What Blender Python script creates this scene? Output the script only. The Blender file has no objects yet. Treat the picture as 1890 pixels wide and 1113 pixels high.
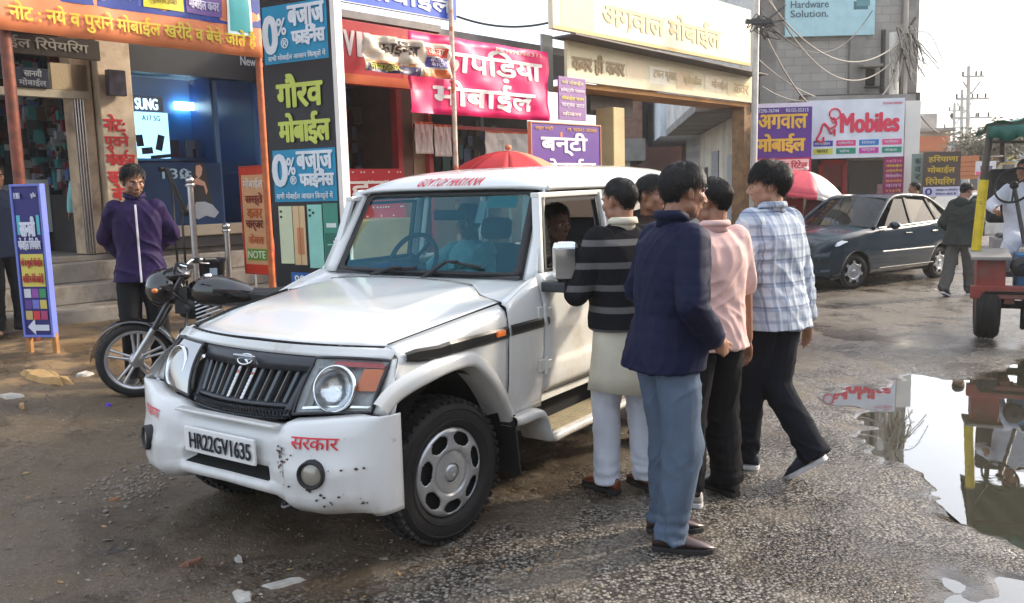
import bpy, bmesh, math, random
import numpy as np
from mathutils import Vector as V, Matrix as M, Quaternion, noise
R = math.radians
random.seed(7)
SC = bpy.context.scene
COL = SC.collection
# ------------------------------------------------------------------ camera, sky, sun, exposure
IW, IH = 1890, 1113
F, PIT, ROLL, CH = 1586.6, 0.12975, 0.02575, 1.6815
cam = bpy.data.cameras.new('camera'); cam.sensor_fit = 'HORIZONTAL'; cam.sensor_width = 36
cam.lens = F / IW * 36; cam.clip_start = .05; cam.clip_end = 2000
co = bpy.data.objects.new('camera', cam); COL.objects.link(co)
_f = V((0, math.cos(PIT), -math.sin(PIT))); _u = V((0, math.sin(PIT), math.cos(PIT))); _r = V((1, 0, 0))
_cr, _sr = math.cos(ROLL), math.sin(ROLL)
_R = _r * _cr - _u * _sr; _U = _r * _sr + _u * _cr
_m = M((_R, _U, -_f)).transposed().to_4x4(); _m.translation = (0, 0, CH)
co.matrix_world = _m
SC.camera = co
SUN_AZ = V((.93, .36, 0)).normalized(); SUN_EL = R(27)      # direction towards the sun
w = bpy.data.worlds.new('World'); SC.world = w; w.use_nodes = True
nt = w.node_tree; bg = nt.nodes['Background']
sky = nt.nodes.new('ShaderNodeTexSky'); sky.sky_type = 'NISHITA'; sky.sun_disc = False
sky.sun_elevation = SUN_EL; sky.sun_rotation = math.atan2(SUN_AZ.x, SUN_AZ.y)
sky.air_density = 1.0; sky.dust_density = 4.0; sky.ozone_density = 1.5
hz = nt.nodes.new('ShaderNodeMix'); hz.data_type = 'RGBA'; hz.inputs[0].default_value = .35
nt.links.new(sky.outputs[0], hz.inputs[6]); hz.inputs[7].default_value = (9, 9.4, 10, 1)
nt.links.new(hz.outputs[2], bg.inputs[0]); bg.inputs[1].default_value = .145
sl = bpy.data.lights.new('sun', 'SUN'); sl.energy = 2.2; sl.angle = R(5); sl.color = (1, .88, .72)
so = bpy.data.objects.new('sun', sl); COL.objects.link(so)
so.rotation_euler = (SUN_AZ * math.cos(SUN_EL) + V((0, 0, math.sin(SUN_EL)))).to_track_quat('Z', 'Y').to_euler()
so.location = (0, 0, 30)
vs = SC.view_settings; SC.display_settings.display_device = 'sRGB'
vs.view_transform = 'Standard'; vs.look = 'None'; vs.gamma = 1; vs.use_curve_mapping = False; vs.exposure = 1.08

# ------------------------------------------------------------------ pixel <-> world helpers (for laying out the place)
def ray(px, py):
    xi, yi = px - IW / 2, py - IH / 2
    X = xi * _cr - yi * _sr; Y = xi * _sr + yi * _cr
    return V((X / F, math.cos(PIT) - Y / F * math.sin(PIT), -math.sin(PIT) - Y / F * math.cos(PIT)))
O = V((0, 0, CH))
def at(px, py, Y):
    d = ray(px, py); return O + d * (Y / d.y)
def atz(px, py, z):
    d = ray(px, py); return O + d * ((z - CH) / d.z)
ST = V((.668, .744, 0)).normalized()      # along the street, away from the camera
FN = V((ST.y, -ST.x, 0))                  # the shop fronts face this way
def onplane(px, py, p0, d):               # hit the vertical plane through p0 along d
    n = V((d.y, -d.x, 0)); r_ = ray(px, py)
    return O + r_ * ((V(p0) - O).dot(n) / r_.dot(n))
def front(px, py, dist):                  # hit the plane parallel to the shop fronts, dist from the camera line
    return onplane(px, py, -FN * dist, ST)
def sst(a, b, x):
    t = min(1, max(0, (x - a) / (b - a))); return t * t * (3 - 2 * t)
def nz(x, y, z=0.): return noise.noise(V((x, y, z)))

# ------------------------------------------------------------------ materials
MATS = {}
def mat(name, col, rough=.6, metal=0., bump=None, var=None, coat=0., spec=.5, dirt=None, sheen=0., coord='Object', rvar=0.):
    """Principled material; var=(scale, amount), bump=(scale, strength), dirt=(colour, scale, low, high)."""
    if name in MATS: return MATS[name]
    m = bpy.data.materials.new(name); m.use_nodes = True; t = m.node_tree; b = t.nodes['Principled BSDF']
    c4 = (*col, 1); b.inputs['Base Color'].default_value = c4; b.inputs['Roughness'].default_value = rough
    b.inputs['Metallic'].default_value = metal; b.inputs['Coat Weight'].default_value = coat
    b.inputs['Coat Roughness'].default_value = .06
    b.inputs['Specular IOR Level'].default_value = spec; b.inputs['Sheen Weight'].default_value = sheen
    tc = t.nodes.new('ShaderNodeTexCoord')
    def nse(sc, det=5, ro=.6):
        n = t.nodes.new('ShaderNodeTexNoise'); n.inputs['Scale'].default_value = sc; n.inputs['Detail'].default_value = det
        n.inputs['Roughness'].default_value = ro; t.links.new(tc.outputs[coord], n.inputs['Vector']); return n
    src = None
    if var:
        n = nse(var[0]); r_ = t.nodes.new('ShaderNodeValToRGB')
        a = var[1]; r_.color_ramp.elements[0].position = .3; r_.color_ramp.elements[1].position = .7
        r_.color_ramp.elements[0].color = tuple(max(0, x * (1 - a)) for x in col) + (1,)
        r_.color_ramp.elements[1].color = tuple(min(1, x * (1 + a)) for x in col) + (1,)
        t.links.new(n.outputs['Fac'], r_.inputs[0]); src = r_.outputs[0]
    if dirt:
        n = nse(dirt[1], 8, .7); r_ = t.nodes.new('ShaderNodeMapRange'); r_.inputs[1].default_value = dirt[2]; r_.inputs[2].default_value = dirt[3]
        t.links.new(n.outputs['Fac'], r_.inputs[0])
        mx = t.nodes.new('ShaderNodeMix'); mx.data_type = 'RGBA'; t.links.new(r_.outputs[0], mx.inputs[0])
        if src: t.links.new(src, mx.inputs[6])
        else: mx.inputs[6].default_value = c4
        mx.inputs[7].default_value = (*dirt[0], 1); src = mx.outputs[2]
    if src: t.links.new(src, b.inputs['Base Color'])
    if rvar:
        n = nse((var or (6, 0))[0] * 1.7); r_ = t.nodes.new('ShaderNodeMapRange')
        r_.inputs[3].default_value = max(.02, rough - rvar); r_.inputs[4].default_value = min(1, rough + rvar)
        r_.inputs[1].default_value = .3; r_.inputs[2].default_value = .7
        t.links.new(n.outputs['Fac'], r_.inputs[0]); t.links.new(r_.outputs[0], b.inputs['Roughness'])
    if bump:
        n = nse(bump[0], 6); bp = t.nodes.new('ShaderNodeBump'); bp.inputs['Strength'].default_value = bump[1]
        bp.inputs['Distance'].default_value = .01; t.links.new(n.outputs['Fac'], bp.inputs['Height']); t.links.new(bp.outputs[0], b.inputs['Normal'])
    MATS[name] = m; return m
def glass(name, tint=(.8, .85, .85), refl=1.,  rough=.01, ior=1.5):
    if name in MATS: return MATS[name]
    m = bpy.data.materials.new(name); m.use_nodes = True; t = m.node_tree; t.nodes.remove(t.nodes['Principled BSDF'])
    out = t.nodes['Material Output']; tr = t.nodes.new('ShaderNodeBsdfTransparent'); tr.inputs[0].default_value = (*tint, 1)
    gl = t.nodes.new('ShaderNodeBsdfGlossy'); gl.inputs['Roughness'].default_value = rough; gl.inputs[0].default_value = (refl, refl, refl, 1) if not isinstance(refl, tuple) else (*refl, 1)
    fr = t.nodes.new('ShaderNodeFresnel'); fr.inputs[0].default_value = ior
    mx = t.nodes.new('ShaderNodeMixShader'); t.links.new(fr.outputs[0], mx.inputs[0]); t.links.new(tr.outputs[0], mx.inputs[1]); t.links.new(gl.outputs[0], mx.inputs[2])
    t.links.new(mx.outputs[0], out.inputs[0]); MATS[name] = m; return m
def emit(name, col, s):
    if name in MATS: return MATS[name]
    m = bpy.data.materials.new(name); m.use_nodes = True; b = m.node_tree.nodes['Principled BSDF']
    b.inputs['Base Color'].default_value = (*col, 1); b.inputs['Emission Color'].default_value = (*col, 1); b.inputs['Emission Strength'].default_value = s
    MATS[name] = m; return m
def flat(r, g, b, rough=.45):             # printed vinyl colour
    return mat('print_%02x%02x%02x' % (int(r * 255), int(g * 255), int(b * 255)), (r, g, b), rough, var=(3, .10), bump=(2.2, .25))
def srgb(h):
    h = h.lstrip('#'); c = [int(h[i:i + 2], 16) / 255 for i in (0, 2, 4)]
    return tuple(x / 12.92 if x <= .04045 else ((x + .055) / 1.055) ** 2.4 for x in c)
def hexm(h, rough=.45): return flat(*srgb(h), rough)

# ------------------------------------------------------------------ mesh builder
class MB:
    def __init__(s): s.v = []; s.f = []; s.mi = []; s.sm = []; s.mats = []
    def idx(s, m):
        if m not in s.mats: s.mats.append(m)
        return s.mats.index(m)
    def add(s, verts, faces, m, smooth=False):
        o = len(s.v); s.v += [V(x) for x in verts]; i = s.idx(m)
        for f in faces: s.f.append([o + k for k in f]); s.mi.append(i); s.sm.append(smooth)
        return s
    def box(s, c, sz, m, rot=None):
        c = V(c); x, y, z = [a / 2 for a in sz]
        vv = [V((i * x, j * y, k * z)) for i in (-1, 1) for j in (-1, 1) for k in (-1, 1)]
        if rot is not None: vv = [rot @ p for p in vv]
        return s.add([c + p for p in vv], [(0, 1, 3, 2), (4, 6, 7, 5), (0, 4, 5, 1), (2, 3, 7, 6), (0, 2, 6, 4), (1, 5, 7, 3)], m)
    def bar(s, a, b, w, h, m, up=(0, 0, 1)):          # box from a to b
        a, b = V(a), V(b); d = b - a; L = d.length; z = d.normalized(); u = V(up)
        if abs(z.dot(u)) > .98: u = V((1, 0, 0))
        x = u.cross(z).normalized(); y = z.cross(x)
        return s.box((a + b) / 2, (w, h, L), m, M((x, y, z)).transposed())
    def loft(s, rings, m, close=True, caps=True, smooth=True):
        n = len(rings[0]); o = []
        vv = [p for r_ in rings for p in r_]; ff = []
        for i in range(len(rings) - 1):
            for j in range(n if close else n - 1):
                k = (j + 1) % n; ff.append((i * n + j, i * n + k, (i + 1) * n + k, (i + 1) * n + j))
        s.add(vv, ff, m, smooth)
        if caps and close:
            s.add(rings[0], [tuple(range(n - 1, -1, -1))], m, False); s.add(rings[-1], [tuple(range(n))], m, False)
        return s
    def tube(s, pts, r, m, n=8, caps=True, squash=1.):
        pts = [V(p) for p in pts]; rs = r if isinstance(r, (list, tuple)) else [r] * len(pts)
        rings = []; px = None
        for i, p in enumerate(pts):
            d = (pts[min(i + 1, len(pts) - 1)] - pts[max(i - 1, 0)])
            d = d.normalized() if d.length > 1e-9 else V((0, 0, 1))
            if px is None: px = d.orthogonal().normalized()
            px = (px - d * px.dot(d)); px = px.normalized() if px.length > 1e-6 else d.orthogonal().normalized()
            py = d.cross(px)
            rings.append([p + (px * math.cos(2 * math.pi * k / n) + py * math.sin(2 * math.pi * k / n) * squash) * rs[i] for k in range(n)])
        return s.loft(rings, m, True, caps)
    def lathe(s, prof, m, c=(0, 0, 0), axis=(0, 0, 1), n=24, smooth=True):   # prof: (radius, height along axis)
        c = V(c); a = V(axis).normalized(); x = a.orthogonal().normalized(); y = a.cross(x)
        rings = [[c + a * h + (x * math.cos(2 * math.pi * k / n) + y * math.sin(2 * math.pi * k / n)) * max(r_, 1e-4) for k in range(n)] for r_, h in prof]
        return s.loft(rings, m, True, False, smooth)
    def sph(s, c, r, m, n=12, k=8, rot=None):
        c = V(c); r = V(r) if not isinstance(r, (int, float)) else V((r, r, r)); rings = []
        for i in range(k + 1):
            t = math.pi * (i + .001) / (k + .002); rr = []
            for j in range(n):
                p = 2 * math.pi * j / n; q = V((r.x * math.sin(t) * math.cos(p), r.y * math.sin(t) * math.sin(p), -r.z * math.cos(t)))
                rr.append(c + (rot @ q if rot is not None else q))
            rings.append(rr)
        return s.loft(rings, m, True, True)
    def grid(s, rows, m, smooth=True):
        return s.loft(rows, m, False, False, smooth)
    def prism(s, poly, d, m):                          # poly: 3D points, d: extrusion vector
        n = len(poly); d = V(d); vv = [V(p) for p in poly] + [V(p) + d for p in poly]
        s.add(vv, [tuple(range(n - 1, -1, -1)), tuple(range(n, 2 * n))] + [(i, (i + 1) % n, n + (i + 1) % n, n + i) for i in range(n)], m)
        return s
    def build(s, name, parent=None, bevel=0., seg=2, solid=0., auto=None, weld=False):
        me = bpy.data.meshes.new(name); me.from_pydata([tuple(p) for p in s.v], [], s.f)
        for m in s.mats: me.materials.append(m)
        me.polygons.foreach_set('material_index', s.mi); me.polygons.foreach_set('use_smooth', s.sm)
        if weld:
            bm = bmesh.new(); bm.from_mesh(me); bmesh.ops.remove_doubles(bm, verts=bm.verts, dist=1e-4)
            bmesh.ops.recalc_face_normals(bm, faces=bm.faces); bm.to_mesh(me); bm.free()
        me.update()
        o = bpy.data.objects.new(name, me); COL.objects.link(o)
        if parent is not None: o.parent = parent
        if solid: q = o.modifiers.new('solid', 'SOLIDIFY'); q.thickness = solid; q.offset = -1
        if bevel:
            q = o.modifiers.new('bevel', 'BEVEL'); q.width = bevel; q.segments = seg; q.limit_method = 'ANGLE'; q.angle_limit = R(40)
        return o
def build_each(mb, name, parent=None, **k):       # every separate piece of a builder as an object of its own
    par = list(range(len(mb.v))); key = {}
    def find(a):
        while par[a] != a: par[a] = par[par[a]]; a = par[a]
        return a
    for i, p in enumerate(mb.v):
        q = (round(p.x, 4), round(p.y, 4), round(p.z, 4))
        if q in key: par[find(i)] = find(key[q])
        else: key[q] = i
    for f in mb.f:
        for a in f[1:]: par[find(a)] = find(f[0])
    out = {}
    for fi, f in enumerate(mb.f): out.setdefault(find(f[0]), []).append(fi)
    res = []
    for fs in out.values():
        n = MB()
        for fi in fs: n.add([mb.v[a] for a in mb.f[fi]], [tuple(range(len(mb.f[fi])))], mb.mats[mb.mi[fi]], mb.sm[fi])
        res.append(n.build(name, parent, weld=True, **k))
    return res
def thing(name, label, cat, loc=(0, 0, 0), rz=0., group=None, mw=None):
    o = bpy.data.objects.new(name, None); COL.objects.link(o); o.empty_display_size = .1
    o.location = loc; o.rotation_euler = (0, 0, rz)
    if mw is not None: o.matrix_world = mw
    o['label'] = label; o['category'] = cat
    if group: o['group'] = group
    return o
def tag(o, label, cat, group=None, kind=None):
    if kind: o['kind'] = kind
    else: o['label'] = label; o['category'] = cat
    if group: o['group'] = group
    return o
def copytree(o, parent=None):
    c = o.copy(); COL.objects.link(c)
    if parent is not None: c.parent = parent
    for ch in list(o.children): copytree(ch, c)
    return c

# ------------------------------------------------------------------ lettering
_tc = {}
def text_mesh(s):                                     # flat outline of a string, unit height font -> (verts, faces, bounds)
    if s in _tc: return _tc[s]
    cu = bpy.data.curves.new('t', 'FONT'); cu.body = s; cu.size = 1; cu.resolution_u = 3; cu.fill_mode = 'FRONT'
    o = bpy.data.objects.new('t', cu); COL.objects.link(o)
    dg = bpy.context.evaluated_depsgraph_get(); me = bpy.data.meshes.new_from_object(o.evaluated_get(dg))
    vv = [tuple(v.co) for v in me.vertices]; ff = [tuple(p.vertices) for p in me.polygons]
    bpy.data.objects.remove(o); bpy.data.curves.remove(cu); bpy.data.meshes.remove(me)
    xs = [v[0] for v in vv]; ys = [v[1] for v in vv]
    _tc[s] = (vv, ff, (min(xs), max(xs), min(ys), max(ys))); return _tc[s]
def put_text(mb, s, x, y, w_, h_, m, z=.012, bold=.0, xf=None, skew=0.):
    """Fit a string into the box (x, y, w_, h_); bold = extra stroke as a share of the box height."""
    vv, ff, (x0, x1, y0, y1) = text_mesh(s); sx = w_ / (x1 - x0); sy = h_ / (y1 - y0)
    b = bold * h_
    offs = [(0, 0)] if not b else [(0, 0), (b, 0), (-b, 0), (0, b * .6), (0, -b * .6), (b * .7, b * .5), (-b * .7, -b * .5), (b * .7, -b * .5), (-b * .7, b * .5)]
    for k, (dx, dy) in enumerate(offs):
        pts = [V((x + (a[0] - x0) * sx + dx + skew * (a[1] - y0) * sy, y + (a[1] - y0) * sy + dy, z + k * .0004)) for a in vv]
        mb.add([xf @ p for p in pts] if xf else pts, ff, m)
def rect(mb, x, y, w_, h_, m, z=.004):
    mb.add([(x, y, z), (x + w_, y, z), (x + w_, y + h_, z), (x, y + h_, z)], [(0, 1, 2, 3)], m)
def frame_matrix(p, d):                               # local x along d, y up, z outwards (towards the viewer)
    d = V((d[0], d[1], 0)).normalized(); n = V((d.y, -d.x, 0)); u = V((0, 0, 1))
    mm = M((d, u, n)).transposed().to_4x4(); mm.translation = p; return mm
def sign(name, label, cat, p, d, w_, h_, bgm, rects=(), texts=(), thick=.04, frame=None, group=None, fw=.03, wav=0., mw=None, panel='panel'):
    """A board with its printed panel and lettering. rects: (x,y,w,h,mat); texts: (str,x,y,w,h,mat[,bold]) all as shares of the board."""
    t = thing(name, label, cat, mw=mw or frame_matrix(p, d), group=group)
    b = MB()
    if wav:
        nx, ny = 40, 12
        def zz(i, j): return wav * (nz(i * .35 + p[0] * 3, j * .5, p[1]) + .6 * math.sin(i * .5 + j * .7))
        b.grid([[V((w_ * i / nx, h_ * j / ny, zz(i, j))) for i in range(nx + 1)] for j in range(ny + 1)], bgm)
        b.build(panel, t, solid=.004)
    else:
        b.box((w_ / 2, h_ / 2, -thick / 2), (w_, h_, thick), bgm).build(panel, t, bevel=.004)
    if frame:
        f = MB(); e = fw
        for a, c_ in (((w_ / 2, -e / 2), (w_ + 2 * e, e)), ((w_ / 2, h_ + e / 2), (w_ + 2 * e, e)), ((-e / 2, h_ / 2), (e, h_)), ((w_ + e / 2, h_ / 2), (e, h_))):
            f.box((a[0], a[1], -thick / 2 + .004), (c_[0], c_[1], thick + .02), frame)
        f.build('frame', t, bevel=.003)
    def warp(o):
        if not wav: return
        for v in o.data.vertices:
            i, j = v.co.x / w_ * 40, v.co.y / h_ * 12
            v.co.z += zz(i, j)
    if rects:
        r_ = MB()
        for k, q in enumerate(rects):
            if wav:
                n_ = 16; zb = .004 + k * .0015
                r_.grid([[V((w_ * (q[0] + q[2] * i / n_), h_ * (q[1] + q[3] * j / 4), zb)) for i in range(n_ + 1)] for j in range(5)], q[4])
            else: rect(r_, q[0] * w_, q[1] * h_, q[2] * w_, q[3] * h_, q[4], .003 + k * .0006)
        warp(r_.build('printed_area', t))
    if texts:
        x = MB(); zb = .004 + len(rects) * (.0015 if wav else .0006) + .003
        for k, q in enumerate(texts):
            put_text(x, q[0], q[1] * w_, q[2] * h_, q[3] * w_, q[4] * h_, q[5], zb, q[6] if len(q) > 6 else .05)
        warp(x.build('lettering', t))
    return t
def pxsign(name, label, cat, tl, br, p0d, bgm, rects=(), texts=(), **k):
    """A board in the plane p0d=(point, dir), its top left and bottom right corners read off the photo."""
    p0, d = p0d; a = onplane(*tl, p0, d); b = onplane(*br, p0, d); dd = V((d[0], d[1], 0)).normalized()
    w_ = (b - a).dot(dd); return sign(name, label, cat, V((a.x, a.y, b.z)), dd, w_, a.z - b.z, bgm, rects, texts, **k)
# ------------------------------------------------------------------ ground
def pip(x, y, poly):
    ins = False; j = len(poly) - 1
    for i in range(len(poly)):
        (xi, yi), (xj, yj) = poly[i], poly[j]
        if (yi > y) != (yj > y) and x < (xj - xi) * (y - yi) / (yj - yi) + xi: ins = not ins
        j = i
    return ins
def pdist(x, y, poly):
    best = 9e9
    for i in range(len(poly)):
        (ax, ay), (bx, by) = poly[i - 1], poly[i]; dx, dy = bx - ax, by - ay
        t = max(0, min(1, ((x - ax) * dx + (y - ay) * dy) / (dx * dx + dy * dy))); d = math.hypot(x - ax - t * dx, y - ay - t * dy)
        best = min(best, d)
    return best
PUD = [[tuple(atz(*q, 0).xy) for q in L] for L in (
    [(1648, 712), (1690, 694), (1740, 700), (1800, 704), (1890, 668), (1990, 660), (2080, 800), (2050, 1050), (1890, 1006), (1800, 955), (1735, 895), (1680, 850), (1630, 800), (1652, 750)],
    [(1530, 728), (1585, 716), (1640, 722), (1650, 738), (1600, 748), (1545, 742)],
    [(1595, 762), (1650, 752), (1648, 772), (1610, 778)],
    [(1720, 1135), (1800, 1098), (1900, 1076), (2000, 1100), (1950, 1160), (1730, 1160)],
    [(1600, 795), (1640, 790), (1660, 815), (1640, 822)])]
PBB = [(min(p[0] for p in q) - .5, max(p[0] for p in q) + .5, min(p[1] for p in q) - .5, max(p[1] for p in q) + .5) for q in PUD]
def Hbase(x, y):
    n = -(x * FN.x + y * FN.y); u = x * ST.x + y * ST.y
    far = sst(8.5, 13, u)
    return .34 * sst(4.6, 9.4, n) * (1 - far) - .10 * far * sst(60, 30, u)
def Hg(x, y):
    z = Hbase(x, y)
    if abs(x) < 30 and y < 40:
        n = -(x * FN.x + y * FN.y); rough = .35 + .65 * sst(2.6, 4.2, n)
        z += rough * (.022 * nz(x * .9, y * .9) + .014 * nz(x * 2.3, y * 2.3, 4)) + (.004 + .005 * sst(2.6, 4.2, n)) * nz(x * 7, y * 7, 8) + .005 * sst(2.4, 3.8, n) * nz(x * 14, y * 14, 3)
        for q, b in zip(PUD, PBB):
            if b[0] < x < b[1] and b[2] < y < b[3]:
                d = pdist(x, y, q) * (1 if pip(x, y, q) else -1)
                z = z - .034 * sst(-.22, .18, d + .15 * nz(x * 3, y * 3, 2) + .10 * nz(x * 8, y * 8, 5)) if d > -.3 else z
                if d > -.05: z = min(z, .004 + .010 * nz(x * 4, y * 4, 6)) if d < .1 else min(z, -.017 + .014 * nz(x * 2.2, y * 2.2, 6))
    return z
def GP(px, py, z=0.):                     # ground point under a pixel
    p = atz(px, py, 0)
    for _ in range(6): p = atz(px, py, Hbase(p.x, p.y))
    p.z = Hg(p.x, p.y); return p
def spaced(lo, hi, d, far, ratio=1.35):
    a = list(np.arange(lo, hi, d)); s = d; x = hi
    while x < far: a.append(x); s *= ratio; x += s
    a.append(far); s = d; x = lo - d; b = []
    while x > -far: b.append(x); s *= ratio; x -= s
    return [-far] + b[::-1] + a
GX = spaced(-4.2, 4.6, .034, 500); GY = spaced(2.6, 9.5, .034, 500)
def ground_material():
    m = bpy.data.materials.new('road and mud'); m.use_nodes = True; t = m.node_tree; b = t.nodes['Principled BSDF']; L = t.links.new
    tc = t.nodes.new('ShaderNodeTexCoord'); P = tc.outputs['Object']
    def N(ty, **k):
        n = t.nodes.new(ty)
        for a, v in k.items(): setattr(n, a, v)
        return n
    def noise_(sc, det=6, ro=.6, dist=0.):
        n = N('ShaderNodeTexNoise'); n.inputs['Scale'].default_value = sc; n.inputs['Detail'].default_value = det
        n.inputs['Roughness'].default_value = ro; n.inputs['Distortion'].default_value = dist; L(P, n.inputs['Vector']); return n.outputs['Fac']
    def rng(x, a, b_, c=0., d=1., smooth=True):
        n = N('ShaderNodeMapRange'); n.inputs[1].default_value = a; n.inputs[2].default_value = b_; n.inputs[3].default_value = c; n.inputs[4].default_value = d
        if smooth: n.interpolation_type = 'SMOOTHSTEP'
        L(x, n.inputs[0]); return n.outputs[0]
    def ma(op, x, y=None, c=None):
        n = N('ShaderNodeMath', operation=op)
        for i, v in enumerate((x, y, c)):
            if v is None: continue
            if isinstance(v, (int, float)): n.inputs[i].default_value = v
            else: L(v, n.inputs[i])
        return n.outputs[0]
    def mix(f, a, b_):
        n = N('ShaderNodeMix', data_type='RGBA')
        for i, v in ((0, f), (6, a), (7, b_)):
            if isinstance(v, tuple): n.inputs[i].default_value = (*v, 1)
            elif isinstance(v, float): n.inputs[i].default_value = v
            else: L(v, n.inputs[i])
        return n.outputs[2]
    def dot(v):
        n = N('ShaderNodeVectorMath', operation='DOT_PRODUCT'); n.inputs[1].default_value = v; L(P, n.inputs[0]); return n.outputs['Value']
    n = dot(tuple(-FN)); u = dot(tuple(ST))
    big = noise_(.55, 5); mid = noise_(2.2, 8, .65); fine = noise_(14, 8, .7); grit = noise_(70, 4, .7)
    # the verge is mud, the carriageway worn wet asphalt
    mud = rng(ma('ADD', n, ma('MULTIPLY', ma('SUBTRACT', mid, .5), 2.6)), 2.3, 3.7)
    mud = ma('MULTIPLY', mud, rng(u, 7, 12, 1., .45))
    vo = N('ShaderNodeTexVoronoi'); vo.inputs['Scale'].default_value = 62; L(P, vo.inputs['Vector'])
    vo2 = N('ShaderNodeTexVoronoi'); vo2.inputs['Scale'].default_value = 30; vo2.inputs['Randomness'].default_value = 1; L(P, vo2.inputs['Vector'])
    sep = N('ShaderNodeSeparateColor'); L(vo.outputs['Color'], sep.inputs[0])
    stone = mix(rng(sep.outputs[0], .1, .95, smooth=False), (.070, .062, .053), (.36, .325, .28))
    tar = mix(rng(vo.outputs['Distance'], .35, .75), stone, (.032, .028, .024))
    tar = mix(rng(mid, .42, .75), tar, (.17, .14, .105))                     # dust film
    tar = mix(ma('MULTIPLY', rng(fine, .6, .72), .8), tar, (.30, .265, .22))  # dried silt scabs
    ramp = mix(rng(mid, .3, .7), (.068, .046, .027), (.165, .118, .074))
    soil = mix(rng(big, .38, .62), ramp, (.092, .068, .038))
    soil = mix(rng(grit, .52, .72), soil, (.22, .172, .122))
    soil = mix(ma('MULTIPLY', rng(fine, .35, .2), .7), soil, (.03, .022, .016))
    ochre = ma('MULTIPLY', rng(ma('ADD', n, ma('MULTIPLY', big, 1.6)), 7.6, 8.6), rng(mid, .42, .56))
    soil = mix(ma('MULTIPLY', ochre, .6), soil, (.33, .20, .085))            # soil tinted ochre in patches towards the shop steps
    damp = rng(noise_(.9, 6, .62, 1.2), .50, .60)                            # damp patches, darker and smoother
    crack = N('ShaderNodeTexVoronoi'); crack.feature = 'DISTANCE_TO_EDGE'; crack.inputs['Scale'].default_value = 1.5
    wv = N('ShaderNodeVectorMath', operation='ADD'); L(P, wv.inputs[0]); wn = N('ShaderNodeTexNoise'); wn.inputs['Scale'].default_value = 3; L(P, wn.inputs['Vector']); L(wn.outputs['Color'], wv.inputs[1]); L(wv.outputs[0], crack.inputs['Vector'])
    ck = ma('MULTIPLY', rng(crack.outputs['Distance'], .012, .003), rng(mid, .45, .55))
    allc = mix(ma('MULTIPLY', ck, .8), mix(mud, tar, soil), (.015, .012, .010))
    dk = N('ShaderNodeMix', data_type='RGBA', blend_type='MULTIPLY'); L(ma('MULTIPLY', damp, .75), dk.inputs[0]); L(allc, dk.inputs[6]); dk.inputs[7].default_value = (.50, .46, .42, 1)
    sz = N('ShaderNodeSeparateXYZ'); L(P, sz.inputs[0]); low = ma('MULTIPLY', rng(sz.outputs['Z'], -.001, -.012), rng(u, 11, 9))   # wet mud in the hollows
    d2 = N('ShaderNodeMix', data_type='RGBA'); L(ma('MULTIPLY', low, .85), d2.inputs[0]); L(dk.outputs[2], d2.inputs[6]); d2.inputs[7].default_value = (.055, .045, .033, 1)
    L(d2.outputs[2], b.inputs['Base Color'])
    wet = rng(ma('ADD', big, ma('MULTIPLY', mid, .5)), .62, .86)              # 0 wet .. 1 drier
    ra = ma('ADD', .20, ma('MULTIPLY', wet, .26)); rm = ma('ADD', .28, ma('MULTIPLY', rng(mid, .35, .6), .45))
    mr = N('ShaderNodeMix'); L(mud, mr.inputs[0]); L(ra, mr.inputs[2]); L(rm, mr.inputs[3]); L(ma('MULTIPLY', ma('MULTIPLY', mr.outputs[0], ma('SUBTRACT', 1., ma('MULTIPLY', damp, .45))), ma('SUBTRACT', 1., ma('MULTIPLY', low, .75))), b.inputs['Roughness'])
    h = ma('ADD', ma('MULTIPLY', vo.outputs['Distance'], -.9), ma('MULTIPLY', vo2.outputs['Distance'], -.5))
    h = ma('ADD', h, ma('MULTIPLY', fine, .9)); hm = ma('ADD', ma('MULTIPLY', fine, 2.2), ma('MULTIPLY', grit, .7))
    mh = N('ShaderNodeMix'); L(mud, mh.inputs[0]); L(h, mh.inputs[2]); L(hm, mh.inputs[3])
    bp = N('ShaderNodeBump'); L(ma('SUBTRACT', .85, ma('MULTIPLY', low, .75)), bp.inputs['Strength']); bp.inputs['Distance'].default_value = .009
    L(mh.outputs[0], bp.inputs['Height']); L(bp.outputs[0], b.inputs['Normal'])
    return m
g = MB(); gm = ground_material()
g.grid([[V((x, y, Hg(x, y))) for x in GX] for y in GY], gm)
go = g.build('ground'); tag(go, '', '', kind='structure')
wm = bpy.data.materials.new('muddy water'); wm.use_nodes = True
_t = wm.node_tree; _b = _t.nodes['Principled BSDF']; _b.inputs['Base Color'].default_value = (.05, .045, .03, 1); _b.inputs['Roughness'].default_value = .015
_b.inputs['Specular IOR Level'].default_value = .8; _b.inputs['Coat Weight'].default_value = 1; _b.inputs['Coat Roughness'].default_value = 0.0
_n = _t.nodes.new('ShaderNodeTexNoise'); _n.inputs['Scale'].default_value = 5; _c = _t.nodes.new('ShaderNodeTexCoord'); _t.links.new(_c.outputs['Object'], _n.inputs['Vector'])
_p = _t.nodes.new('ShaderNodeBump'); _p.inputs['Strength'].default_value = .07; _p.inputs['Distance'].default_value = .01
_t.links.new(_n.outputs['Fac'], _p.inputs['Height']); _t.links.new(_p.outputs[0], _b.inputs['Normal'])
for qi, q in enumerate(PUD):
    cx = sum(p[0] for p in q) / len(q); cy = sum(p[1] for p in q) / len(q)
    ex = []
    for x, y in q:
        d = math.hypot(x - cx, y - cy); k = (d + .22) / d; ex.append(V((cx + (x - cx) * k, cy + (y - cy) * k, -.013 - .0012 * qi)))
    tag(MB().add(ex, [tuple(range(len(ex)))], wm).build('puddle_water'), '', '', kind='structure')
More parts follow.
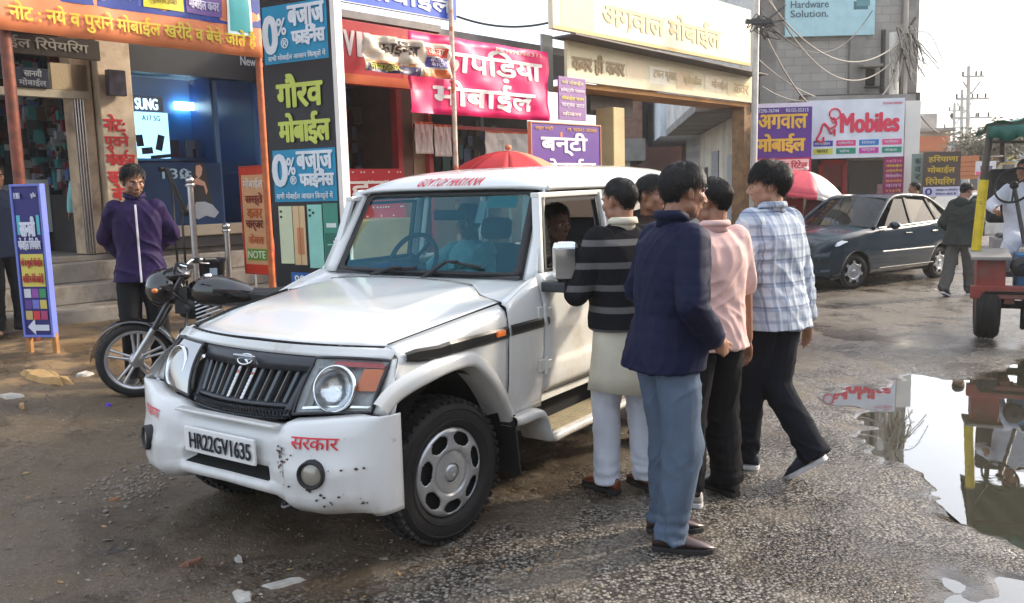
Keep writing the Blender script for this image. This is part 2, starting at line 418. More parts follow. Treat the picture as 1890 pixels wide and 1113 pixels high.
# ------------------------------------------------------------------ shop row (frame: u along the street, n away from the road)
ROTF = M((ST, -FN, V((0, 0, 1)))).transposed()
def fw(u, n, z): return ST * u - FN * n + V((0, 0, z))
def FB(mb, u0, u1, n0, n1, z0, z1, m): return mb.box(fw((u0 + u1) / 2, (n0 + n1) / 2, (z0 + z1) / 2), (abs(u1 - u0), abs(n1 - n0), abs(z1 - z0)), m, ROTF)
def UZ(px, py, n): p = front(px, py, n); return p.dot(ST), p.z
def pl(n): return (-FN * n, ST)
plaster = mat('aged plaster', (.40, .36, .30), .8, var=(1.4, .3), bump=(9, .4), dirt=((.16, .13, .10), 1.1, .5, .75))
tan = mat('tan marble cladding', (.46, .34, .22), .5, var=(3, .35), bump=(5, .2), dirt=((.2, .12, .07), 2.5, .52, .7))
concrete = mat('bare concrete', (.25, .235, .215), .88, var=(1.2, .25), bump=(12, .5), dirt=((.12, .11, .10), .7, .5, .75))
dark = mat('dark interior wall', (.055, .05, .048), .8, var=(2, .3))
steel = mat('brushed steel', (.55, .55, .55), .28, 1., var=(20, .1))
black = mat('black painted metal', (.016, .016, .017), .4, var=(6, .2))
rust = mat('rust red painted pipe', (.20, .055, .03), .55, .2, var=(9, .4), bump=(20, .3), dirt=((.09, .05, .03), 6, .5, .7))
white = mat('white board', (.78, .78, .76), .5, var=(2, .05))
wood = mat('raw timber', (.34, .20, .09), .7, var=(6, .35), bump=(18, .4))
shopglass = glass('shop glass', (.80, .92, .97), .55, .02, 1.4)
def stock(mb, u0, u1, n0, n1, z0, z1, cnt, pal, sz=(.10, .18)):
    for _ in range(cnt):
        u = random.uniform(u0, u1); n = random.uniform(n0, n1); z = random.uniform(z0, z1); c = random.choice(pal)
        FB(mb, u, u + random.uniform(*sz) * .7, n, n + .03, z, z + random.uniform(*sz), c)
goods = [mat('stock %s' % n, c, .4) for n, c in (('grey', (.22, .23, .25)), ('white', (.26, .26, .25)), ('black', (.025, .025, .03)), ('brown', (.08, .05, .03)), ('black', (.03, .03, .035)), ('maroon', (.14, .02, .03)), ('blue', (.05, .10, .22)), ('teal', (.03, .16, .15)))]
NF = 10.8
# --- steps and plinth in front of the two left shops
uA, _ = UZ(-260, 430, NF); uB, _ = UZ(640, 430, NF)
stepm = mat('worn cement steps', (.23, .205, .175), .8, var=(2, .3), bump=(14, .5), dirt=((.12, .085, .055), 2.2, .48, .68))
t = thing('shop_plinth', 'grey cement plinth with steps in front of the left shops', 'steps', fw((uA + uB) / 2, 10, 0))
inv = t.matrix_world.inverted() if False else M.Translation(-t.location)
def part(mb, name, parent, each=False, **k):                       # a part given in world coordinates under an unrotated thing
    for i in range(len(mb.v)): mb.v[i] = mb.v[i] - V(parent.location)
    return build_each(mb, name, parent, **k) if each else mb.build(name, parent, **k)
part(FB(MB(), uA, uB, 9.75, 13.6, .1, .50, stepm), 'landing', t, bevel=.015)
part(FB(MB(), uA, uB, 10.25, 13.6, .502, .72, stepm), 'step', t, bevel=.015)
part(FB(MB(), uA, uB, 10.55, 13.6, .722, .95, stepm), 'step', t, bevel=.015)
part(FB(MB(), uA, uB, 10.8, 13.6, .952, 1.02, stepm), 'shop_floor', t, bevel=.01)
# --- left shop
u0, _ = UZ(-200, 300, NF); u1, _ = UZ(186, 300, NF); u2, _ = UZ(247, 300, NF)
t = thing('shop', 'dim open phone repair shop at far left with stock hanging inside', 'shop', fw(u0, NF, 1.02))
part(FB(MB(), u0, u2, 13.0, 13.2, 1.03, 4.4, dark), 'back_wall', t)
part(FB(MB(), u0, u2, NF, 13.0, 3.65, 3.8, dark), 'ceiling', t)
part(FB(MB(), u1 - .26, u1 - .02, NF + .02, 11.1, 1.03, 3.64, tan), 'door_jamb', t, bevel=.01)
uu, zt = UZ(20, 165, NF); ue, _ = UZ(165, 165, NF)
part(FB(MB(), u0, ue, NF, NF + .12, zt - .06, zt + .03, mat('cream door lintel', (.4, .36, .27), .6, var=(4, .2))), 'lintel', t)
part(FB(MB(), UZ(96, 140, NF)[0], ue, NF + .02, NF + .1, zt + .035, zt + .34, mat('cream slat panel', (.42, .33, .2), .6, bump=(30, .5))), 'transom_panel', t)
b = MB()
for k in range(4): FB(b, UZ(146 + k * 5, 300, NF)[0], UZ(147.4 + k * 5, 300, NF)[0], NF - .02, NF + .02, 1.03, zt - .07, steel)
part(b, 'folding_grille', t)
b = MB(); FB(b, u0, ue - .2, 12.2, 12.9, 1.03, 1.9, mat('grey counter', (.19, .21, .21), .5, var=(3, .2))); part(b, 'counter', t, bevel=.01)
b = MB(); FB(b, UZ(42, 300, 11.6)[0], UZ(80, 300, 11.6)[0], 11.5, 11.56, 1.3, 1.95, mat('grey showcase side', (.27, .30, .29), .4)); part(b, 'showcase', t)
b = MB(); stock(b, u0, ue, 12.3, 12.9, 2.1, 3.5, 260, goods); stock(b, UZ(55, 300, 11.8)[0], ue - .3, 11.7, 12.2, 2.35, 3.3, 110, goods)
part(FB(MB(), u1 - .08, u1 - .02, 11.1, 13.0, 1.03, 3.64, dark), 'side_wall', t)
for _ in range(220):
    n_ = random.uniform(11.15, 12.9); z_ = random.uniform(1.75, 3.4); FB(b, u1 - .14 - random.random() * .1, u1 - .09, n_, n_ + random.uniform(.04, .11), z_, z_ + random.uniform(.06, .17), random.choice(goods))
o = part(b, 'hanging_stock', t); o['kind'] = 'stuff'
b = MB(); FB(b, u1, u2, NF - .12, NF + .3, 1.03, 3.9, mat('cream stone pillar', (.50, .40, .28), .5, var=(2.5, .3), bump=(7, .3), dirt=((.26, .17, .10), 2.2, .5, .75)))
part(b, 'pillar', t, bevel=.01)
red = hexm('#b3161c')
b = MB(); pm = frame_matrix(fw(u1, NF - .123, 0), ST); zs = [UZ(200, y, NF - .12)[1] for y in (228, 262, 294, 325, 356)]
for s, z, x0, wd in zip(('नोट:', 'पुराने', 'मोबाईल', 'खरीदे', 'बेचे'), zs, (.05, .05, .05, .05, .15), (.62, .7, .85, .75, .6)):
    W_ = u2 - u1; put_text(b, s, x0 * W_, z - .09, wd * W_, .20, red, .004, .04, xf=pm)
part(b, 'painted_notice', t)
b = MB(); FB(b, *sorted((UZ(184, 160, NF)[0], UZ(217, 160, NF)[0])), NF - .25, NF - .16, UZ(200, 180, NF)[1], UZ(200, 133, NF)[1], mat('dark poster box', (.03, .025, .04), .3, var=(8, .8))); part(b, 'meter_box', t, bevel=.01)
pxsign('shop_sign', 'dark fascia board with faded grey lettering under the orange awning', 'sign', (-60, 50), (186, 112), pl(10.3), hexm('#2e2622'), texts=[('ईल िरपेयिरंग', .28, .25, .62, .62, hexm('#8d8982'), .03)])
pxsign('shop_sign', 'small navy board reading मोबाईल over the dim shop door', 'sign', (22, 122), (92, 163), pl(NF - .03), hexm('#101a33'), texts=[('सानवी', .3, .55, .5, .4, hexm('#9aa3ad'), .03), ('मोबाईल', .15, .05, .75, .4, hexm('#8b939d'), .03)])
tag(MB().tube([fw(UZ(9, 60, 9.1)[0], 9.1, Hg(*fw(UZ(9, 60, 9.1)[0], 9.1, 0).xy) - .05), fw(UZ(9, 60, 9.1)[0], 9.1, 3.6)], .055, rust, 12).build('awning_post'), 'rust red pipe post holding up the orange awning at far left', 'post')
# --- blue phone showroom
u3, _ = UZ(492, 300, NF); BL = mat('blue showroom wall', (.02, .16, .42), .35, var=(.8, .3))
t = thing('shop', 'blue phone showroom behind full height glass', 'shop', fw(u2, NF, 1.02))
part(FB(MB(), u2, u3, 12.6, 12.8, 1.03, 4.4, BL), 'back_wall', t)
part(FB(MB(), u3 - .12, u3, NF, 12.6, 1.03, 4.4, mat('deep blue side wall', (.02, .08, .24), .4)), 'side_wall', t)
part(FB(MB(), u2 + .01, u3 - .12, NF + .1, 12.6, 3.45, 3.6, mat('showroom ceiling', (.3, .36, .4), .6)), 'ceiling', t)
part(FB(MB(), u2, u3, NF - .1, NF + .1, 3.25, 4.4, black), 'fascia', t)
b = MB(); ptx = hexm('#c9cdd2'); put_text(b, 'New Gaurav', UZ(436, 116, NF)[0], UZ(440, 122, NF)[1], .62, .12, ptx, .004, .02, xf=frame_matrix(-FN * (NF - .103), ST)); part(b, 'fascia_lettering', t)
zb = UZ(300, 418, NF)[1]
b = MB(); FB(b, u2 + .02, UZ(408, 300, NF)[0], NF + .02, NF + .06, UZ(300, 297, NF)[1] - .02, zb, mat('dark blue glass vinyl', (.012, .035, .09), .55, var=(1, .4), spec=.2)); part(b, 'printed_window_film', t)
b = MB(); FB(b, u2, u3 - .1, NF - .16, NF + .2, zb - .14, zb, mat('cream stone sill', (.42, .34, .24), .5, var=(3, .2))); part(b, 'sill', t, bevel=.01)
b = MB(); FB(b, u2, u3 - .1, NF - .1, NF + .2, 1.03, zb - .145, mat('dark stone', (.05, .045, .045), .35, var=(2, .3))); part(b, 'sill_wall', t)
b = MB(); fm = frame_matrix(-FN * (NF + .018), ST)
def pz(px, py): return UZ(px, py, NF + .018)
# the advertisement: a woman sitting in a black top and pale skirt
sk = hexm('#c08d74'); hr = hexm('#140f10'); skirt = hexm('#9aa0a6')
def poly(mb, pts, m, z): mb.add([fm @ V((*pz(*p), z)) for p in pts], [tuple(range(len(pts)))], m)
ad = MB()
poly(ad, [(357, 308), (367, 300), (376, 303), (381, 318), (385, 345), (392, 372), (385, 376), (376, 350), (362, 345), (353, 335)], hr, .002)
poly(ad, [(361, 306), (369, 304), (373, 310), (372, 322), (366, 330), (361, 322)], sk, .004)
poly(ad, [(352, 335), (363, 328), (378, 336), (383, 352), (378, 368), (364, 371), (356, 360)], sk, .003)
poly(ad, [(353, 350), (360, 340), (376, 343), (381, 362), (376, 374), (364, 374), (357, 368)], hr, .005)
poly(ad, [(362, 373), (378, 372), (392, 378), (404, 392), (396, 402), (380, 398), (366, 405), (356, 400), (354, 386)], skirt, .006)
poly(ad, [(352, 350), (357, 362), (348, 388), (344, 386)], sk, .005)
put_text(ad, '130', *pz(300, 330), .36, .13, hexm('#9fb6c2'), .004, .02, xf=fm); put_text(ad, '5G', *pz(332, 330), .16, .10, hexm('#9fb6c2'), .004, .02, xf=fm)
part(ad, 'window_advert', t)
b = MB(); lit = emit('backlit pale blue poster', (.42, .66, .80), 1.3)
FB(b, UZ(250, 250, 12.0)[0], UZ(309, 250, 12.0)[0], 11.95, 12.05, UZ(280, 292, 12)[1], UZ(280, 208, 12)[1], lit); FB(b, UZ(247, 250, 12.0)[0], UZ(303, 250, 12.0)[0], 11.97, 12.04, UZ(280, 207, 12)[1], UZ(280, 178, 12)[1], hexm('#0f2a5c'))
part(b, 'lightbox', t)
b = MB(); xm = frame_matrix(-FN * 11.94, ST); q = UZ(250, 201, 11.94); put_text(b, 'SUNG', q[0], q[1], UZ(291, 200, 11.94)[0] - q[0], .15, emit('lit white letters', (.9, .93, .95), 1.0), .004, .045, xf=xm)
q = UZ(262, 222, 11.94); put_text(b, 'A17 5G', q[0], q[1], .26, .07, hexm('#12324d'), .004, .02, xf=xm); part(b, 'lightbox_lettering', t)
b = MB(); dkp = hexm('#123048')
for px, py, w_, h_ in ((252, 262, .10, .16), (262, 276, .16, .09), (290, 270, .10, .22), (278, 284, .30, .05)):
    q = UZ(px, py + 8, 11.94); b.box(xm @ V((q[0] + w_ / 2, q[1] + h_ / 2, .004)), (w_, .004, h_), dkp, ROTF @ M.Rotation(.25 if px == 290 else -.1, 3, 'Y'))
part(b, 'lightbox_phone_picture', t)
b = MB(); FB(b, UZ(325, 197, 12.5)[0], UZ(400, 197, 12.5)[0], 12.5, 12.56, UZ(350, 203, 12.5)[1], UZ(350, 189, 12.5)[1], emit('white strip lamp', (.75, .88, .95), 7)); part(b, 'strip_lamp', t)
b = MB(); FB(b, u2 + .2, u3 - .3, 12.2, 12.55, UZ(350, 292, 12.4)[1] - .05, UZ(350, 292, 12.4)[1], mat('display shelf', (.05, .12, .2), .3)); part(b, 'display_shelf', t)
b = MB(); stock(b, UZ(270, 290, 12.3)[0], UZ(470, 290, 12.3)[0], 12.25, 12.4, UZ(350, 292, 12.4)[1], UZ(350, 290, 12.4)[1], 16, goods, (.1, .3)); o = part(b, 'shelf_stock', t); o['kind'] = 'stuff'
b = MB(); FB(b, u2 + .03, u3 - .12, NF + .066, NF + .074, zb, 3.25, shopglass); part(b, 'glass_front', t)
b = MB()
for px in (251, 408): u_ = UZ(px, 300, NF)[0]; FB(b, u_ - .03, u_ + .03, NF + .04, NF + .1, zb, 3.25, mat('blue steel mullion', (.03, .08, .18), .4))
part(b, 'mullion', t, each=True)
# --- orange awning banner over both shops (sloping outwards a little)
or_ = flat(.80, .25, .10); bl_ = hexm('#2b3f8f'); yl = hexm('#d9c33c')
a = front(-30, 51, 9.0); e = front(488, 108, 9.0); dirA = V(((e - a).x, (e - a).y, 0)); wA = dirA.length
tl = sign('awning_banner', 'long orange awning banner with yellow lettering above the left shops', 'awning', V((a.x, a.y, (a.z + e.z) / 2)), dirA, wA, 1.75, or_,
     rects=[(0, .19, 1, .85, bl_), (.02, .24, .14, .5, hexm('#dfe4e8')), (.17, .26, .12, .1, hexm('#e0b43c')), (.36, .225, .15, .13, hexm('#5a5fa8')), (.52, .225, .15, .13, hexm('#e3d23a')), (.68, .225, .145, .13, hexm('#7d5d9c')), (.69, .37, .13, .1, hexm('#e3d23a')), (.845, .13, .105, .62, hexm('#d7e6e6')), (.855, .15, .085, .56, hexm('#3f9fa6'))],
     texts=[('नोट : नये व पुराने मोबाईल खरीदे व बेचे जाते है', .075, .035, .885, .125, yl, .025), ('नये मोबाईल', .375, .25, .12, .08, hexm('#d8dcec'), .03), ('एसेसरीज', .545, .25, .1, .08, hexm('#a08020'), .03), ('मोबाईल कवर', .69, .25, .12, .08, hexm('#d0c8dc'), .03)], thick=.05, wav=.018)
tag(MB().tube([fw(UZ(489, 300, 9.1)[0], 9.1, .2), fw(UZ(489, 300, 9.1)[0], 9.1, 3.6)], .04, mat('orange painted pipe', (.5, .13, .04), .5, var=(8, .3)), 10).build('awning_post'), 'orange pipe post at the left edge of the tall black sign', 'post')
tinr = mat('added roof tin', (.20, .19, .18), .55, .3, var=(3, .3))
ob = FB(MB(), u0, UZ(489, 300, 9.0)[0], 9.05, 13.2, 4.55, 4.62, tinr).build('added_shade_roof'); tag(ob, 'added tin roof hidden behind the long orange banner to shade the left shops', 'awning')  # unseen roof added to keep skylight off the left shop fronts
# --- tall black pillar sign
PD = V((.876, -.48, 0)); P0 = at(515, 540, 10.0)
cy = hexm('#1190b8'); bk = hexm('#10131a'); yg = hexm('#c3cf5a'); wt = hexm('#dfe6ea')
pb = onplane(512, 545, P0, PD); wP = (onplane(624, 300, P0, PD) - pb).dot(PD); wP = 1.0 * wP
def ph(py, px=560): return (onplane(px, py, P0, PD).z - pb.z)
HP = ph(-60); S = lambda y: ph(y) / HP
def tx(s, x, y1, w_, y0, m, bo=.05): return (s, x, S(y1), w_, S(y0) - S(y1), m, bo)
phm = [hexm(c) for c in ('#cfd8b4', '#b9b88e', '#d9b98a', '#8fcfc0', '#3e8f7a', '#2a6d5e')]
sign('pillar_sign', 'tall black and cyan pillar sign with 0% finance panels and phone pictures', 'sign', pb, PD, wP, HP, bk,
    rects=[(.03, S(112), .92, S(2) - S(112), cy), (.06, S(372), .91, S(275) - S(372), cy),
           (.10, S(487), .20, S(380) - S(487), phm[0]), (.31, S(489), .18, S(380) - S(489), phm[2]), (.36, S(470), .10, S(420) - S(470), hexm('#c98458')), (.53, S(494), .21, S(378) - S(494), phm[3]), (.755, S(496), .21, S(376) - S(496), phm[4]), (.765, S(490), .19, S(430) - S(490), phm[5]),
           (.24, S(530), .76, S(503) - S(530), hexm('#1f5fa8'))] + [(x_, S(y_), .035, .007, hexm('#20242a')) for x_, y_ in ((.12, 392), (.12, 402), (.55, 390), (.55, 400), (.60, 395))] + [(.405, S(489), .006, S(380) - S(489), hexm('#8a6a50')), (.80, S(420), .14, S(412) - S(420), hexm('#d8e8e4')), (.805, S(452), .12, .004, hexm('#7fd0c0'))],
    texts=[tx('0', .05, 92, .19, 22, wt, .06), tx('%', .25, 60, .13, 28, wt, .03), tx('®', .30, 85, .10, 66, wt, .03), tx('बजाज', .42, 45, .50, 8, wt, .06), tx('फाईनैंस', .46, 83, .46, 47, wt, .06), tx('सभी मोबाईल आसान िकश्तों में', .10, 110, .82, 95, wt, .02),
           tx('गौरव', .20, 196, .64, 135, yg, .05), tx('मोबाईल', .20, 266, .72, 208, yg, .05),
           tx('0', .07, 342, .2, 284, wt, .06), tx('%', .28, 322, .12, 290, wt, .03), tx('®', .32, 340, .09, 324, wt, .03), tx('बजाज', .43, 312, .5, 280, wt, .06), tx('फाईनैंस', .46, 346, .48, 313, wt, .06), tx('सभी मोबाईल आसान िकश्तों में', .10, 370, .82, 354, wt, .02),
           ('98124-088', .30, S(527), .66, S(508) - S(527), wt, .03)], thick=.16, frame=None)
b = MB(); q = frame_matrix(pb, PD)
b.box(q @ V((wP + .03, HP / 2, -.05)), (.06, .12, HP), hexm('#e8e2da'), M((PD, V((PD.y, -PD.x, 0)), V((0, 0, 1)))).transposed()); tag(b.build('sign_upright'), 'white upright along the right edge of the tall black sign', 'post')
b = MB(); ax_ = [onplane(px, py, P0 + V((.48, -.876, 0)) * .004, PD) for px, py in ((529, 515), (549, 494), (549, 503), (549, 530), (549, 536))]
# --- red shop behind the SUV
u4, _ = UZ(625, 300, 10.4); u5, _ = UZ(762, 300, 10.4); u6, _ = UZ(1010, 250, 10.4); RD = mat('red shop paint', (.36, .02, .02), .45, var=(1.5, .25))
t = thing('shop', 'red painted shop with dark doorway and dotted red counter cloth', 'shop', fw(u4, 10.4, 0))
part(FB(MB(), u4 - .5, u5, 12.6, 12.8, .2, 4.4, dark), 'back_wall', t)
b = MB(); FB(b, u4 - .6, UZ(643, 300, 10.4)[0], 10.38, 12.6, .2, 4.0, RD); FB(b, UZ(733, 300, 10.4)[0], UZ(742, 300, 10.4)[0], 10.36, 10.5, .2, 3.3, RD); part(b, 'door_frame', t)
part(FB(MB(), UZ(742, 300, 10.4)[0], u5, 10.4, 12.6, .2, 3.4, mat('brown cladding', (.13, .06, .035), .6, var=(3, .3))), 'side_wall', t)
b = MB(); cloth = mat('dotted red cloth', (.45, .012, .02), .7, bump=(12, .4)); dots = mat('white dots', (.75, .7, .65), .7)
ua, ub = UZ(632, 330, 10.2)[0], UZ(738, 330, 10.2)[0]; za = UZ(690, 312, 10.2)[1]; FB(b, ua, ub, 10.1, 10.3, .9, za, cloth)
for k in range(60):
    u_ = random.uniform(ua + .03, ub - .06); z_ = za - .06 - random.randint(0, 7) * .13; FB(b, u_, u_ + .022, 10.094, 10.1, z_, z_ + .022, dots)
part(b, 'counter_cloth', t)
b = MB(); stock(b, UZ(650, 250, 11)[0], UZ(730, 250, 11)[0], 11.2, 12.4, 1.9, 3.2, 60, goods, (.12, .35)); o = part(b, 'shelf_stock', t); o['kind'] = 'stuff'
b = MB(); FB(b, UZ(640, 420, 9.6)[0], UZ(760, 420, 9.6)[0], 9.6, 10.1, .25, UZ(690, 405, 9.6)[1], mat('cream counter', (.55, .42, .2), .5, var=(2, .15))); ob = b.build('shop_counter', bevel=.02); tag(ob, 'cream counter in front of the red shop, seen through the windscreen', 'counter')
b = MB(); put_text(b, 'हर', UZ(655, 385, 10.0)[0], 1.55, .7, .3, dots, .0, .03, xf=frame_matrix(-FN * 10.09, ST)); part(b, 'cloth_lettering', t)
part(FB(MB(), u4 - .6, u5, 9.65, 12.8, 4.05, 4.15, tinr), 'roof', t)  # hidden roof added so less skylight reaches the red shop front
# fascia + orange lip
rf = flat(.48, .018, .022)
pxsign('shop_sign', 'deep red fascia with white slanted strokes and orange lower lip', 'sign', (600, 30), (842, 172), pl(9.6), rf, rects=[(0, 0, 1, .16, flat(.62, .13, .03)), (.55, .16, .45, .72, flat(.60, .07, .03))], texts=[('V', .12, .45, .07, .38, hexm('#d8cfc8'), .05), ('I', .215, .45, .03, .38, hexm('#d8cfc8'), .05)], thick=.12)
pxsign('banner', 'blue banner with big white lettering above the red shop', 'banner', (588, -62), (843, 40), pl(8.95), hexm('#2f57c4'), rects=[(0, 0, 1, .03, white)], texts=[('के मोबाईल', .03, .2, .93, .66, hexm('#f2f2ee'), .05)], thick=.05)
tag(MB().tube([fw(UZ(838, 200, 8.9)[0], 8.9, .1), fw(UZ(838, 200, 8.9)[0], 8.9, 4.6)], .035, mat('orange and white chipped pipe', (.62, .50, .40), .5, var=(7, .35), dirt=((.55, .14, .05), 4, .52, .6)), 10).build('banner_post'), 'slim orange and white post right of the torn banner', 'post')
pxsign('torn_banner', 'torn white finance banner hanging crooked below the blue banner', 'banner', (668, 60), (833, 147), pl(8.75), hexm('#d9c8b4'), rects=[(.03, .0, .6, .24, hexm('#3a2f57')), (.02, .24, .55, .08, hexm('#c98a5c')), (.70, .62, .26, .26, hexm('#d5432e')), (.70, .3, .26, .28, hexm('#4a3f88')), (.66, .02, .3, .22, hexm('#e0743c'))],
   texts=[('फाईनेंस', .17, .50, .44, .42, hexm('#3c2418'), .04), ('का.का', .72, .66, .2, .18, hexm('#f0d8c8'), .03), ('बजाज', .74, .45, .18, .12, hexm('#e4dff0'), .03), ('कार्ड', .76, .31, .14, .12, hexm('#e4dff0'), .03), ('मोबाईल', .05, .05, .33, .22, hexm('#c8c04a'), .03)], wav=.05)
# --- shop behind the pink sign
t = thing('shop', 'low brown fronted shop under the pink sign with dark opening', 'shop', fw(u5, 10.4, 0)); u7, _ = UZ(1112, 250, 10.4)
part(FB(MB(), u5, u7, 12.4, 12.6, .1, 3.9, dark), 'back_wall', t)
part(FB(MB(), u5, u7 + .4, 9.7, 12.6, 4.0, 4.12, mat('tin roof sheet', (.16, .15, .15), .5, .4, var=(3, .3))), 'roof', t)
b = MB(); FB(b, u5 + .02, UZ(795, 300, 10.4)[0], 10.4, 10.5, .1, 4.0, mat('tan plywood', (.33, .22, .12), .6, var=(3, .25))); FB(b, UZ(795, 300, 10.4)[0], u7, 10.42, 10.5, .1, 1.9, mat('brown board', (.12, .06, .04), .6)); part(b, 'front_wall', t)
b = MB(); FB(b, UZ(793, 300, 10.3)[0], UZ(800, 300, 10.3)[0], 10.3, 10.42, .1, 3.0, RD); FB(b, u5, UZ(985, 235, 10.3)[0], 10.3, 10.36, UZ(900, 238, 10.3)[1] - .03, UZ(900, 238, 10.3)[1] + .03, RD); part(b, 'red_rail', t)
b = MB(); stock(b, UZ(850, 280, 11)[0], UZ(990, 280, 11)[0], 11.2, 12, 1.9, 2.8, 60, goods, (.12, .3)); o = part(b, 'shelf_stock', t); o['kind'] = 'stuff'
for i, (x0, x1, y0, y1, lb) in enumerate(((765, 800, 224, 284, 'white printed sheet with a red top edge, left of the slim post'), (801, 834, 229, 289, 'white printed sheet with a red top edge, touching the slim post'), (895, 975, 241, 290, 'wide white sheet hanging behind the red umbrella'))):
    pxsign('hanging_sheet', lb, 'sheet', (x0, y0), (x1, y1), pl(10.2), hexm('#e6e2da'), rects=[(0, .93, 1, .07, hexm('#d9622f')), (.3, .15, .12, .5, hexm('#c9c6c4')), (.62, .1, .1, .6, hexm('#cfcac8'))], thick=.01, wav=.012, group='sheets hung in front of the brown shop')
pk = flat(.80, .010, .15)
pxsign('banner', 'bright pink banner with two lines of white Hindi lettering', 'banner', (752, 56), (1013, 224), pl(9.0), pk, rects=[(0, .0, .14, .30, pk)], texts=[('कापिड़या', .14, .50, .80, .40, hexm('#f4efe9'), .045), ('मोबाईल', .15, .09, .72, .36, hexm('#f4efe9'), .05), ('M. 9896746313', .58, .905, .36, .05, hexm('#e8c8b0'), .02)], wav=.03)
pxsign('shop_sign', 'grey metal end panel beside the pink banner', 'sign', (1000, 62), (1022, 168), pl(9.35), mat('grey sheet metal', (.38, .38, .38), .5, .3, var=(3, .2)))
pxsign('shop_sign', 'purple Hindi board behind the SUV roof with yellow top line', 'sign', (980, 226), (1108, 318), pl(8.6), hexm('#5b2e8c'), rects=[(.40, .74, .03, .10, hexm('#d9803c'))], texts=[('बन्टी', .13, .36, .66, .46, hexm('#f0e8ec'), .05), ('मोबाईल', .12, -.06, .80, .34, hexm('#f0e8ec'), .05), ('राहुल बन्टी', .05, .86, .24, .09, hexm('#d9a03c'), .02), ('M. 90341-30580', .50, .87, .44, .07, hexm('#d9a03c'), .02)], thick=.05, frame=hexm('#c98a6a'), fw=.02)
pxsign('poster', 'narrow mauve poster of price lines left of the yellow gate', 'poster', (1031, 140), (1082, 224), pl(8.9), hexm('#8a5f9c'), texts=[('नये मोबाईल', .1, .82, .8, .11, hexm('#e8d8a0'), .03), ('इलेक्ट्रिक साइकल', .06, .64, .88, .11, hexm('#f0e4ea'), .03), ('मोबाईल कवर', .08, .46, .84, .11, hexm('#e8d860'), .03), ('चार्जर डाटा', .08, .28, .84, .11, hexm('#f0e4ea'), .03), ('केबल', .1, .1, .7, .11, hexm('#f0d8d0'), .03)], thick=.03)
# --- yellow gate over the lane
ye = mat('cream yellow hoarding', (.80, .72, .47), .5, var=(.8, .08), bump=(2, .2)); ye2 = mat('pale cream hoarding', (.76, .69, .50), .5, var=(.8, .06), bump=(2, .2))
pxsign('gate_sign', 'long cream yellow hoarding spanning the lane gate with brown lettering', 'sign', (1046, 74), (1397, 191), pl(8.95), ye,
   rects=[(.25, .15, .08, .7, hexm('#e8d2b0')), (.36, .2, .10, .5, hexm('#f0e8d4')), (.50, .15, .09, .55, hexm('#dcc09a')), (.66, .2, .1, .5, hexm('#efe2c6')), (.80, .15, .15, .5, hexm('#e0cfa0'))],
   texts=[('कवर ही कवर', .02, .22, .22, .52, hexm('#8a6a3c'), .05), ('टफन ग्लास', .38, .3, .12, .3, hexm('#c9b088'), .04), ('एसेसरीज', .54, .3, .1, .3, hexm('#cbb27e'), .04), ('मोबाईल', .70, .3, .1, .3, hexm('#c9b088'), .04), ('कवर', .84, .25, .1, .3, hexm('#b8a070'), .04)], thick=.06)
pxsign('gate_board', 'upper cream board on the lane gate with pale white lettering', 'sign', (1018, -90), (1385, 122), pl(8.85), ye2, rects=[(.0, .0, 1, .05, hexm('#d8b070')), (.03, .05, .13, 1, hexm('#e8d49a'))], texts=[('अगवाल मोबाईल', .20, .16, .60, .42, hexm('#cdb88a'), .05), ('/', .305, .15, .02, .13, hexm('#cdb88a'), .05)], thick=.1)
b = MB(); A_, B_ = front(1040, 66, 8.8), front(1398, 140, 8.8)
for k in range(90):
    q0 = A_.lerp(B_, k / 90); q1 = A_.lerp(B_, (k + .5) / 90); b.bar(q0, q1, .5, .03, mat('corrugated tin', (.12, .11, .11), .5, .4)); b.bar(q1, A_.lerp(B_, (k + 1) / 90), .5, .02, MATS['corrugated tin'])
tag(b.build('corrugated_canopy'), 'dark corrugated tin strip between the two gate hoardings', 'canopy')
t = thing('lane_gate', 'cream and timber gateway posts under the yellow hoarding', 'gate', fw(UZ(1130, 300, 9.3)[0], 9.3, 0))
ycol = mat('yellow washed column', (.60, .47, .24), .7, var=(2, .15), dirt=((.38, .24, .11), 4, .58, .72), bump=(8, .3))
part(FB(MB(), UZ(1116, 260, 9.3)[0], UZ(1151, 260, 9.3)[0] - .25, 9.1, 9.5, -.1, 3.1, ycol), 'column', t, bevel=.015)
part(FB(MB(), UZ(1362, 260, 9.2)[0], UZ(1390, 260, 9.2)[0], 9.05, 9.35, -.2, 3.4, wood), 'timber_post', t, bevel=.01)
part(FB(MB(), UZ(1050, 200, 9.3)[0], UZ(1392, 200, 9.3)[0], 9.05, 9.75, 3.36, 3.44, mat('orange plywood soffit', (.56, .27, .07), .6, var=(2, .25))), 'soffit', t)
part(FB(MB(), UZ(1086, 200, 9.6)[0], UZ(1164, 200, 9.6)[0], 9.55, 9.65, UZ(1120, 214, 9.6)[1], 3.35, mat('grey brown shop board', (.11, .095, .08), .6, var=(2, .3))), 'side_board', t)
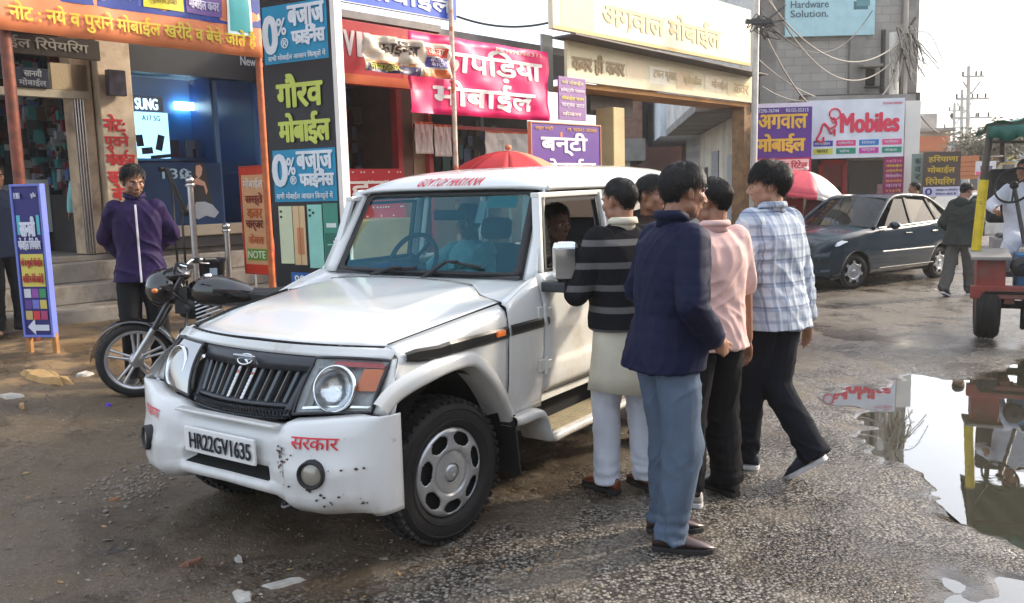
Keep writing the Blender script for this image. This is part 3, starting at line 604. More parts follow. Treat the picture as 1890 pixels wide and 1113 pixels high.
# ------------------------------------------------------------------ white SUV (body frame: s rearwards from the front axle, l to its left, z up)
def lerp(a, b, t): return a + (b - a) * t
def pw(x, pts):                            # piecewise smooth-ish interpolation
    if x <= pts[0][0]: return pts[0][1]
    for (a, ya), (b, yb) in zip(pts, pts[1:]):
        if x <= b: return ya + (yb - ya) * (x - a) / (b - a)
    return pts[-1][1]
def B(s, l, z): return V((s, -l, z))
def spline(pts, n=8):                      # Catmull-Rom through points
    pts = [V(p) for p in pts]; o = []
    for i in range(len(pts) - 1):
        p0 = pts[max(i - 1, 0)]; p1 = pts[i]; p2 = pts[i + 1]; p3 = pts[min(i + 2, len(pts) - 1)]
        for k in range(n):
            t = k / n; o.append(.5 * ((2 * p1) + (p2 - p0) * t + (2 * p0 - 5 * p1 + 4 * p2 - p3) * t * t + (3 * p1 - p0 - 3 * p2 + p3) * t ** 3))
    return o + [pts[-1]]
def gridm(mb, rows, mf):                   # grid with a material chosen per cell
    n = len(rows[0])
    for i in range(len(rows) - 1):
        for j in range(n - 1):
            mb.add([rows[i][j], rows[i][j + 1], rows[i + 1][j + 1], rows[i + 1][j]], [(0, 1, 2, 3)], mf(i, j), True)
    return mb
paint = mat('white car paint', (.68, .69, .67), .20, coat=.6, var=(1.2, .04), dirt=((.42, .36, .27), 3.2, .60, .86), rvar=.06)
paint2 = mat('scuffed white bumper', (.66, .67, .66), .34, coat=.4, var=(2, .05), dirt=((.24, .17, .11), 7, .63, .74), bump=(5, .06))
def road_dust(m, z0, z1, amt):             # dried road dust on the lower body
    t = m.node_tree; b = t.nodes['Principled BSDF']; L = t.links.new; tc = t.nodes.new('ShaderNodeTexCoord'); sx = t.nodes.new('ShaderNodeSeparateXYZ'); L(tc.outputs['Object'], sx.inputs[0])
    n = t.nodes.new('ShaderNodeTexNoise'); n.inputs['Scale'].default_value = 4; n.inputs['Detail'].default_value = 9; n.inputs['Roughness'].default_value = .7; mp = t.nodes.new('ShaderNodeMapping'); mp.inputs['Scale'].default_value = (1.6, 1.6, .7); L(tc.outputs['Object'], mp.inputs[0]); L(mp.outputs[0], n.inputs['Vector'])
    r1 = t.nodes.new('ShaderNodeMapRange'); r1.inputs[1].default_value = z0; r1.inputs[2].default_value = z1; L(sx.outputs['Z'], r1.inputs[0]); r2 = t.nodes.new('ShaderNodeMapRange'); r2.inputs[1].default_value = .35; r2.inputs[2].default_value = .75; L(n.outputs['Fac'], r2.inputs[0])
    mu = t.nodes.new('ShaderNodeMath'); mu.operation = 'MULTIPLY'; L(r1.outputs[0], mu.inputs[0]); L(r2.outputs[0], mu.inputs[1]); m2 = t.nodes.new('ShaderNodeMath'); m2.operation = 'MULTIPLY'; m2.inputs[1].default_value = amt; L(mu.outputs[0], m2.inputs[0])
    mx = t.nodes.new('ShaderNodeMix'); mx.data_type = 'RGBA'; L(m2.outputs[0], mx.inputs[0]); L(b.inputs['Base Color'].links[0].from_socket, mx.inputs[6]); mx.inputs[7].default_value = (.36, .29, .205, 1); L(mx.outputs[2], b.inputs['Base Color'])
road_dust(paint, 1.05, .35, .75); road_dust(paint2, .60, .22, .8)
rub = mat('black rubber', (.013, .013, .014), .6); plas = mat('dark grey plastic', (.022, .024, .027), .45, var=(5, .2))
blk = mat('black grille plastic', (.020, .024, .030), .32, var=(3, .15)); void = mat('dark cavity', (.006, .006, .006), .9)
chrome = mat('chrome', (.75, .77, .78), .10, 1.); silver = mat('silver wheel paint', (.50, .52, .54), .32, .75, var=(14, .10), dirt=((.16, .13, .10), 5, .58, .8))
tyrem = mat('dusty tyre rubber', (.011, .0105, .0105), .7, var=(5, .3), bump=(60, .25), dirt=((.05, .04, .03), 9, .68, .9))
amber = mat('amber lens', (.75, .17, .02), .15, coat=1.); redl = mat('red lens', (.45, .03, .03), .15, coat=1.)
lamp_gl = glass('lamp cover', (.95, .96, .96), .45, .03, 1.3); ws = glass('windscreen glass', (.46, .64, .66), (.20, .52, .66), .008, 1.95); wg = glass('window glass', (.55, .62, .60), 1., .01)
reflector = mat('lamp reflector', (.70, .73, .75), .16, 1., var=(22, .15), bump=(14, .4))
seat_m = mat('grey seat cloth', (.09, .09, .10), .85, bump=(60, .3)); trim = mat('beige door trim', (.25, .22, .18), .7)
redtx = mat('red vinyl lettering', (.62, .02, .04), .4)
YAW = .977954; SUV = thing('suv', 'white government SUV with red Hindi lettering on its scuffed front bumper', 'car', (-.9758, 4.4258, 0), YAW)
LS = lambda z: pw(z, ((.44, .80), (.50, .822), (.62, .84), (.75, .851), (.95, .857), (1.05, .85), (1.14, .832), (1.22, .806)))
ZA = ((-.46, .735), (-.40, .785), (-.30, .832), (-.20, .852), (-.05, .862), (.06, .862), (.13, .845), (.2, .79), (.3, .695), (.4, .575), (.46, .49))
arch = lambda s: pw(s, ZA)
def arch_r(s): d = abs(s - 2.68); return .86 if d < .2 else max(.49, .86 - (d - .2) * 1.35)
lh = lambda s: pw(s, ((-.30, .684), (0, .745), (.43, .79), (.62, .80))); zh = lambda s: pw(s, ((-.30, 1.0), (0, 1.05), (.43, 1.105), (.62, 1.125)))
def Lf(s, z):
    l = LS(z); k = sst(-.02, -.42, s); l -= .085 * k * sst(.70, .97, z)
    return l
for sd in (1, -1):
    mb = MB(); rows = []
    for i in range(25):                    # front wing
        t = i / 24; col = []
        for j in range(15):
            q = j / 14; zf = lerp(.735, .955, q); s0 = -.32 - (.955 - zf) * .52; s = lerp(s0, .428, t)
            zt = zh(s); zl = arch(s) if t > .0 else .735; z = lerp(zl, zt, q ** .9)
            if t == 0: z = zf
            l = Lf(s, z); zs = zt - .085
            if z > zs:
                a = (z - zs) / (zt - zs); l = lerp(Lf(s, zs), lh(s), 1 - math.sqrt(max(0, 1 - a * a)) if a < 1 else 1)
            col.append(B(s, sd * l, z))
        rows.append(col)
    mb.grid(rows, paint); mb.grid([[B(lerp(-.455, -.335, q), sd * lerp(.735, .752, q), lerp(.735, .950, q)), B(lerp(-.450, -.335, q), sd * lerp(.80, .765, q), lerp(.733, .952, q)), rows[0][int(round(14 * q))]] for q in [j / 7 for j in range(8)]], paint); mb.build('wing', SUV, solid=.004)
    mb = MB(); path = spline([V((s, 0, z)) for s, z in ((-.455, .735), (-.38, .79), (-.25, .838), (-.08, .860), (.07, .858), (.15, .825), (.26, .73), (.36, .615), (.455, .49))], 6)
    def flare(path, mb, c):
        rows = []
        for i, p in enumerate(path):
            d = (path[min(i + 1, len(path) - 1)] - path[max(0, i - 1)]).normalized(); nrm = V((-d.z, 0, d.x))
            if nrm.dot(p - c) < 0: nrm = -nrm
            ln = LS(p.z) - .055 * sst(-.2, -.46, p.x)
            sec = [(-.02, ln - .12), (-.006, ln + .02), (0, ln + .036), (.016, ln + .040), (.05, ln + .032), (.066, ln + .018), (.074, ln - .004)]
            rows.append([B(p.x + nrm.x * o, sd * l, p.z + nrm.z * o) for o, l in sec])
        return mb.grid(rows, paint)
    flare(path, mb, V((0, 0, .35))); mb.build('wheel_arch_flare', SUV)
    mb = MB(); pr = spline([V((s, 0, z)) for s, z in ((2.22, .50), (2.33, .66), (2.48, .82), (2.68, .86), (2.88, .82), (3.02, .68), (3.12, .52))], 6); flare(pr, mb, V((2.68, 0, .35))); mb.build('wheel_arch_flare', SUV)
    for (s0, s1, nm, zlo) in ((.432, .762, 'scuttle_panel', lambda s: max(.505, arch(s))), (.775, 1.70, 'front_door', lambda s: .575), (1.715, 2.50, 'rear_door', lambda s: max(.575, arch_r(s))), (2.51, 3.27, 'rear_quarter', lambda s: arch_r(s))):
        mb = MB(); rows = []; N_ = 18
        for i in range(N_ + 1):
            s = lerp(s0, s1, i / N_); zt = lerp(1.100, 1.220, min(1, max(0, (s - .436) / .364)) ** .85) if nm == 'scuttle_panel' else 1.225; col = []
            for j in range(15):
                z = lerp(zlo(s), zt, j / 14); l = LS(z) + (.012 if 'door' in nm else 0) * min(1, min(z - .575 + .1, .25) * 4)
                if 'door' in nm: l -= .012 * (1 - sst(0, .03, min(s - s0, s1 - s, z - .57)))
                if s > 3.15: l -= .05 * sst(3.15, 3.27, s)
                col.append(B(s, sd * l, z))
            rows.append(col)
        mb.grid(rows, paint); o = mb.build(nm, SUV, solid=.012)
        if nm == 'front_door':
            for z in (1.02, .735):
                h = MB(); h.box(B(.735, sd * .862, z), (.055, .02, .07), paint); h.box(B(.795, sd * .874, z), (.05, .012, .05), paint); h.tube([B(.765, sd * .873, z - .05), B(.765, sd * .873, z + .05)], .011, paint, 10); h.build('hinge', o, bevel=.004)
            h = MB(); h.box(B(1.55, sd * .885, 1.08), (.17, .025, .05), plas); h.build('handle', o, bevel=.008)
    mb = MB(); mb.box(B(1.35, sd * .80, .54), (1.85, .03, .055), paint); mb.build('sill', SUV, bevel=.01)
    # stripe moulding in three lengths + side indicator
    for s0, s1, za, zb in ((-.30, .418, .938, .995), (.44, .752, .944, .998), (.79, 1.69, .945, .998), (1.725, 2.49, .945, .998)):
        mb = MB(); rows = []
        for i in range(13):
            s = lerp(s0, s1, i / 12); k = sst(-.30, -.25, s) if s0 < 0 else 1; c_ = (za + zb) / 2 - (.008 if s < -.1 else 0); hh = (zb - za) / 2 * (.6 + .4 * k)
            rows.append([B(s, sd * (Lf(s, c_ + o * hh) + e), c_ + o * hh) for o, e in ((-1, .004), (-1, .016), (-.6, .021), (.6, .021), (1, .016), (1, .004))])
        mb.grid(rows, mat('black side moulding', (.012, .012, .012), .35, var=(6, .3)), False); mb.build('side_moulding', SUV)
    mb = MB(); mb.box(B(.335, sd * (LS(.97) + .022), .972), (.075, .022, .03), amber); mb.build('side_indicator', SUV, bevel=.006)
    mb = MB(); mb.box(B(.57, sd * (LS(.86) + .004), .875), (.105, .006, .022), mat('smoked badge', (.05, .05, .05), .3, .5)); mb.build('badge', SUV, bevel=.003)
    # running board with its S-shaped front bracket
    mb = MB(); prof = spline([(.43, 0, .515), (.52, 0, .505), (.66, 0, .505), (.725, 0, .47), (.765, 0, .38), (.82, 0, .335), (1.0, 0, .335), (2.1, 0, .335), (2.2, 0, .40)], 5)
    mb.grid([[B(p.x, sd * l, p.z + dz) for l, dz in ((.70, .012), (.86, .012), (.895, .006), (.905, -.012), (.90, -.035), (.86, -.045), (.70, -.045))] for p in prof], paint); rb_ = mb.build('running_board', SUV)
    mb = MB(); mb.box(B(1.47, sd * .785, .352), (1.28, .165, .012), mat('beige step tread', (.34, .29, .19), .6, var=(8, .2), bump=(40, .3)))
    for k in range(6): mb.box(B(1.47, sd * (.72 + k * .026), .361), (1.27, .007, .007), MATS['beige step tread'])
    mb.build('step_tread', rb_)
    # greenhouse: pillars and window frames
    up = lambda z: lerp(.806, .718, (z - 1.22) / .46)
    def bars(mb, a, b_, wd, m=paint, th=.03):
        (s0, z0), (s1, z1) = a, b_; pa, pb_ = B(s0, sd * (up(z0) - th / 2), z0), B(s1, sd * (up(z1) - th / 2), z1); mb.bar(pa, pb_, th, wd, m, up=B(0, sd, 0))
    mb = MB(); mb.grid([[B(lerp(.800, 1.084, t), sd * lerp(.712, .660, t), lerp(1.19, 1.68, t)), B(lerp(.78, 1.06, t), sd * lerp(.745, .69, t), lerp(1.19, 1.68, t)), B(lerp(.785, 1.035, t), sd * lerp(.806, .724, t), lerp(1.2, 1.685, t)), B(lerp(.83, 1.06, t), sd * lerp(.80, .715, t), lerp(1.2, 1.685, t))] for t in [k / 10 for k in range(11)]], paint); mb.build('windscreen_pillar', SUV, solid=.01)
    mb = MB()
    bars(mb, (.845, 1.22), (.965, 1.655), .05); bars(mb, (.94, 1.645), (1.69, 1.652), .055); bars(mb, (1.655, 1.22), (1.655, 1.65), .075); fr_ = mb.build('door_window_frame', SUV, bevel=.006)
    mb = MB(); bars(mb, (.885, 1.22), (.990, 1.625), .030, rub, .02); bars(mb, (.985, 1.612), (1.62, 1.618), .022, rub, .02); bars(mb, (1.61, 1.22), (1.61, 1.62), .028, rub, .02); bars(mb, (.86, 1.232), (1.64, 1.232), .03, rub, .02); mb.build('window_seal', fr_)
    mb = MB(); bars(mb, (1.75, 1.22), (1.75, 1.65), .05); bars(mb, (1.72, 1.648), (2.50, 1.648), .055); bars(mb, (2.47, 1.22), (2.45, 1.65), .06); bars(mb, (2.53, 1.22), (2.51, 1.65), .06); bars(mb, (2.5, 1.648), (3.2, 1.648), .055); bars(mb, (3.18, 1.22), (3.12, 1.66), .12); mb.build('rear_window_frame', SUV, bevel=.006)
    for s0, s1 in ((1.76, 2.45), (2.54, 3.15)):
        mb = MB(); mb.add([B(s0, sd * (up(1.23) - .018), 1.23), B(s1, sd * (up(1.23) - .018), 1.23), B(s1 - .02, sd * (up(1.63) - .018), 1.63), B(s0, sd * (up(1.63) - .018), 1.63)], [(0, 1, 2, 3)], wg); mb.build('side_window', SUV)
    mb = MB(); mb.add([B(.90, sd * .785, 1.24), B(1.01, sd * .785, 1.24), B(1.02, sd * .715, 1.62), B(1.0, sd * .715, 1.62)], [(0, 1, 2, 3)], wg); mb.build('quarter_glass', SUV)
    # door mirror
    mb = MB(); c_ = B(.80, sd * .985, 1.298) if sd > 0 else B(1.08, -.93, 1.298); rt = M.Rotation(R(30) if sd > 0 else R(-10), 3, 'Z')
    mb.box(c_, (.06, .135, .205), chrome, rt); mir = mb.build('mirror', SUV, bevel=.03, seg=3)
    mb = MB(); mb.box(c_ + rt @ V((-.031, 0, -.012)), (.006, .105, .160), mat('mirror face', (.8, .82, .84), .04, 1.), rt); mb.build('mirror_face', mir, bevel=.002)
    mb = MB(); mb.box(c_ + B(0, -sd * .055, -.138), (.09, .15, .055), plas); mb.tube([B(c_.x + .05, sd * .82, 1.15), c_ + B(0, -sd * .03, -.12)], .022, plas); mb.build('mirror_bracket', mir, bevel=.012)
    # mud flap and inner arches
    mb = MB(); mb.box(B(.475, sd * .74, .36), (.012, .26, .34), rub, M.Rotation(R(-8), 3, 'Y')); mb.build('mud_flap', SUV)
    for sx in (0, 2.68):
        mb = MB(); rows = []
        for k in range(13):
            a = math.pi * k / 12; rows.append([B(sx - .44 * math.cos(a), sd * l, .36 + .47 * math.sin(a)) for l in (.42, .60, .80)])
        mb.grid(rows, void); mb.add([r_[0] for r_ in rows], [tuple(range(13))], void); mb.build('inner_arch', SUV)
# bonnet with its raised centre
mb = MB(); rows = []
sf = lambda l: -.425 + .14 * (abs(l) / .684) ** 2.2
sr = lambda l: .66 - .20 * (abs(l) / .80) ** 2
def hood(s, l):
    k = sst(-.42, -.02, s); lm = lh(s); z = zh(s); dome = .050 * (1 - sst(.53, .61, abs(l))) + .014 * (1 - (l / lm) ** 2)
    nose = -.018 * (1 - sst(-.42, -.25, s)); return z + dome * k + nose * 0 + (.012 * (1 - (l / .7) ** 2)) * (1 - k)
for i in range(29):
    t = i / 28; row = []
    for j in range(33):
        a = -1 + 2 * j / 32; l0 = .684 * a; l1 = .795 * a; s = lerp(sf(l0), sr(l1), t); l = lh(s) * a; z = hood(s, l)
        if abs(a) > .97: z -= .006
        z -= .02 * (1 - min(1, t / .06)) ** 2
        row.append(B(s, l, z))
    rows.append(row)
mb.grid(rows, paint); mb.build('bonnet', SUV, solid=.012)
mb = MB(); mb.tube([B(sf(l) - .011, l, lerp(.990, 1.0, 1 - abs(l) / .684)) for l in [-.684 + 1.368 * j / 24 for j in range(25)]], .010, void, 6)
for sd in (1, -1): mb.tube([B(s, sd * (lh(s) + .004), zh(s) - .001) for s in [sf(.684) + (.46 - sf(.684)) * j / 16 for j in range(17)]], .0075, void, 6)
for sd in (1, -1):
    for pts in ([(.768, z) for z in (.60, .8, 1.0, 1.19)], [(1.708, z) for z in (.60, .8, 1.0, 1.2)], [(.768, .60), (.79, .575), (1.2, .567), (1.68, .567)], [(.43, z) for z in (.56, .7, .85, 1.0, 1.09)], [(1.73, .567), (2.1, .567)]): mb.tube([B(s, sd * (LS(z) + .0015), z) for s, z in pts], .0055, void, 6)
mb.tube([B(sr(l) + .006, l, hood(sr(l), l) - .004) for l in [-.79 + 1.58 * j / 24 for j in range(25)]], .005, void, 6); mb.build('shut_line', SUV)
# cowl between bonnet and windscreen
wb = lambda l: B(.806 - .045 * (1 - (l / .716) ** 2), l, 1.190 + 0 * l)
def cowlp(a, t):
    l0 = .835 * a; l1 = .80 * a; lc = max(-.716, min(.716, l1)); q = wb(lc); e = sst(.9, 1, abs(a)); s0 = lerp(sr(min(.795, abs(l0))) + .008, .436, e)
    z0 = lerp(hood(sr(min(.795, abs(l0))), min(.79, abs(l0))) - .006, 1.098, e); return B(lerp(s0, q.x - .004, t), lerp(l0, l1, t), lerp(z0, 1.186 + .032 * e, t ** .85))
mb = MB(); mb.grid([[B(lerp(sr(l) + .008, wb(l).x - .004, t), l * lerp(1.03, .99, t), lerp(hood(sr(l), l) - .008, 1.182, t ** .85)) for l in [-.77 + 1.54 * j / 24 for j in range(25)]] for t in (0, .15, .4, .7, 1)], paint) if False else mb.grid([[cowlp(a, t) for a in [-1 + j / 14 for j in range(29)]] for t in (0, .12, .3, .5, .7, .85, 1)], paint); cowl = mb.build('cowl_panel', SUV, solid=.006)
mb = MB(); [mb.sph(B(.70, l, 1.145), (.012, .012, .010), rub, 10, 6) for l in (-.42, .12)]; build_each(mb, 'washer_nozzle', cowl)
# windscreen: glass, rubber seal, wipers
def wsp(a, t, off=0.):                     # a -1..1 across, t 0..1 up
    hw = lerp(.712, .660, t); l = a * hw; s = lerp(.806, 1.088, t) - .045 * (1 - a * a); return B(s - off * .86, l, lerp(1.192, 1.676, t) + off * .5)
mb = MB(); mb.grid([[wsp(-1 + 2 * j / 20, i / 8) for j in range(21)] for i in range(9)], ws); wsc = mb.build('windscreen', SUV)
ring = []
for a0, t0, qa in ((.93, .07, -90), (.93, .93, 0), (-.93, .93, 90), (-.93, .07, 180)):
    for k in range(5): q = R(qa + 90 * k / 4); ring.append((a0 + .055 * math.cos(q), t0 + .055 * math.sin(q)))
full = []
for i in range(len(ring)):
    (a, b_), (c_, d_) = ring[i], ring[(i + 1) % len(ring)]
    for k in range(4): full.append((lerp(a, c_, k / 4), lerp(b_, d_, k / 4)))
mb = MB(); rows = [[wsp(a, t, .012) for a, t in full + full[:1]]]
for sc_, of in ((1.0, .016), (.955, .016), (.935, .008)):
    rows.append([wsp(a * sc_, .5 + (t - .5) * (1 - (1 - sc_) * 1.35), of) for a, t in full + full[:1]])
rows.insert(0, [wsp(a * 1.02, .5 + (t - .5) * 1.03, .0) for a, t in full + full[:1]]); mb.grid(rows, rub); mb.build('windscreen_seal', wsc)
mb = MB(); mb.add([wsp(a, t, -.004) for a, t in ((.50, .80), (.80, .80), (.80, .94), (.50, .94))], [(0, 1, 2, 3)], mat('pale green permit sticker', (.10, .45, .42), .5)); mb.add([wsp(a, t, -.004) for a, t in ((.42, .62), (.50, .62), (.50, .88), (.42, .88))], [(0, 1, 2, 3)], mat('pale sticker', (.6, .62, .6), .5)); mb.build('windscreen_sticker', wsc)
for pv, tip, mid in (((-.48, -.03), (-.02, .07), (-.25, .05)), ((.10, -.03), (.62, .10), (.30, .155))):
    mb = MB(); P_ = [wsp(pv[0], pv[1], .02), wsp(mid[0], mid[1] * .8, .05), wsp(lerp(mid[0], tip[0], .35), lerp(mid[1], tip[1], .2), .04)]
    mb.tube(P_, [.014, .009, .006], rub, 8); mb.tube([wsp(lerp(pv[0], tip[0], .42), mid[1] * .92, .028), wsp(tip[0], tip[1], .022)], .009, rub, 6); mb.sph(wsp(pv[0], pv[1] - .02, .02), .024, rub, 10, 6); mb.build('wiper', SUV)
# roof
zc = lambda s: pw(s, ((1.04, 1.695), (1.075, 1.730), (1.12, 1.757), (1.20, 1.782), (1.35, 1.803), (1.6, 1.822), (2.0, 1.835), (2.6, 1.838), (3.0, 1.825), (3.18, 1.79), (3.26, 1.73), (3.28, 1.69)))
def roof(s, l):
    a = min(1, abs(l) / .735); return 1.690 + (zc(s) - 1.690) * (1 - a ** 5)
fr = lambda l: 1.045 - .05 * (1 - (l / .735) ** 2)
mb = MB(); rows = []
for i in range(41):
    t = i / 40; u_ = t ** 1.5
    rows.append([B(lerp(fr(l), 3.28, u_), l, roof(lerp(1.045, 3.28, u_), l)) for l in [.735 * math.sin(math.pi * (j / 32 - .5)) for j in range(33)]])
mb.grid(rows, paint); rfo = mb.build('roof', SUV, solid=.02)
mb = MB()
for sd in (1, -1): mb.tube([B(1.05, sd * .732, 1.688), B(2, sd * .738, 1.692), B(3.26, sd * .73, 1.690)], .012, paint, 8)
mb.build('rain_gutter', rfo)
tv, tf, (x0, x1, y0, y1) = text_mesh('GOVT.OF HARYANA'); mb = MB()
for bx, by, bz in ((0, 0, 0), (.0022, 0, .0006)):
    pts = []
    for x, y, _z in tv:
        q = (y - y0) / (y1 - y0); l = lerp(-.20, .28, (x - x0) / (x1 - x0)) + .022 * q + bx; sp = lerp(1.052, 1.118, q) + by; ss = sp + (fr(l) - 1.045) * (1 - ((sp - 1.045) / 2.235) ** (1 / 1.5) ** 1)
        pts.append(B(fr(l) + (sp - 1.045) * (3.28 - fr(l)) / (3.28 - 1.045), l, roof(sp, l) + .004 + bz))
    mb.add(pts, tf, redtx)
mb.build('roof_lettering', rfo)
# nose panel between bonnet edge and lamps
mb = MB(); mb.grid([[B(lerp(sf(min(.684, abs(l)) ) - .012, -.452 + .12 * (abs(l) / .75) ** 2.2, t) if abs(l) < .7 else lerp(-.29, -.335, t), l, lerp(.990 + .010 * (1 - (l / .75) ** 2), .948, t) ) for l in [-.755 + 1.51 * j / 28 for j in range(29)]] for t in (0, .3, .7, 1)], paint); mb.build('nose_panel', SUV, solid=.006)
# grille
gs = lambda l, z: lerp(-.630, -.450, (z - .69) / .26) + lerp(.07, .035, (z - .69) / .26) * (l / .37) ** 2
gw = lambda z: lerp(.335, .385, (z - .72) / .23)
GR = MB()
GR.grid([[B(gs(a * .375, z) + .05, a * gw(z), z) for a in [-1 + .1 * k for k in range(21)]] for z in (.69, .80, .94)], void); gro = GR.build('grille', SUV)
mb = MB()
def gstrip(z0, z1, of, m, th=.03): mb.grid([[B(gs(a * gw(z), z) - o, a * gw(z) * 1.0, z) for a in [-1 + .1 * k for k in range(21)]] for z, o in ((z0, -th), (z0 + .004, of), (z1 - .004, of), (z1, -th))], m)
gstrip(.880, .948, .020, blk)
for sd in (1, -1): mb.grid([[B(gs(a * gw(z), z) - o, sd * a * gw(z), z) for z in (.70, .76, .82, .88, .91)] for a, o in ((1.03, -.02), (1.02, .012), (.93, .012), (.92, -.02))], blk)
gstrip(.728, .748, .010, blk); mb.build('grille_surround', gro)
for k in range(13):
    a = (-.84 + 1.68 * k / 12); l = a * .36; big = k % 2 == 0; cen = k in (5, 7)
    if k == 6: wd = .006
    else: wd = .017 if cen else (.020 if big else .006)
    m_ = chrome if cen else (mat('grey slat plastic', (.07, .085, .095), .3, .2) if big and not cen else mat('thin silver slat', (.25, .25, .24), .35, .6))
    if k == 6 or (not big and not cen): m_ = MATS['thin silver slat'] if 'thin silver slat' in MATS else mat('thin silver slat', (.25, .25, .24), .35, .6)
    mb = MB(); mb.bar(B(gs(l, .745) + .004, l * .95, .745), B(gs(l, .892) + .004, l * 1.03, .892), wd, .022, m_, up=(1, 0, 0)); sl_ = mb.build('grille_slat', gro, bevel=.003)
    if cen:
        mb = MB()
        for q in range(10):
            z0 = .75 + q * .0142; c_ = redl if q % 2 == (1 if q > 6 else 3) else mat('white reflective tape', (.7, .72, .74), .35)
            mb.bar(B(gs(l, z0) - .010, l * lerp(.95, 1.03, q / 10), z0), B(gs(l, z0 + .012) - .010, l * lerp(.95, 1.03, (q + .8) / 10), z0 + .012), wd * .8, .004, redl if q in (9, 7) else MATS['white reflective tape'] if 'white reflective tape' in MATS else c_, up=(1, 0, 0))
        mb.build('reflective_tape', sl_)
mb = MB()
for k in range(36):
    l = -.33 + .66 * k / 35
    for dz in (1, -1): mb.bar(B(gs(l, .70) - .004, l, .69 if dz > 0 else .728), B(gs(l, .70) - .004, l + .02, .728 if dz > 0 else .69), .004, .008, blk, up=(1, 0, 0))
gstrip(.682, .692, .006, blk); mb.build('grille_mesh', gro)
mb = MB(); c_ = B(gs(0, .912) - .034, 0, .912); nrm = V((-.80, 0, .6)); mb.box(c_, (.014, .15, .070), mat('brushed badge plate', (.45, .48, .52), .25, .9), M.Rotation(R(-34), 3, 'Y')); bp_ = mb.build('emblem_plate', gro, bevel=.006)
mb = MB(); e1, e2 = V((0, 1, 0)), V((.6, 0, .8)).normalized(); ctr = c_ + nrm * .011
mb.tube([ctr + e1 * .050 * math.cos(a) + e2 * .027 * math.sin(a) for a in [2 * math.pi * k / 28 for k in range(29)]], .0045, chrome, 6, False)
for o in (-1, 1): mb.tube([ctr + e1 * (-.030 + .02 * t * (1 if o > 0 else 1) + o * .008 * math.sin(t * 1.6)) * 1 + e1 * .026 * t + e2 * (-.018 + .036 * t) for t in [k / 8 for k in range(9)]], [.002 + .004 * math.sin(math.pi * k / 8) for k in range(9)], chrome, 6)
mb.build('emblem', bp_)
# head lamps
for sd in (1, -1):
    q00, q10, q11, q01 = B(-.575, sd * .372, .712), B(-.455, sd * .735, .735), B(-.335, sd * .752, .945), B(-.445, sd * .405, .948)
    def hp(a, b_, off=0.):
        p = q00.lerp(q10, a).lerp(q01.lerp(q11, a), b_); bul = .05 * (1 - (2 * a - 1) ** 2) * .6 + .02 * (1 - (2 * b_ - 1) ** 2)
        n_ = V((-.88, -sd * .30, .36)).normalized(); return p + n_ * (bul + off)
    mb = MB(); A8 = [k / 8 for k in range(9)]
    mb.grid([[hp(a, b_, -.05 if 0 < a < 1 and 0 < b_ < 1 else 0) for a in A8] for b_ in A8], mat('lamp housing', (.56, .59, .60), .35, .0, var=(30, .2), bump=(20, .5))); hl = mb.build('headlight', SUV)
    mb = MB(); edge = [hp(a, 0, .002) for a in A8] + [hp(1, b_, .002) for b_ in A8[1:]] + [hp(a, 1, .002) for a in A8[::-1][1:]] + [hp(0, b_, .002) for b_ in A8[::-1][1:]]
    mb.tube(edge, .0075, plas, 6, False); mb.build('lamp_rim', hl)
    nn = V((-.88, -sd * .20, .30)).normalized(); cc = hp(.47, .43, -.03)
    mb = MB(); mb.lathe([(.0, -.02), (.05, -.012), (.082, .012), (.096, .03)], reflector, cc, nn, 28); mb.lathe([(.094, .022), (.098, .032), (.104, .032), (.108, .02)], chrome, cc, nn, 32); mb.build('reflector', hl)
    mb = MB(); mb.grid([[hp(a, lerp(.40, .74, b_) + .10 * b_ * a, -.016) for a in (.72, .80, .88, .96)] for b_ in (0, .33, .66, 1)], amber); mb.build('indicator_lens', hl)
    mb = MB(); mb.grid([[hp(a, b_, -.010) for a in [.30 + .066 * k for k in range(11)]] for b_ in (.84, .94)], redl); mb.build('red_marker_strip', hl)
    mb = MB(); mb.grid([[hp(a, b_, -.03) for a in (.05, .12, .20)] for b_ in (.12, .5, .82)], mat('side lamp grey', (.30, .31, .29), .35, .3, bump=(30, .4))); mb.grid([[hp(a, b_, -.018) for a in [.08 + .1 * k for k in range(10)]] for b_ in (.09, .13)], chrome); mb.build('side_lamp', hl)
    mb = MB(); mb.grid([[hp(a, b_, .004) for a in A8] for b_ in A8], lamp_gl); mb.build('lens_cover', hl)
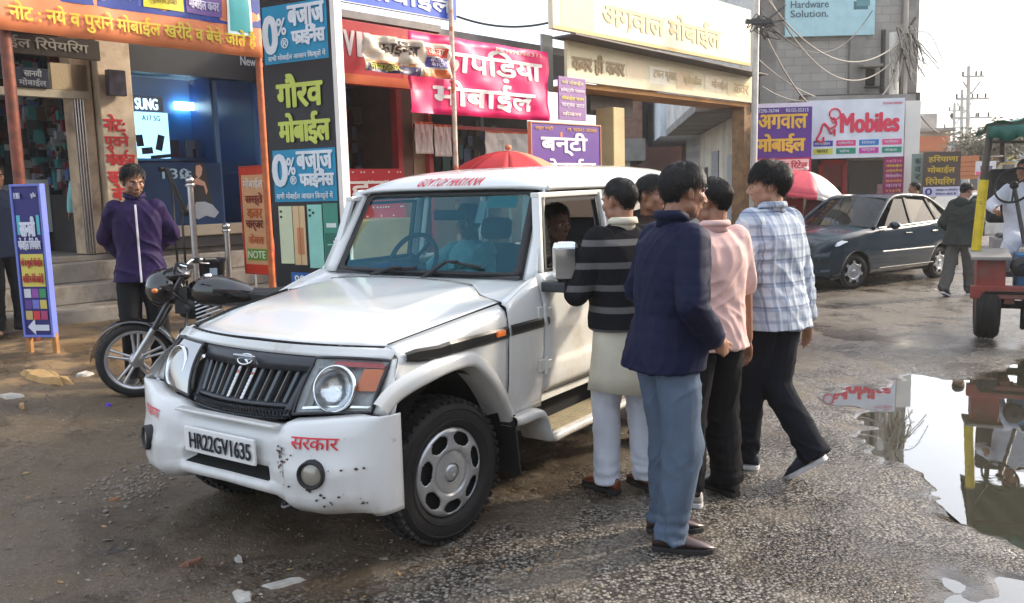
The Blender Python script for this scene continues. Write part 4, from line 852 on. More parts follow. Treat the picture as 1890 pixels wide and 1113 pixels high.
# front bumper
LB = [-.874, -.873, -.870, -.86, -.83, -.79, -.74, -.69, -.64, -.58, -.52, -.46, -.40, -.345, -.31, -.30, -.24, -.18, -.12, -.06, 0]; LB = LB + [-x for x in LB[::-1][1:]]
sb = lambda l: pw(abs(l), ((0, -.680), (.30, -.678), (.36, -.672), (.45, -.690), (.58, -.655), (.70, -.597), (.79, -.548), (.83, -.522), (.86, -.492), (.870, -.468), (.873, -.445), (.874, -.425)))
ztop = lambda l: pw(abs(l), ((0, .655), (.34, .665), (.40, .700), (.48, .712), (.75, .742), (.885, .748)))
zbt = lambda l: pw(abs(l), ((0, .338), (.33, .330), (.42, .285), (.60, .275), (.80, .300), (.885, .325)))
TR = [0, .05, .12, .20, .27, .30, .34, .40, .44, .47, .55, .66, .78, .88, .95, .985, 1]
def bump_pt(l, t):
    z = lerp(zbt(l), ztop(l), t); s = sb(l); cen = 1 - sst(.30, .40, abs(l))
    prof = pw(t, ((0, .13), (.05, .045), (.12, .012), (.22, .0), (.28, .004), (.5, .0), (.78, .0), (.92, .018), (.985, .045), (1, .11)))
    s += prof * lerp(1, .0, sst(.66, .86, abs(l)))
    if abs(l) <= .301 and .27 < t < .47: s += .07
    s -= .022 * cen * (1 if t < .27 else 0) * sst(0, .1, t)                 # lower lip
    s += .018 * cen * sst(.45, .5, t)                                     # plate recess
    if .38 < abs(l) < .84: s -= .032 * sst(.38, .46, abs(l)) * sst(.84, .70, abs(l)) * sst(.60, .52, t) * sst(.1, .16, t)
    return B(s, l, z + .0015 * nz(l * 6, t * 5, 3))
rows = [[bump_pt(l, t) for l in LB] for t in TR]
mb = MB(); gridm(mb, rows, lambda i, j: void if (abs((LB[j] + LB[j + 1]) / 2) < .302 and .27 < (TR[i] + TR[i + 1]) / 2 < .47) else paint2); bpr = mb.build('bumper', SUV, solid=.006, weld=True)
for sd in (1, -1):
    c_ = bump_pt(.585, (.498 - zbt(.585)) / (ztop(.585) - zbt(.585))); c_ = B(c_.x - .004, sd * .585, .498); nn = V((-.93, -sd * .36, .05)).normalized()
    mb = MB(); mb.lathe([(.064, -.04), (.062, .006), (.056, .012), (.050, .006), (.046, -.02)], rub, c_, nn, 28); fg = mb.build('fog_lamp', bpr)
    mb = MB(); mb.lathe([(.047, -.004), (.03, .004), (.0, .006)], mat('fog lens', (.30, .28, .23), .12, .2, coat=1., bump=(10, .3)), c_, nn, 20); mb.build('lens', fg)
    mb = MB(); vv, ff, (x0, x1, y0, y1) = text_mesh('सरकार' if sd > 0 else 'हरयाणा')
    for bx in (0, .002):
        pts = []
        for x, y, _z in vv:
            l = sd * .575 + (.105 * (2 * (x - x0) / (x1 - x0) - 1) + bx) * 1; z = .598 + .052 * (y - y0) / (y1 - y0) + bx * .5; t = (z - zbt(l)) / (ztop(l) - zbt(l)); p = bump_pt(l, t); pts.append(p + V((-.006 - abs(bx) * .12, -sd * .002, .001)))
        mb.add(pts, ff, redtx)
    mb.build('lettering', bpr)
mb = MB(); rustm = mat('bare rusted scuff', (.10, .035, .015), .85); gsc = mat('grey scuff', (.05, .045, .04), .8)
rr = random.Random(5)
for k in range(70):
    if k < 44: l = rr.gauss(.405, .022); z = rr.uniform(.47, .60)
    else: l = rr.uniform(.42, .80); z = rr.choice((.43, .45, .56)) + rr.gauss(0, .012) - (.05 if l > .6 else 0)
    t = (z - zbt(l)) / (ztop(l) - zbt(l)); w_ = rr.uniform(.003, .010); c_ = bump_pt(l, t) + V((-.0035, 0, 0)); n_ = 7
    mb.add([bump_pt(l + w_ * math.cos(a) * rr.uniform(.5, 1.2), min(1, max(0, t + w_ * 2.4 * math.sin(a) * rr.uniform(.4, 1)))) + V((-.0065, 0, 0)) for a in [2 * math.pi * q / n_ for q in range(n_)]], [tuple(range(n_))], (rustm if k % 3 else gsc) if k < 44 else gsc)
mb.build('paint_scuff', bpr)
pc = B(-.700, 0, .548); Lp = B(0, 1, 0)
pmx = M((V((0, -1, 0)), V((0, 0, 1)), V((-1, 0, 0)))).transposed().to_4x4(); pmx.translation = B(-.708, -.25, .488)
mb = MB(); mb.box(B(-.698, 0, .548), (.014, .50, .12), white); plt = mb.build('number_plate', SUV, bevel=.004)
mb = MB(); ink = mat('plate black', (.012, .014, .03), .4); put_text(mb, 'HR22GV1635', .052, .024, .432, .076, ink, .004, .028, xf=pmx); rect(mb, .012, .045, .028, .05, mat('plate blue', (.12, .2, .5), .4), .003)
for x, y, w_, h_ in ((.004, .004, .492, .003), (.004, .113, .492, .003), (.004, .004, .003, .112), (.493, .004, .003, .112)): rect(mb, x, y, w_, h_, ink, .003)
mb.build('plate_number', plt)
mb = MB(); mb.box(B(-.655, 0, .672), (.05, .70, .016), paint); mb.build('grille_sill', SUV, bevel=.006)
mb = MB(); mb.tube(spline([B(-.50, .24, .31), B(-.56, .25, .27), B(-.58, .28, .265), B(-.55, .31, .28), B(-.50, .32, .31)], 5), .008, mat('dull steel hook', (.25, .25, .26), .5, .8), 8); mb.build('tow_hook', SUV)
# rear end, floor, underside
mb = MB(); mb.grid([[B(3.27 + .02 * math.sin(math.pi * (z - .5)), l, z) for l in (-.80, -.4, 0, .4, .80)] for z in (.45, .8, 1.22)], paint); mb.build('tailgate', SUV, solid=.02)
mb = MB(); mb.add([B(3.24, -.7, 1.25), B(3.24, .7, 1.25), B(3.20, .66, 1.62), B(3.20, -.66, 1.62)], [(0, 1, 2, 3)], wg); mb.build('rear_window', SUV)
mb = MB(); mb.box(B(1.55, 0, .40), (3.3, 1.36, .12), void); mb.box(B(1.5, .45, .30), (3.6, .09, .12), void); mb.box(B(1.5, -.45, .30), (3.6, .09, .12), void); mb.box(B(0, 0, .33), (.10, 1.3, .09), void); mb.box(B(2.68, 0, .33), (.12, 1.3, .11), void); mb.box(B(-.2, 0, .62), (.35, .8, .5), void); mb.build('chassis', SUV)
# cabin
mb = MB(); mb.box(B(.93, 0, 1.08), (.32, 1.40, .22), mat('dashboard', (.03, .03, .032), .55), M.Rotation(R(8), 3, 'Y')); mb.box(B(1.0, -.36, 1.19), (.16, .34, .09), MATS['dashboard']); mb.sph(B(.90, -.3, 1.22), (.07, .20, .03), mat('blue cloth on dashboard', (.02, .05, .25), .8, bump=(30, .5)), 14, 8); mb.build('dashboard', SUV, bevel=.03)
mb = MB(); cw = B(1.14, -.36, 1.23); e1, e2 = V((0, 1, 0)), V((.42, 0, .91)).normalized()
mb.tube([cw + e1 * .19 * math.cos(a) + e2 * .19 * math.sin(a) for a in [2 * math.pi * k / 32 for k in range(33)]], .016, rub, 8, False); mb.sph(cw, (.03, .06, .05), rub)
for a in (0, 2.2, 4.1): mb.tube([cw, cw + e1 * .185 * math.cos(a) + e2 * .185 * math.sin(a)], .012, rub, 6)
mb.tube([cw, B(1.0, -.36, 1.08)], .025, rub); mb.build('steering_wheel', SUV)
for l in (-.36, .36):
    mb = MB(); mb.box(B(1.66, l, .66), (.50, .48, .16), seat_m); mb.box(B(2.00, l, 1.00), (.14, .46, .60), seat_m, M.Rotation(R(14), 3, 'Y')); mb.box(B(2.10, l, 1.40), (.09, .26, .16), seat_m, M.Rotation(R(10), 3, 'Y')); mb.build('front_seat', SUV, bevel=.05, seg=3)
mb = MB(); mb.box(B(2.62, 0, .82), (.50, 1.3, .16), seat_m); mb.box(B(2.9, 0, 1.12), (.14, 1.3, .55), seat_m, M.Rotation(R(14), 3, 'Y')); mb.build('rear_seat', SUV, bevel=.05, seg=3)
mb = MB(); mb.grid([[B(s, l, roof(s, l) - .05) for l in (-.70, -.5, 0, .5, .70)] for s in (1.12, 2, 3.2)], mat('grey headlining', (.3, .3, .29), .9)); mb.build('headlining', SUV)
mb = MB(); mb.box(wsp(.02, .80, -.09), (.03, .24, .065), plas); mb.build('rear_view_mirror', SUV, bevel=.015)
# wheels
def wheel_parts(root, c, ax, r=.352, wd=.215, rim=.215):
    """tyre and hub cap; c centre of the wheel, ax outward axle direction"""
    W_ = wd / 2; mb = MB(); mb.lathe([(rim - .01, -W_ + .03), (rim + .01, -W_), (r - .055, -W_ - .006), (r - .02, -W_ + .012), (r - .006, -W_ + .035), (r - .006, W_ - .035), (r - .02, W_ - .012), (r - .055, W_ + .006), (rim + .03, W_ + .004), (rim + .012, W_ - .004), (rim, W_ - .03)], tyrem, c, ax, 56)
    a_ = V(ax).normalized(); x = V((0, 0, 1)); y = a_.cross(x)
    for k in range(48):
        for row, (h0, h1) in enumerate(((-W_ + .010, -W_ + .055), (-.042, -.006), (.006, .042), (W_ - .055, W_ - .006))):
            q = 2 * math.pi * (k + .5 * (row % 2)) / 48; dr = x * math.cos(q) + y * math.sin(q); tg = a_.cross(dr)
            hm = (h0 + h1) / 2; rr_ = r - (.012 if row in (0, 3) else .003); mb.box(V(c) + dr * rr_ + a_ * hm, (.016, .028, h1 - h0), tyrem, M((dr, tg, a_)).transposed() @ M.Rotation(.25 * (1 if row % 2 else -1), 3, 'X'))
    for rr_, hh in ((r - .10, .0065), (r - .045, .0065)): mb.lathe([(rr_ - .004, W_ + .004), (rr_, W_ + hh + .003), (rr_ + .004, W_ + .004)], tyrem, c, ax, 48)
    return mb.build('tyre', root), x, y, a_
def hubcap(root, c, ax, R_=.213):
    a_ = V(ax).normalized(); x = V((0, 0, 1)); y = a_.cross(x); mb = MB(); NA, NR = 7 * 24, 30; cz = V(c)
    prof = lambda r: pw(r, ((0, .012), (.045, .012), (.05, .006), (.098, .004), (.104, -.002), (.112, .010), (.13, .014), (.19, .004), (.205, -.002), (.213, -.014)))
    def P_(i, j):
        r = .045 + (R_ - .045) * i / NR; q = 2 * math.pi * j / NA; return cz + (x * math.cos(q) + y * math.sin(q)) * r + a_ * prof(r)
    vid = {}; vv = []; ff = []
    def vtx(i, j):
        j %= NA
        if (i, j) not in vid: vid[(i, j)] = len(vv); vv.append(P_(i, j))
        return vid[(i, j)]
    for i in range(NR):
        for j in range(NA):
            r = .045 + (R_ - .045) * (i + .5) / NR; th = ((j + .5) % 24 - 12) / 24 * 2 * math.pi / 7
            if ((r - .166) / .034) ** 2 + (th * .166 / .056) ** 2 < 1 and r > .135 and r < .198: continue
            ff.append((vtx(i, j), vtx(i, j + 1), vtx(i + 1, j + 1), vtx(i + 1, j)))
    mb.add(vv, ff, silver, True); hc = mb.build('hub_cap', root, solid=.006)
    mb = MB(); mb.lathe([(.0, -.035), (.12, -.035), (R_ + .002, -.02)], void, c, ax, 40); mb.build('wheel_disc', root)
    mb = MB(); mb.lathe([(0, .022), (.028, .021), (.038, .016), (.044, .008)], silver, c, ax, 24); mb.lathe([(.012, .0225), (.015, .026), (.018, .0225)], silver, c, ax, 20); mb.build('centre_cap', hc)
    mb = MB()
    for k in range(5):
        q = 2 * math.pi * k / 5 + .3; mb.lathe([(.0, .0), (.012, .001), (.0125, .0025)], void, cz + (x * math.cos(q) + y * math.sin(q)) * .073 + a_ * .006, ax, 12)
    for k in range(7):
        q = 2 * math.pi * (k + 0.0) / 7; mb.lathe([(.0, .002), (.007, .002)], void, cz + (x * math.cos(q) + y * math.sin(q)) * .168 + a_ * .010, ax, 10)
    mb.build('lug_hole', hc)
def wheel(parent, s, l, z, steer=0.):
    sd = 1 if l > 0 else -1; ax = V((math.sin(steer) * -1 * sd * 0 + 0, -sd, 0)); o = bpy.data.objects.new('wheel', None); COL.objects.link(o); o.parent = parent; o.location = B(s, l, z); o.rotation_euler = (0, 0, steer)
    wheel_parts(o, (0, 0, 0), ax); hubcap(o, V((0, 0, 0)) + ax * .098, ax)
for s, l, st_ in ((0, .705, R(-7)), (0, -.705, R(-7)), (2.68, .705, 0), (2.68, -.705, 0)): wheel(SUV, s, l, .350, st_)
# ------------------------------------------------------------------ people
def skin_mat(name, col):
    m = mat(name, col, .52, var=(26, .14), bump=(60, .08)); b = m.node_tree.nodes['Principled BSDF']
    b.inputs['Subsurface Weight'].default_value = .12; b.inputs['Subsurface Radius'].default_value = (.012, .005, .003); return m
SK1 = skin_mat('brown skin', (.30, .145, .085)); SK2 = skin_mat('light brown skin', (.40, .21, .13)); SK3 = skin_mat('dark brown skin', (.17, .078, .048))
HAIR = mat('black hair', (.0075, .0063, .006), .45, var=(40, .5), spec=.3); HAIRG = mat('greying hair', (.018, .016, .016), .45, var=(60, .8), spec=.3)
EYEW = mat('eye white', (.6, .57, .52), .2); EYEB = mat('eye iris', (.015, .009, .006), .15)
def cap(mb, a, b, ra, rb, m, n=12, sq=1.):
    a, b = V(a), V(b); d = b - a; L = d.length
    if L < 1e-5: return mb.sph(a, ra, m, n, 8)
    d /= L; pts = []; rs = []
    for k in range(4): q = math.pi / 2 * k / 4; pts.append(a - d * ra * math.cos(q)); rs.append(max(1e-3, ra * math.sin(q)))
    pts += [a, b]; rs += [ra, rb]
    for k in range(3, -1, -1): q = math.pi / 2 * k / 4; pts.append(b + d * rb * math.cos(q)); rs.append(max(1e-3, rb * math.sin(q)))
    return mb.tube(pts, rs, m, n, True, sq)
def chain(mb, pts, rs, m, n=14):
    for i in range(len(pts) - 1): cap(mb, pts[i], pts[i + 1], rs[i], rs[i + 1], m, n)
    return mb
def union(mb, name, parent, voxel, smooth=4, fold=None, m=None, keep=None):
    """Fuse overlapping closed shapes into one continuous skin, smooth it, then press folds into it."""
    me = bpy.data.meshes.new(name); me.from_pydata([tuple(p) for p in mb.v], [], mb.f)
    bm = bmesh.new(); bm.from_mesh(me); bmesh.ops.recalc_face_normals(bm, faces=bm.faces); bm.to_mesh(me); bm.free()
    o = bpy.data.objects.new(name, me); COL.objects.link(o)
    q = o.modifiers.new('r', 'REMESH'); q.mode = 'VOXEL'; q.voxel_size = voxel; q.use_smooth_shade = True
    if smooth: q = o.modifiers.new('s', 'SMOOTH'); q.factor = .5; q.iterations = smooth
    dg = bpy.context.evaluated_depsgraph_get(); n = bpy.data.meshes.new_from_object(o.evaluated_get(dg))
    o.modifiers.clear(); o.data = n; bpy.data.meshes.remove(me); n.name = name
    if fold:
        co_ = np.empty(len(n.vertices) * 3); n.vertices.foreach_get('co', co_); no = np.empty(len(n.vertices) * 3); n.vertices.foreach_get('normal', no)
        co_ = co_.reshape(-1, 3); no = no.reshape(-1, 3); d = np.array([fold(*p) for p in co_]); n.vertices.foreach_set('co', (co_ + no * d[:, None]).ravel())
    n.materials.clear(); n.materials.append(m or mb.mats[0]); n.polygons.foreach_set('use_smooth', [True] * len(n.polygons)); n.update()
    o.parent = parent; return o
def ik(a, b, l1, l2, hint):
    a, b = V(a), V(b); d = b - a; L = min(d.length, (l1 + l2) * .999); d = d.normalized(); x = (l1 * l1 - l2 * l2 + L * L) / (2 * L); h_ = math.sqrt(max(0, l1 * l1 - x * x))
    hn = V(hint) - d * V(hint).dot(d); return a + d * x + hn.normalized() * h_
def hand(mb, W, d, nrm, side, m, curl=.5, s=1.):
    """palm, four bent fingers of unequal length and an opposed thumb; side points to the thumb"""
    d = V(d).normalized(); side = (V(side) - d * V(side).dot(d)).normalized(); n_ = d.cross(side); n_ = n_ if n_.dot(V(nrm)) > 0 else -n_
    mb.sph(W + d * .046 * s, (.041 * s, .054 * s, .0165 * s), m, 14, 10, M((side, d, n_)).transposed())
    cap(mb, W - d * .01, W + d * .03 * s, .026 * s, .030 * s, m, 10, .62)
    for k, (o, L) in enumerate(((.030, .066), (.011, .076), (-.010, .070), (-.029, .054))):
        p = W + d * (.086 - .006 * abs(k - 1)) * s + side * o * s; q = V(d) + side * o * 1.5; q.normalize(); r_ = .0092 * s; c = curl * (1 + .18 * k)
        for j in range(3):
            a = c * (j + .35) * .62; e = q * math.cos(a) + n_ * math.sin(a); p2 = p + e * L * s * (.44, .32, .24)[j]; cap(mb, p, p2, r_, r_ * .92, m, 8); p = p2; r_ *= .92
    p = W + d * .022 * s + side * .030 * s; e = (d * .55 + side * .75 + n_ * .35).normalized(); p2 = p + e * .038 * s; cap(mb, p, p2, .0125 * s, .0105 * s, m, 8)
    e2 = (d * .85 + side * .25 + n_ * .5).normalized(); cap(mb, p2, p2 + e2 * .030 * s, .0105 * s, .0085 * s, m, 8)
def head_shapes(mb, X, m, beard=False):
    def S_(c, r, rot=None): mb.sph(X @ V(c), r, m, 14, 10, X.to_3x3() if rot is None else X.to_3x3() @ rot)
    def K(a, b, ra, rb): cap(mb, X @ V(a), X @ V(b), ra, rb, m, 10)
    S_((0, -.012, .035), (.074, .093, .087)); S_((0, .026, -.022), (.062, .064, .088)); S_((0, .052, -.088), (.030, .026, .026)); S_((0, .03, -.075), (.048, .045, .038))
    for s in (1, -1):
        S_((s * .046, .012, -.062), (.020, .034, .030)); S_((s * .040, .058, -.018), (.024, .024, .022)); S_((s * .077, -.008, -.005), (.008, .017, .031), M.Rotation(R(12), 3, 'X') @ M.Rotation(s * R(-24), 3, 'Z')); S_((s * .080, -.016, .006), (.006, .009, .018), M.Rotation(s * R(-30), 3, 'Z'))
        S_((s * .012, .098, -.036), (.009, .010, .008)); K((s * .010, .086, .018), (s * .042, .072, .020), .010, .009)
    K((0, .088, .010), (0, .108, -.026), .008, .0115); S_((0, .108, -.030), (.012, .011, .010)); K((-.018, .083, -.060), (.018, .083, -.060), .007, .007); K((-.014, .081, -.070), (.014, .081, -.070), .008, .008); K((0, .086, -.058), (0, .087, -.061), .0075, .0075)
def hair(parent, X, m, style='short', rng=None, n=1500, length=.045, lift=.10, vol=1.05, front=.50, back=-.84, low=-.06):
    rng = rng or random.Random(3); mb = MB(); C_ = V((0, -.012, .035)); rad = V((.077, .097, .091)) * vol; cr = V((.15, -.55, .82)).normalized()
    def thr(d):
        if d.y > .35: return lerp(.18, front, sst(.35, .75, d.y)) - (.08 if abs(d.x) > .6 else 0)
        if d.y > -.1: return lerp(low - .26 if abs(d.x) > .75 and d.y > .04 else low, .18, sst(.05, .40, d.y))
        return lerp(back, low, sst(-.62, -.10, d.y))
    S_ = lambda d, f=1.: X @ (C_ + V((d.x * rad.x, d.y * rad.y, d.z * rad.z - (.022 * sst(-.35, -.9, d.z) if d.y < 0 else 0))) * f * lerp(.955, 1., sst(-.02, .38, d.z - thr(d))))
    NA, NB = 48, 26; keep = {}
    vv = []; ff = []
    for i in range(NB + 1):
        for j in range(NA):
            t = math.pi * (i + .01) / (NB + .02); p = 2 * math.pi * j / NA; d = V((math.sin(t) * math.cos(p), math.sin(t) * math.sin(p), math.cos(t))); keep[(i, j)] = d.z > thr(d) - .02 + .10 * nz(d.x * 9, d.y * 9, d.z * 9)
            vv.append(S_(d, 1.0 + .012 * nz(d.x * 6, d.y * 6, d.z * 6)))
    for i in range(NB):
        for j in range(NA):
            k = (j + 1) % NA
            if keep[(i, j)] and keep[(i + 1, j)] and keep[(i, k)] and keep[(i + 1, k)]: ff.append((i * NA + j, i * NA + k, (i + 1) * NA + k, (i + 1) * NA + j))
    mb.add(vv, ff, m, True)
    for _ in range(n):
        while True:
            d = V((rng.gauss(0, 1), rng.gauss(0, 1), rng.gauss(0, 1))).normalized()
            if d.z > thr(d) - .02: break
        t = d - cr; t += V((rng.gauss(0, .35), rng.gauss(0, .35), -.55)); 
        if style == 'forward' and d.y > .1: t += V((.5, .9, .1))
        if style == 'swept' and d.y > -.1: t += V((.9, -.3, .5))
        t = (t - d * t.dot(d)).normalized(); L = length * rng.uniform(.6, 1.3) * (.45 if d.z < -.2 else 1) * (.6 if abs(d.x) > .75 and d.z < .3 else 1) / .09; wv = d.cross(t)
        out_ = rng.random() < .16; L *= 1.35 if out_ else 1; lf = lift * rng.uniform(.3, 1.3) * sst(-.7, .3, d.z) + (.07 * rng.random() if out_ else 0); rows = []
        for k in range(4):
            a = L * k / 3; q = (d * math.cos(a) + t * math.sin(a)); f = 1.005 + lf * math.sin(math.pi * min(.8, k / 3 * .75)) + .008 * rng.random(); w_ = (.034, .030, .020, .003)[k] * rng.uniform(.5, 1.1)
            rows.append([S_(q - wv * w_ * .5, f), S_(q, f + .012), S_(q + wv * w_ * .5, f)])
        mb.grid(rows, m)
    return mb.build('hair', parent)
def fold_fn(amp, seed, sc=1., sag=.5):
    def f(x, y, z):
        a = nz(x * 7 * sc + z * 4 * sc, y * 7 * sc - z * 3, z * 5 * sc + seed); b = nz(x * 15 * sc, y * 15 * sc, z * 22 * sc + seed * 3); c = nz(x * 20 + seed, y * 20, z * 4)
        w = .35 * nz(x * 3, y * 3, z * 3 + seed); u = (x * 8 + z * 7 + y * 5) * sc + w * 6; v = (-x * 8 + z * 8 - y * 6) * sc + w * 6
        r1 = (1 - abs(nz(u * .9, v * .22, seed * 2))) ** 5; r2 = (1 - abs(nz(v * .9, u * .22, seed * 5))) ** 5; k = .5 + nz(x * 2.4, y * 2.4, z * 2.4 + seed)
        return amp * (.8 * a - .3 * abs(b) + sag * .6 * c + 1.5 * (r1 - .35) * max(0, k) + 1.5 * (r2 - .35) * max(0, 1 - k))
    return f
def figure(label, loc, rz, H=1.72, hip=(0, 0, .92), lean=(0, 0), feet=None, hands=None, elbow=None, head=(0, 0, 0), top=None, legs=None, shoes=None, hairk=None, skin=SK1, cat='person', group=None, bulk=1., beard=False, seed=1, vox=.0058, hcurl=.5, twist=0., hand_dir=None, neck=(0, .0), belly=0.):
    """A standing, walking or sitting figure. Local +Y is forward, +X its right."""
    k = H / 1.72; t = thing('person', label, cat, loc, rz, group); HP_ = V(hip); up_ = V((lean[0], lean[1], .50)); 
    U = lambda x, y, z: HP_ + V((x, y, 0)) + V((lean[0], lean[1], 0)) * ((z - .92) / .50) + V((0, 0, (z - .92) * (1 - .5 * (lean[0] ** 2 + lean[1] ** 2))))
    tw = M.Rotation(twist, 3, 'Z'); TW = lambda v: HP_ + tw @ (V(v) - HP_)
    feet = feet or [((-.11, 0, 0), 8, 0), ((.11, 0, 0), -8, 0)]; hands = hands or [(-.24, .06, .80), (.24, .06, .80)]; elbow = elbow or [(-.5, -1, 0), (.5, -1, 0)]
    sh = [TW(U(-.170 * bulk ** .5, -.01, 1.41)), TW(U(.170 * bulk ** .5, -.01, 1.41))]; hj = [HP_ + V((-.086, 0, -.02)), HP_ + V((.086, 0, -.02))]
    ank = [V(f[0]) + V((0, 0, .085)) for f in feet]; kn = [ik(hj[i], ank[i], (.425 if hip[2]<.9 else .41), .41, (V((math.sin(-R(feet[i][1])), math.cos(R(feet[i][1])), .12)))) for i in (0, 1)]
    hd = [HP_ + V(h_) - V((0, 0, .92)) if False else V(h_) for h_ in hands]; el = [ik(sh[i], hd[i], .29, .27, elbow[i]) for i in (0, 1)]
    nb = TW(U(0, -.015, 1.47)); hc = nb + V((neck[0], neck[1] + .018, .145)); hx = M.Translation(hc) @ (M.Rotation(head[0], 4, 'Z') @ M.Rotation(head[1], 4, 'X') @ M.Rotation(head[2], 4, 'Y'))
    sc = lambda mb: [mb.v.__setitem__(i, p * k) for i, p in enumerate(mb.v)]
    mb = MB(); head_shapes(mb, hx, skin)
    cap(mb, hx @ V((0, -.026, -.045)), nb + V((0, -.02, -.05)), .054, .056, skin, 14); chain(mb, [U(0, 0, .92), U(0, 0, 1.15), U(0, -.01, 1.38)], [.11, .10, .085], skin)
    for i in (0, 1):
        cap(mb, nb + V((0, -.02, -.05)), sh[i] - V((0, 0, .02)), .042, .036, skin); chain(mb, [sh[i] - V((0, 0, .02)), el[i], hd[i]], [.040, .036, .029], skin)
        dr = (hd[i] - el[i]).normalized(); dd = V(hand_dir[i][0]) if hand_dir and hand_dir[i] else dr; sd = -1 if i == 0 else 1
        pn = V(hand_dir[i][1]) if hand_dir and hand_dir[i] else V((-sd, 0, 0)); ths = V(hand_dir[i][2]) if hand_dir and hand_dir[i] else V((0, 1, .2))
        hand(mb, hd[i] + dd.normalized() * .012, dd, pn, ths, skin, hcurl)
        chain(mb, [hj[i], kn[i], ank[i]], [.085, .055, .042], skin); fy = M.Rotation(R(feet[i][1]), 3, 'Z'); cap(mb, ank[i] + V((0, 0, -.035)), V(feet[i][0]) + fy @ V((0, .12, .034 + .12 * math.sin(R(feet[i][2])))), .028, .016, skin)
    sc(mb); body = union(mb, 'body', t, vox * k, 3); 
    X = M.Scale(k, 4) @ hx
    for s in (1, -1):
        e = MB(); e.sph(X @ V((s * .031, .0705, -.001)), .0112, EYEW, 10, 8, ); e.build('eye', t); o = t.children[-1]; e = MB(); e.sph(X @ V((s * .031, .0778, -.001)), .0066, EYEB, 10, 6); e.build('iris', o)
    e = MB()
    for s in (1, -1): e.tube([X @ V((s * .014, .0955, .020)), X @ V((s * .03, .093, .027)), X @ V((s * .048, .079, .021))], [.004, .005, .002], HAIR, 6)
    e.build('eyebrow', t)
    if beard:
        e = MB(); rg = random.Random(seed)
        for _ in range(230):
            a = rg.uniform(-1.45, 1.45); z = rg.uniform(-.105, -.045); 
            if rg.random() < .25: a = rg.uniform(-.3, .3); z = rg.uniform(-.054, -.046)
            elif abs(a) < .45 and z > -.074: continue
            r1 = lerp(.058, .046, (-.045 - z) / .06); p = V((r1 * math.sin(a), .014 + (.072 - .004 * 0) * math.cos(a) * lerp(1, .98, (-.045 - z) / .06), z)); q = V((math.sin(a) * .5, math.cos(a) * .5, -.6)).normalized()
            e.tube([X @ p, X @ (p + q * .006)], [.0022, .001], HAIR, 4)
        e.build('beard', t)
    hk = dict(m=HAIR); hk.update(hairk or {})
    if not hk.pop('none', False): hair(t, X, rng=random.Random(seed), **hk)
    # upper garment
    T = dict(m=None, hem=.84, sleeve=1., fold=.006, hemr=(.185, .128), loose=1., collar=None, vox=.0085, sl=(.074, .064, .050)); T.update(top or {}); g_ = T['loose'] * bulk
    if T['m']:
        rings = []
        zs = [(T['hem'], T['hemr'][0], T['hemr'][1] + belly * .4, 0), (lerp(T['hem'], 1.05, .5), (.178 + T['hemr'][0]) / 2, (.128 + T['hemr'][1]) / 2 + belly, belly * .6), (1.07, .172, .124 + belly, belly * .6), (1.20, .188, .130 + belly * .4, 0), (1.31, .200, .132, -.006), (1.39, .190, .118, -.012), (1.435, .145, .092, -.016), (1.465, .092, .074, -.018), (1.490, .072, .066, -.012)]
        for z, rx, ry, cy in zs:
            n_ = 28; rg = []
            for j in range(n_):
                a = 2 * math.pi * j / n_; c_, s_ = math.cos(a), math.sin(a); e_ = 2 / 2.5; q = U(math.copysign(abs(c_) ** e_, c_) * rx * g_, cy + math.copysign(abs(s_) ** e_, s_) * ry * g_, z)
                rg.append(TW(q) if z > 1.12 else (HP_ + M.Rotation(twist * sst(.85, 1.15, z), 3, 'Z') @ (q - HP_)))
            rings.append(rg)
        mb = MB(); mb.loft(rings, T['m'])
        for i in (0, 1):
            s0 = sh[i] + (nb - sh[i]) * .16 + V((0, 0, -.012)); f = T['sleeve']; r0, r1, r2 = [x * g_ ** .7 for x in T['sl']]
            if f > .6: chain(mb, [s0, el[i], el[i].lerp(hd[i], .88 * f)], [r0, r1, r2], T['m'])
            else: cap(mb, s0, sh[i].lerp(el[i], f * 2), r0, r0 * .92, T['m'], 14)
        sc(mb); garm = union(mb, T.get('name', 'shirt'), t, T['vox'], 3, fold_fn(T['fold'], seed * 1.7), T['m'])
        if T['collar']:
            cm, ch = T['collar']; mb = MB(); rows = []
            for dz, rr_, dr_ in ((-.018, .073, 0), (ch * .5, .069, 0), (ch, .071, .0), (ch - .004, .078, .004), (ch * .35, .084, .006)):
                rows.append([nb + V((rr_ * 1.0 * math.cos(a), -.014 + rr_ * .95 * math.sin(a) - .01 * dz, .014 + dz - .026 * max(0, math.sin(a)))) for a in [math.pi * 2 * j / 24 + math.pi / 2 for j in range(25)]])
            mb.grid(rows, cm); sc(mb); mb.build('collar', garm, solid=.003)
    else: garm = None
    # lower garment
    G = dict(m=None, fold=.007, r=(.100, .078, .066), hem=.055, vox=.0085); G.update(legs or {})
    if G['m']:
        mb = MB(); mb.loft([[HP_ + V((rx * math.cos(a), ry * math.sin(a), z)) for a in [2 * math.pi * j / 24 for j in range(24)]] for z, rx, ry in ((-.10, .12, .095), (-.04, .160, .112), (.05, .158, .110), (.13, .150, .102))], G['m'])
        for i in (0, 1):
            bot = ank[i] + (kn[i] - ank[i]).normalized() * (G['hem'] - .085 + .0); r0, r1, r2 = G['r']; r0 = min(r0, .102)
            chain(mb, [hj[i] + V((0, 0, .02)), kn[i], ], [r0, r1], G['m']); mb.tube([kn[i] + (kn[i] - bot).normalized() * .03, kn[i], kn[i].lerp(bot, .4), kn[i].lerp(bot, .8), bot], [r1 * .9, r1, lerp(r1, r2, .5), r2, r2 * 1.04], G['m'], 16); mb.sph(kn[i], r1, G['m'], 14, 8)
        ff = fold_fn(G['fold'], seed * 2.3, .9, .3); kz = [kn[0].z * k, kn[1].z * k]
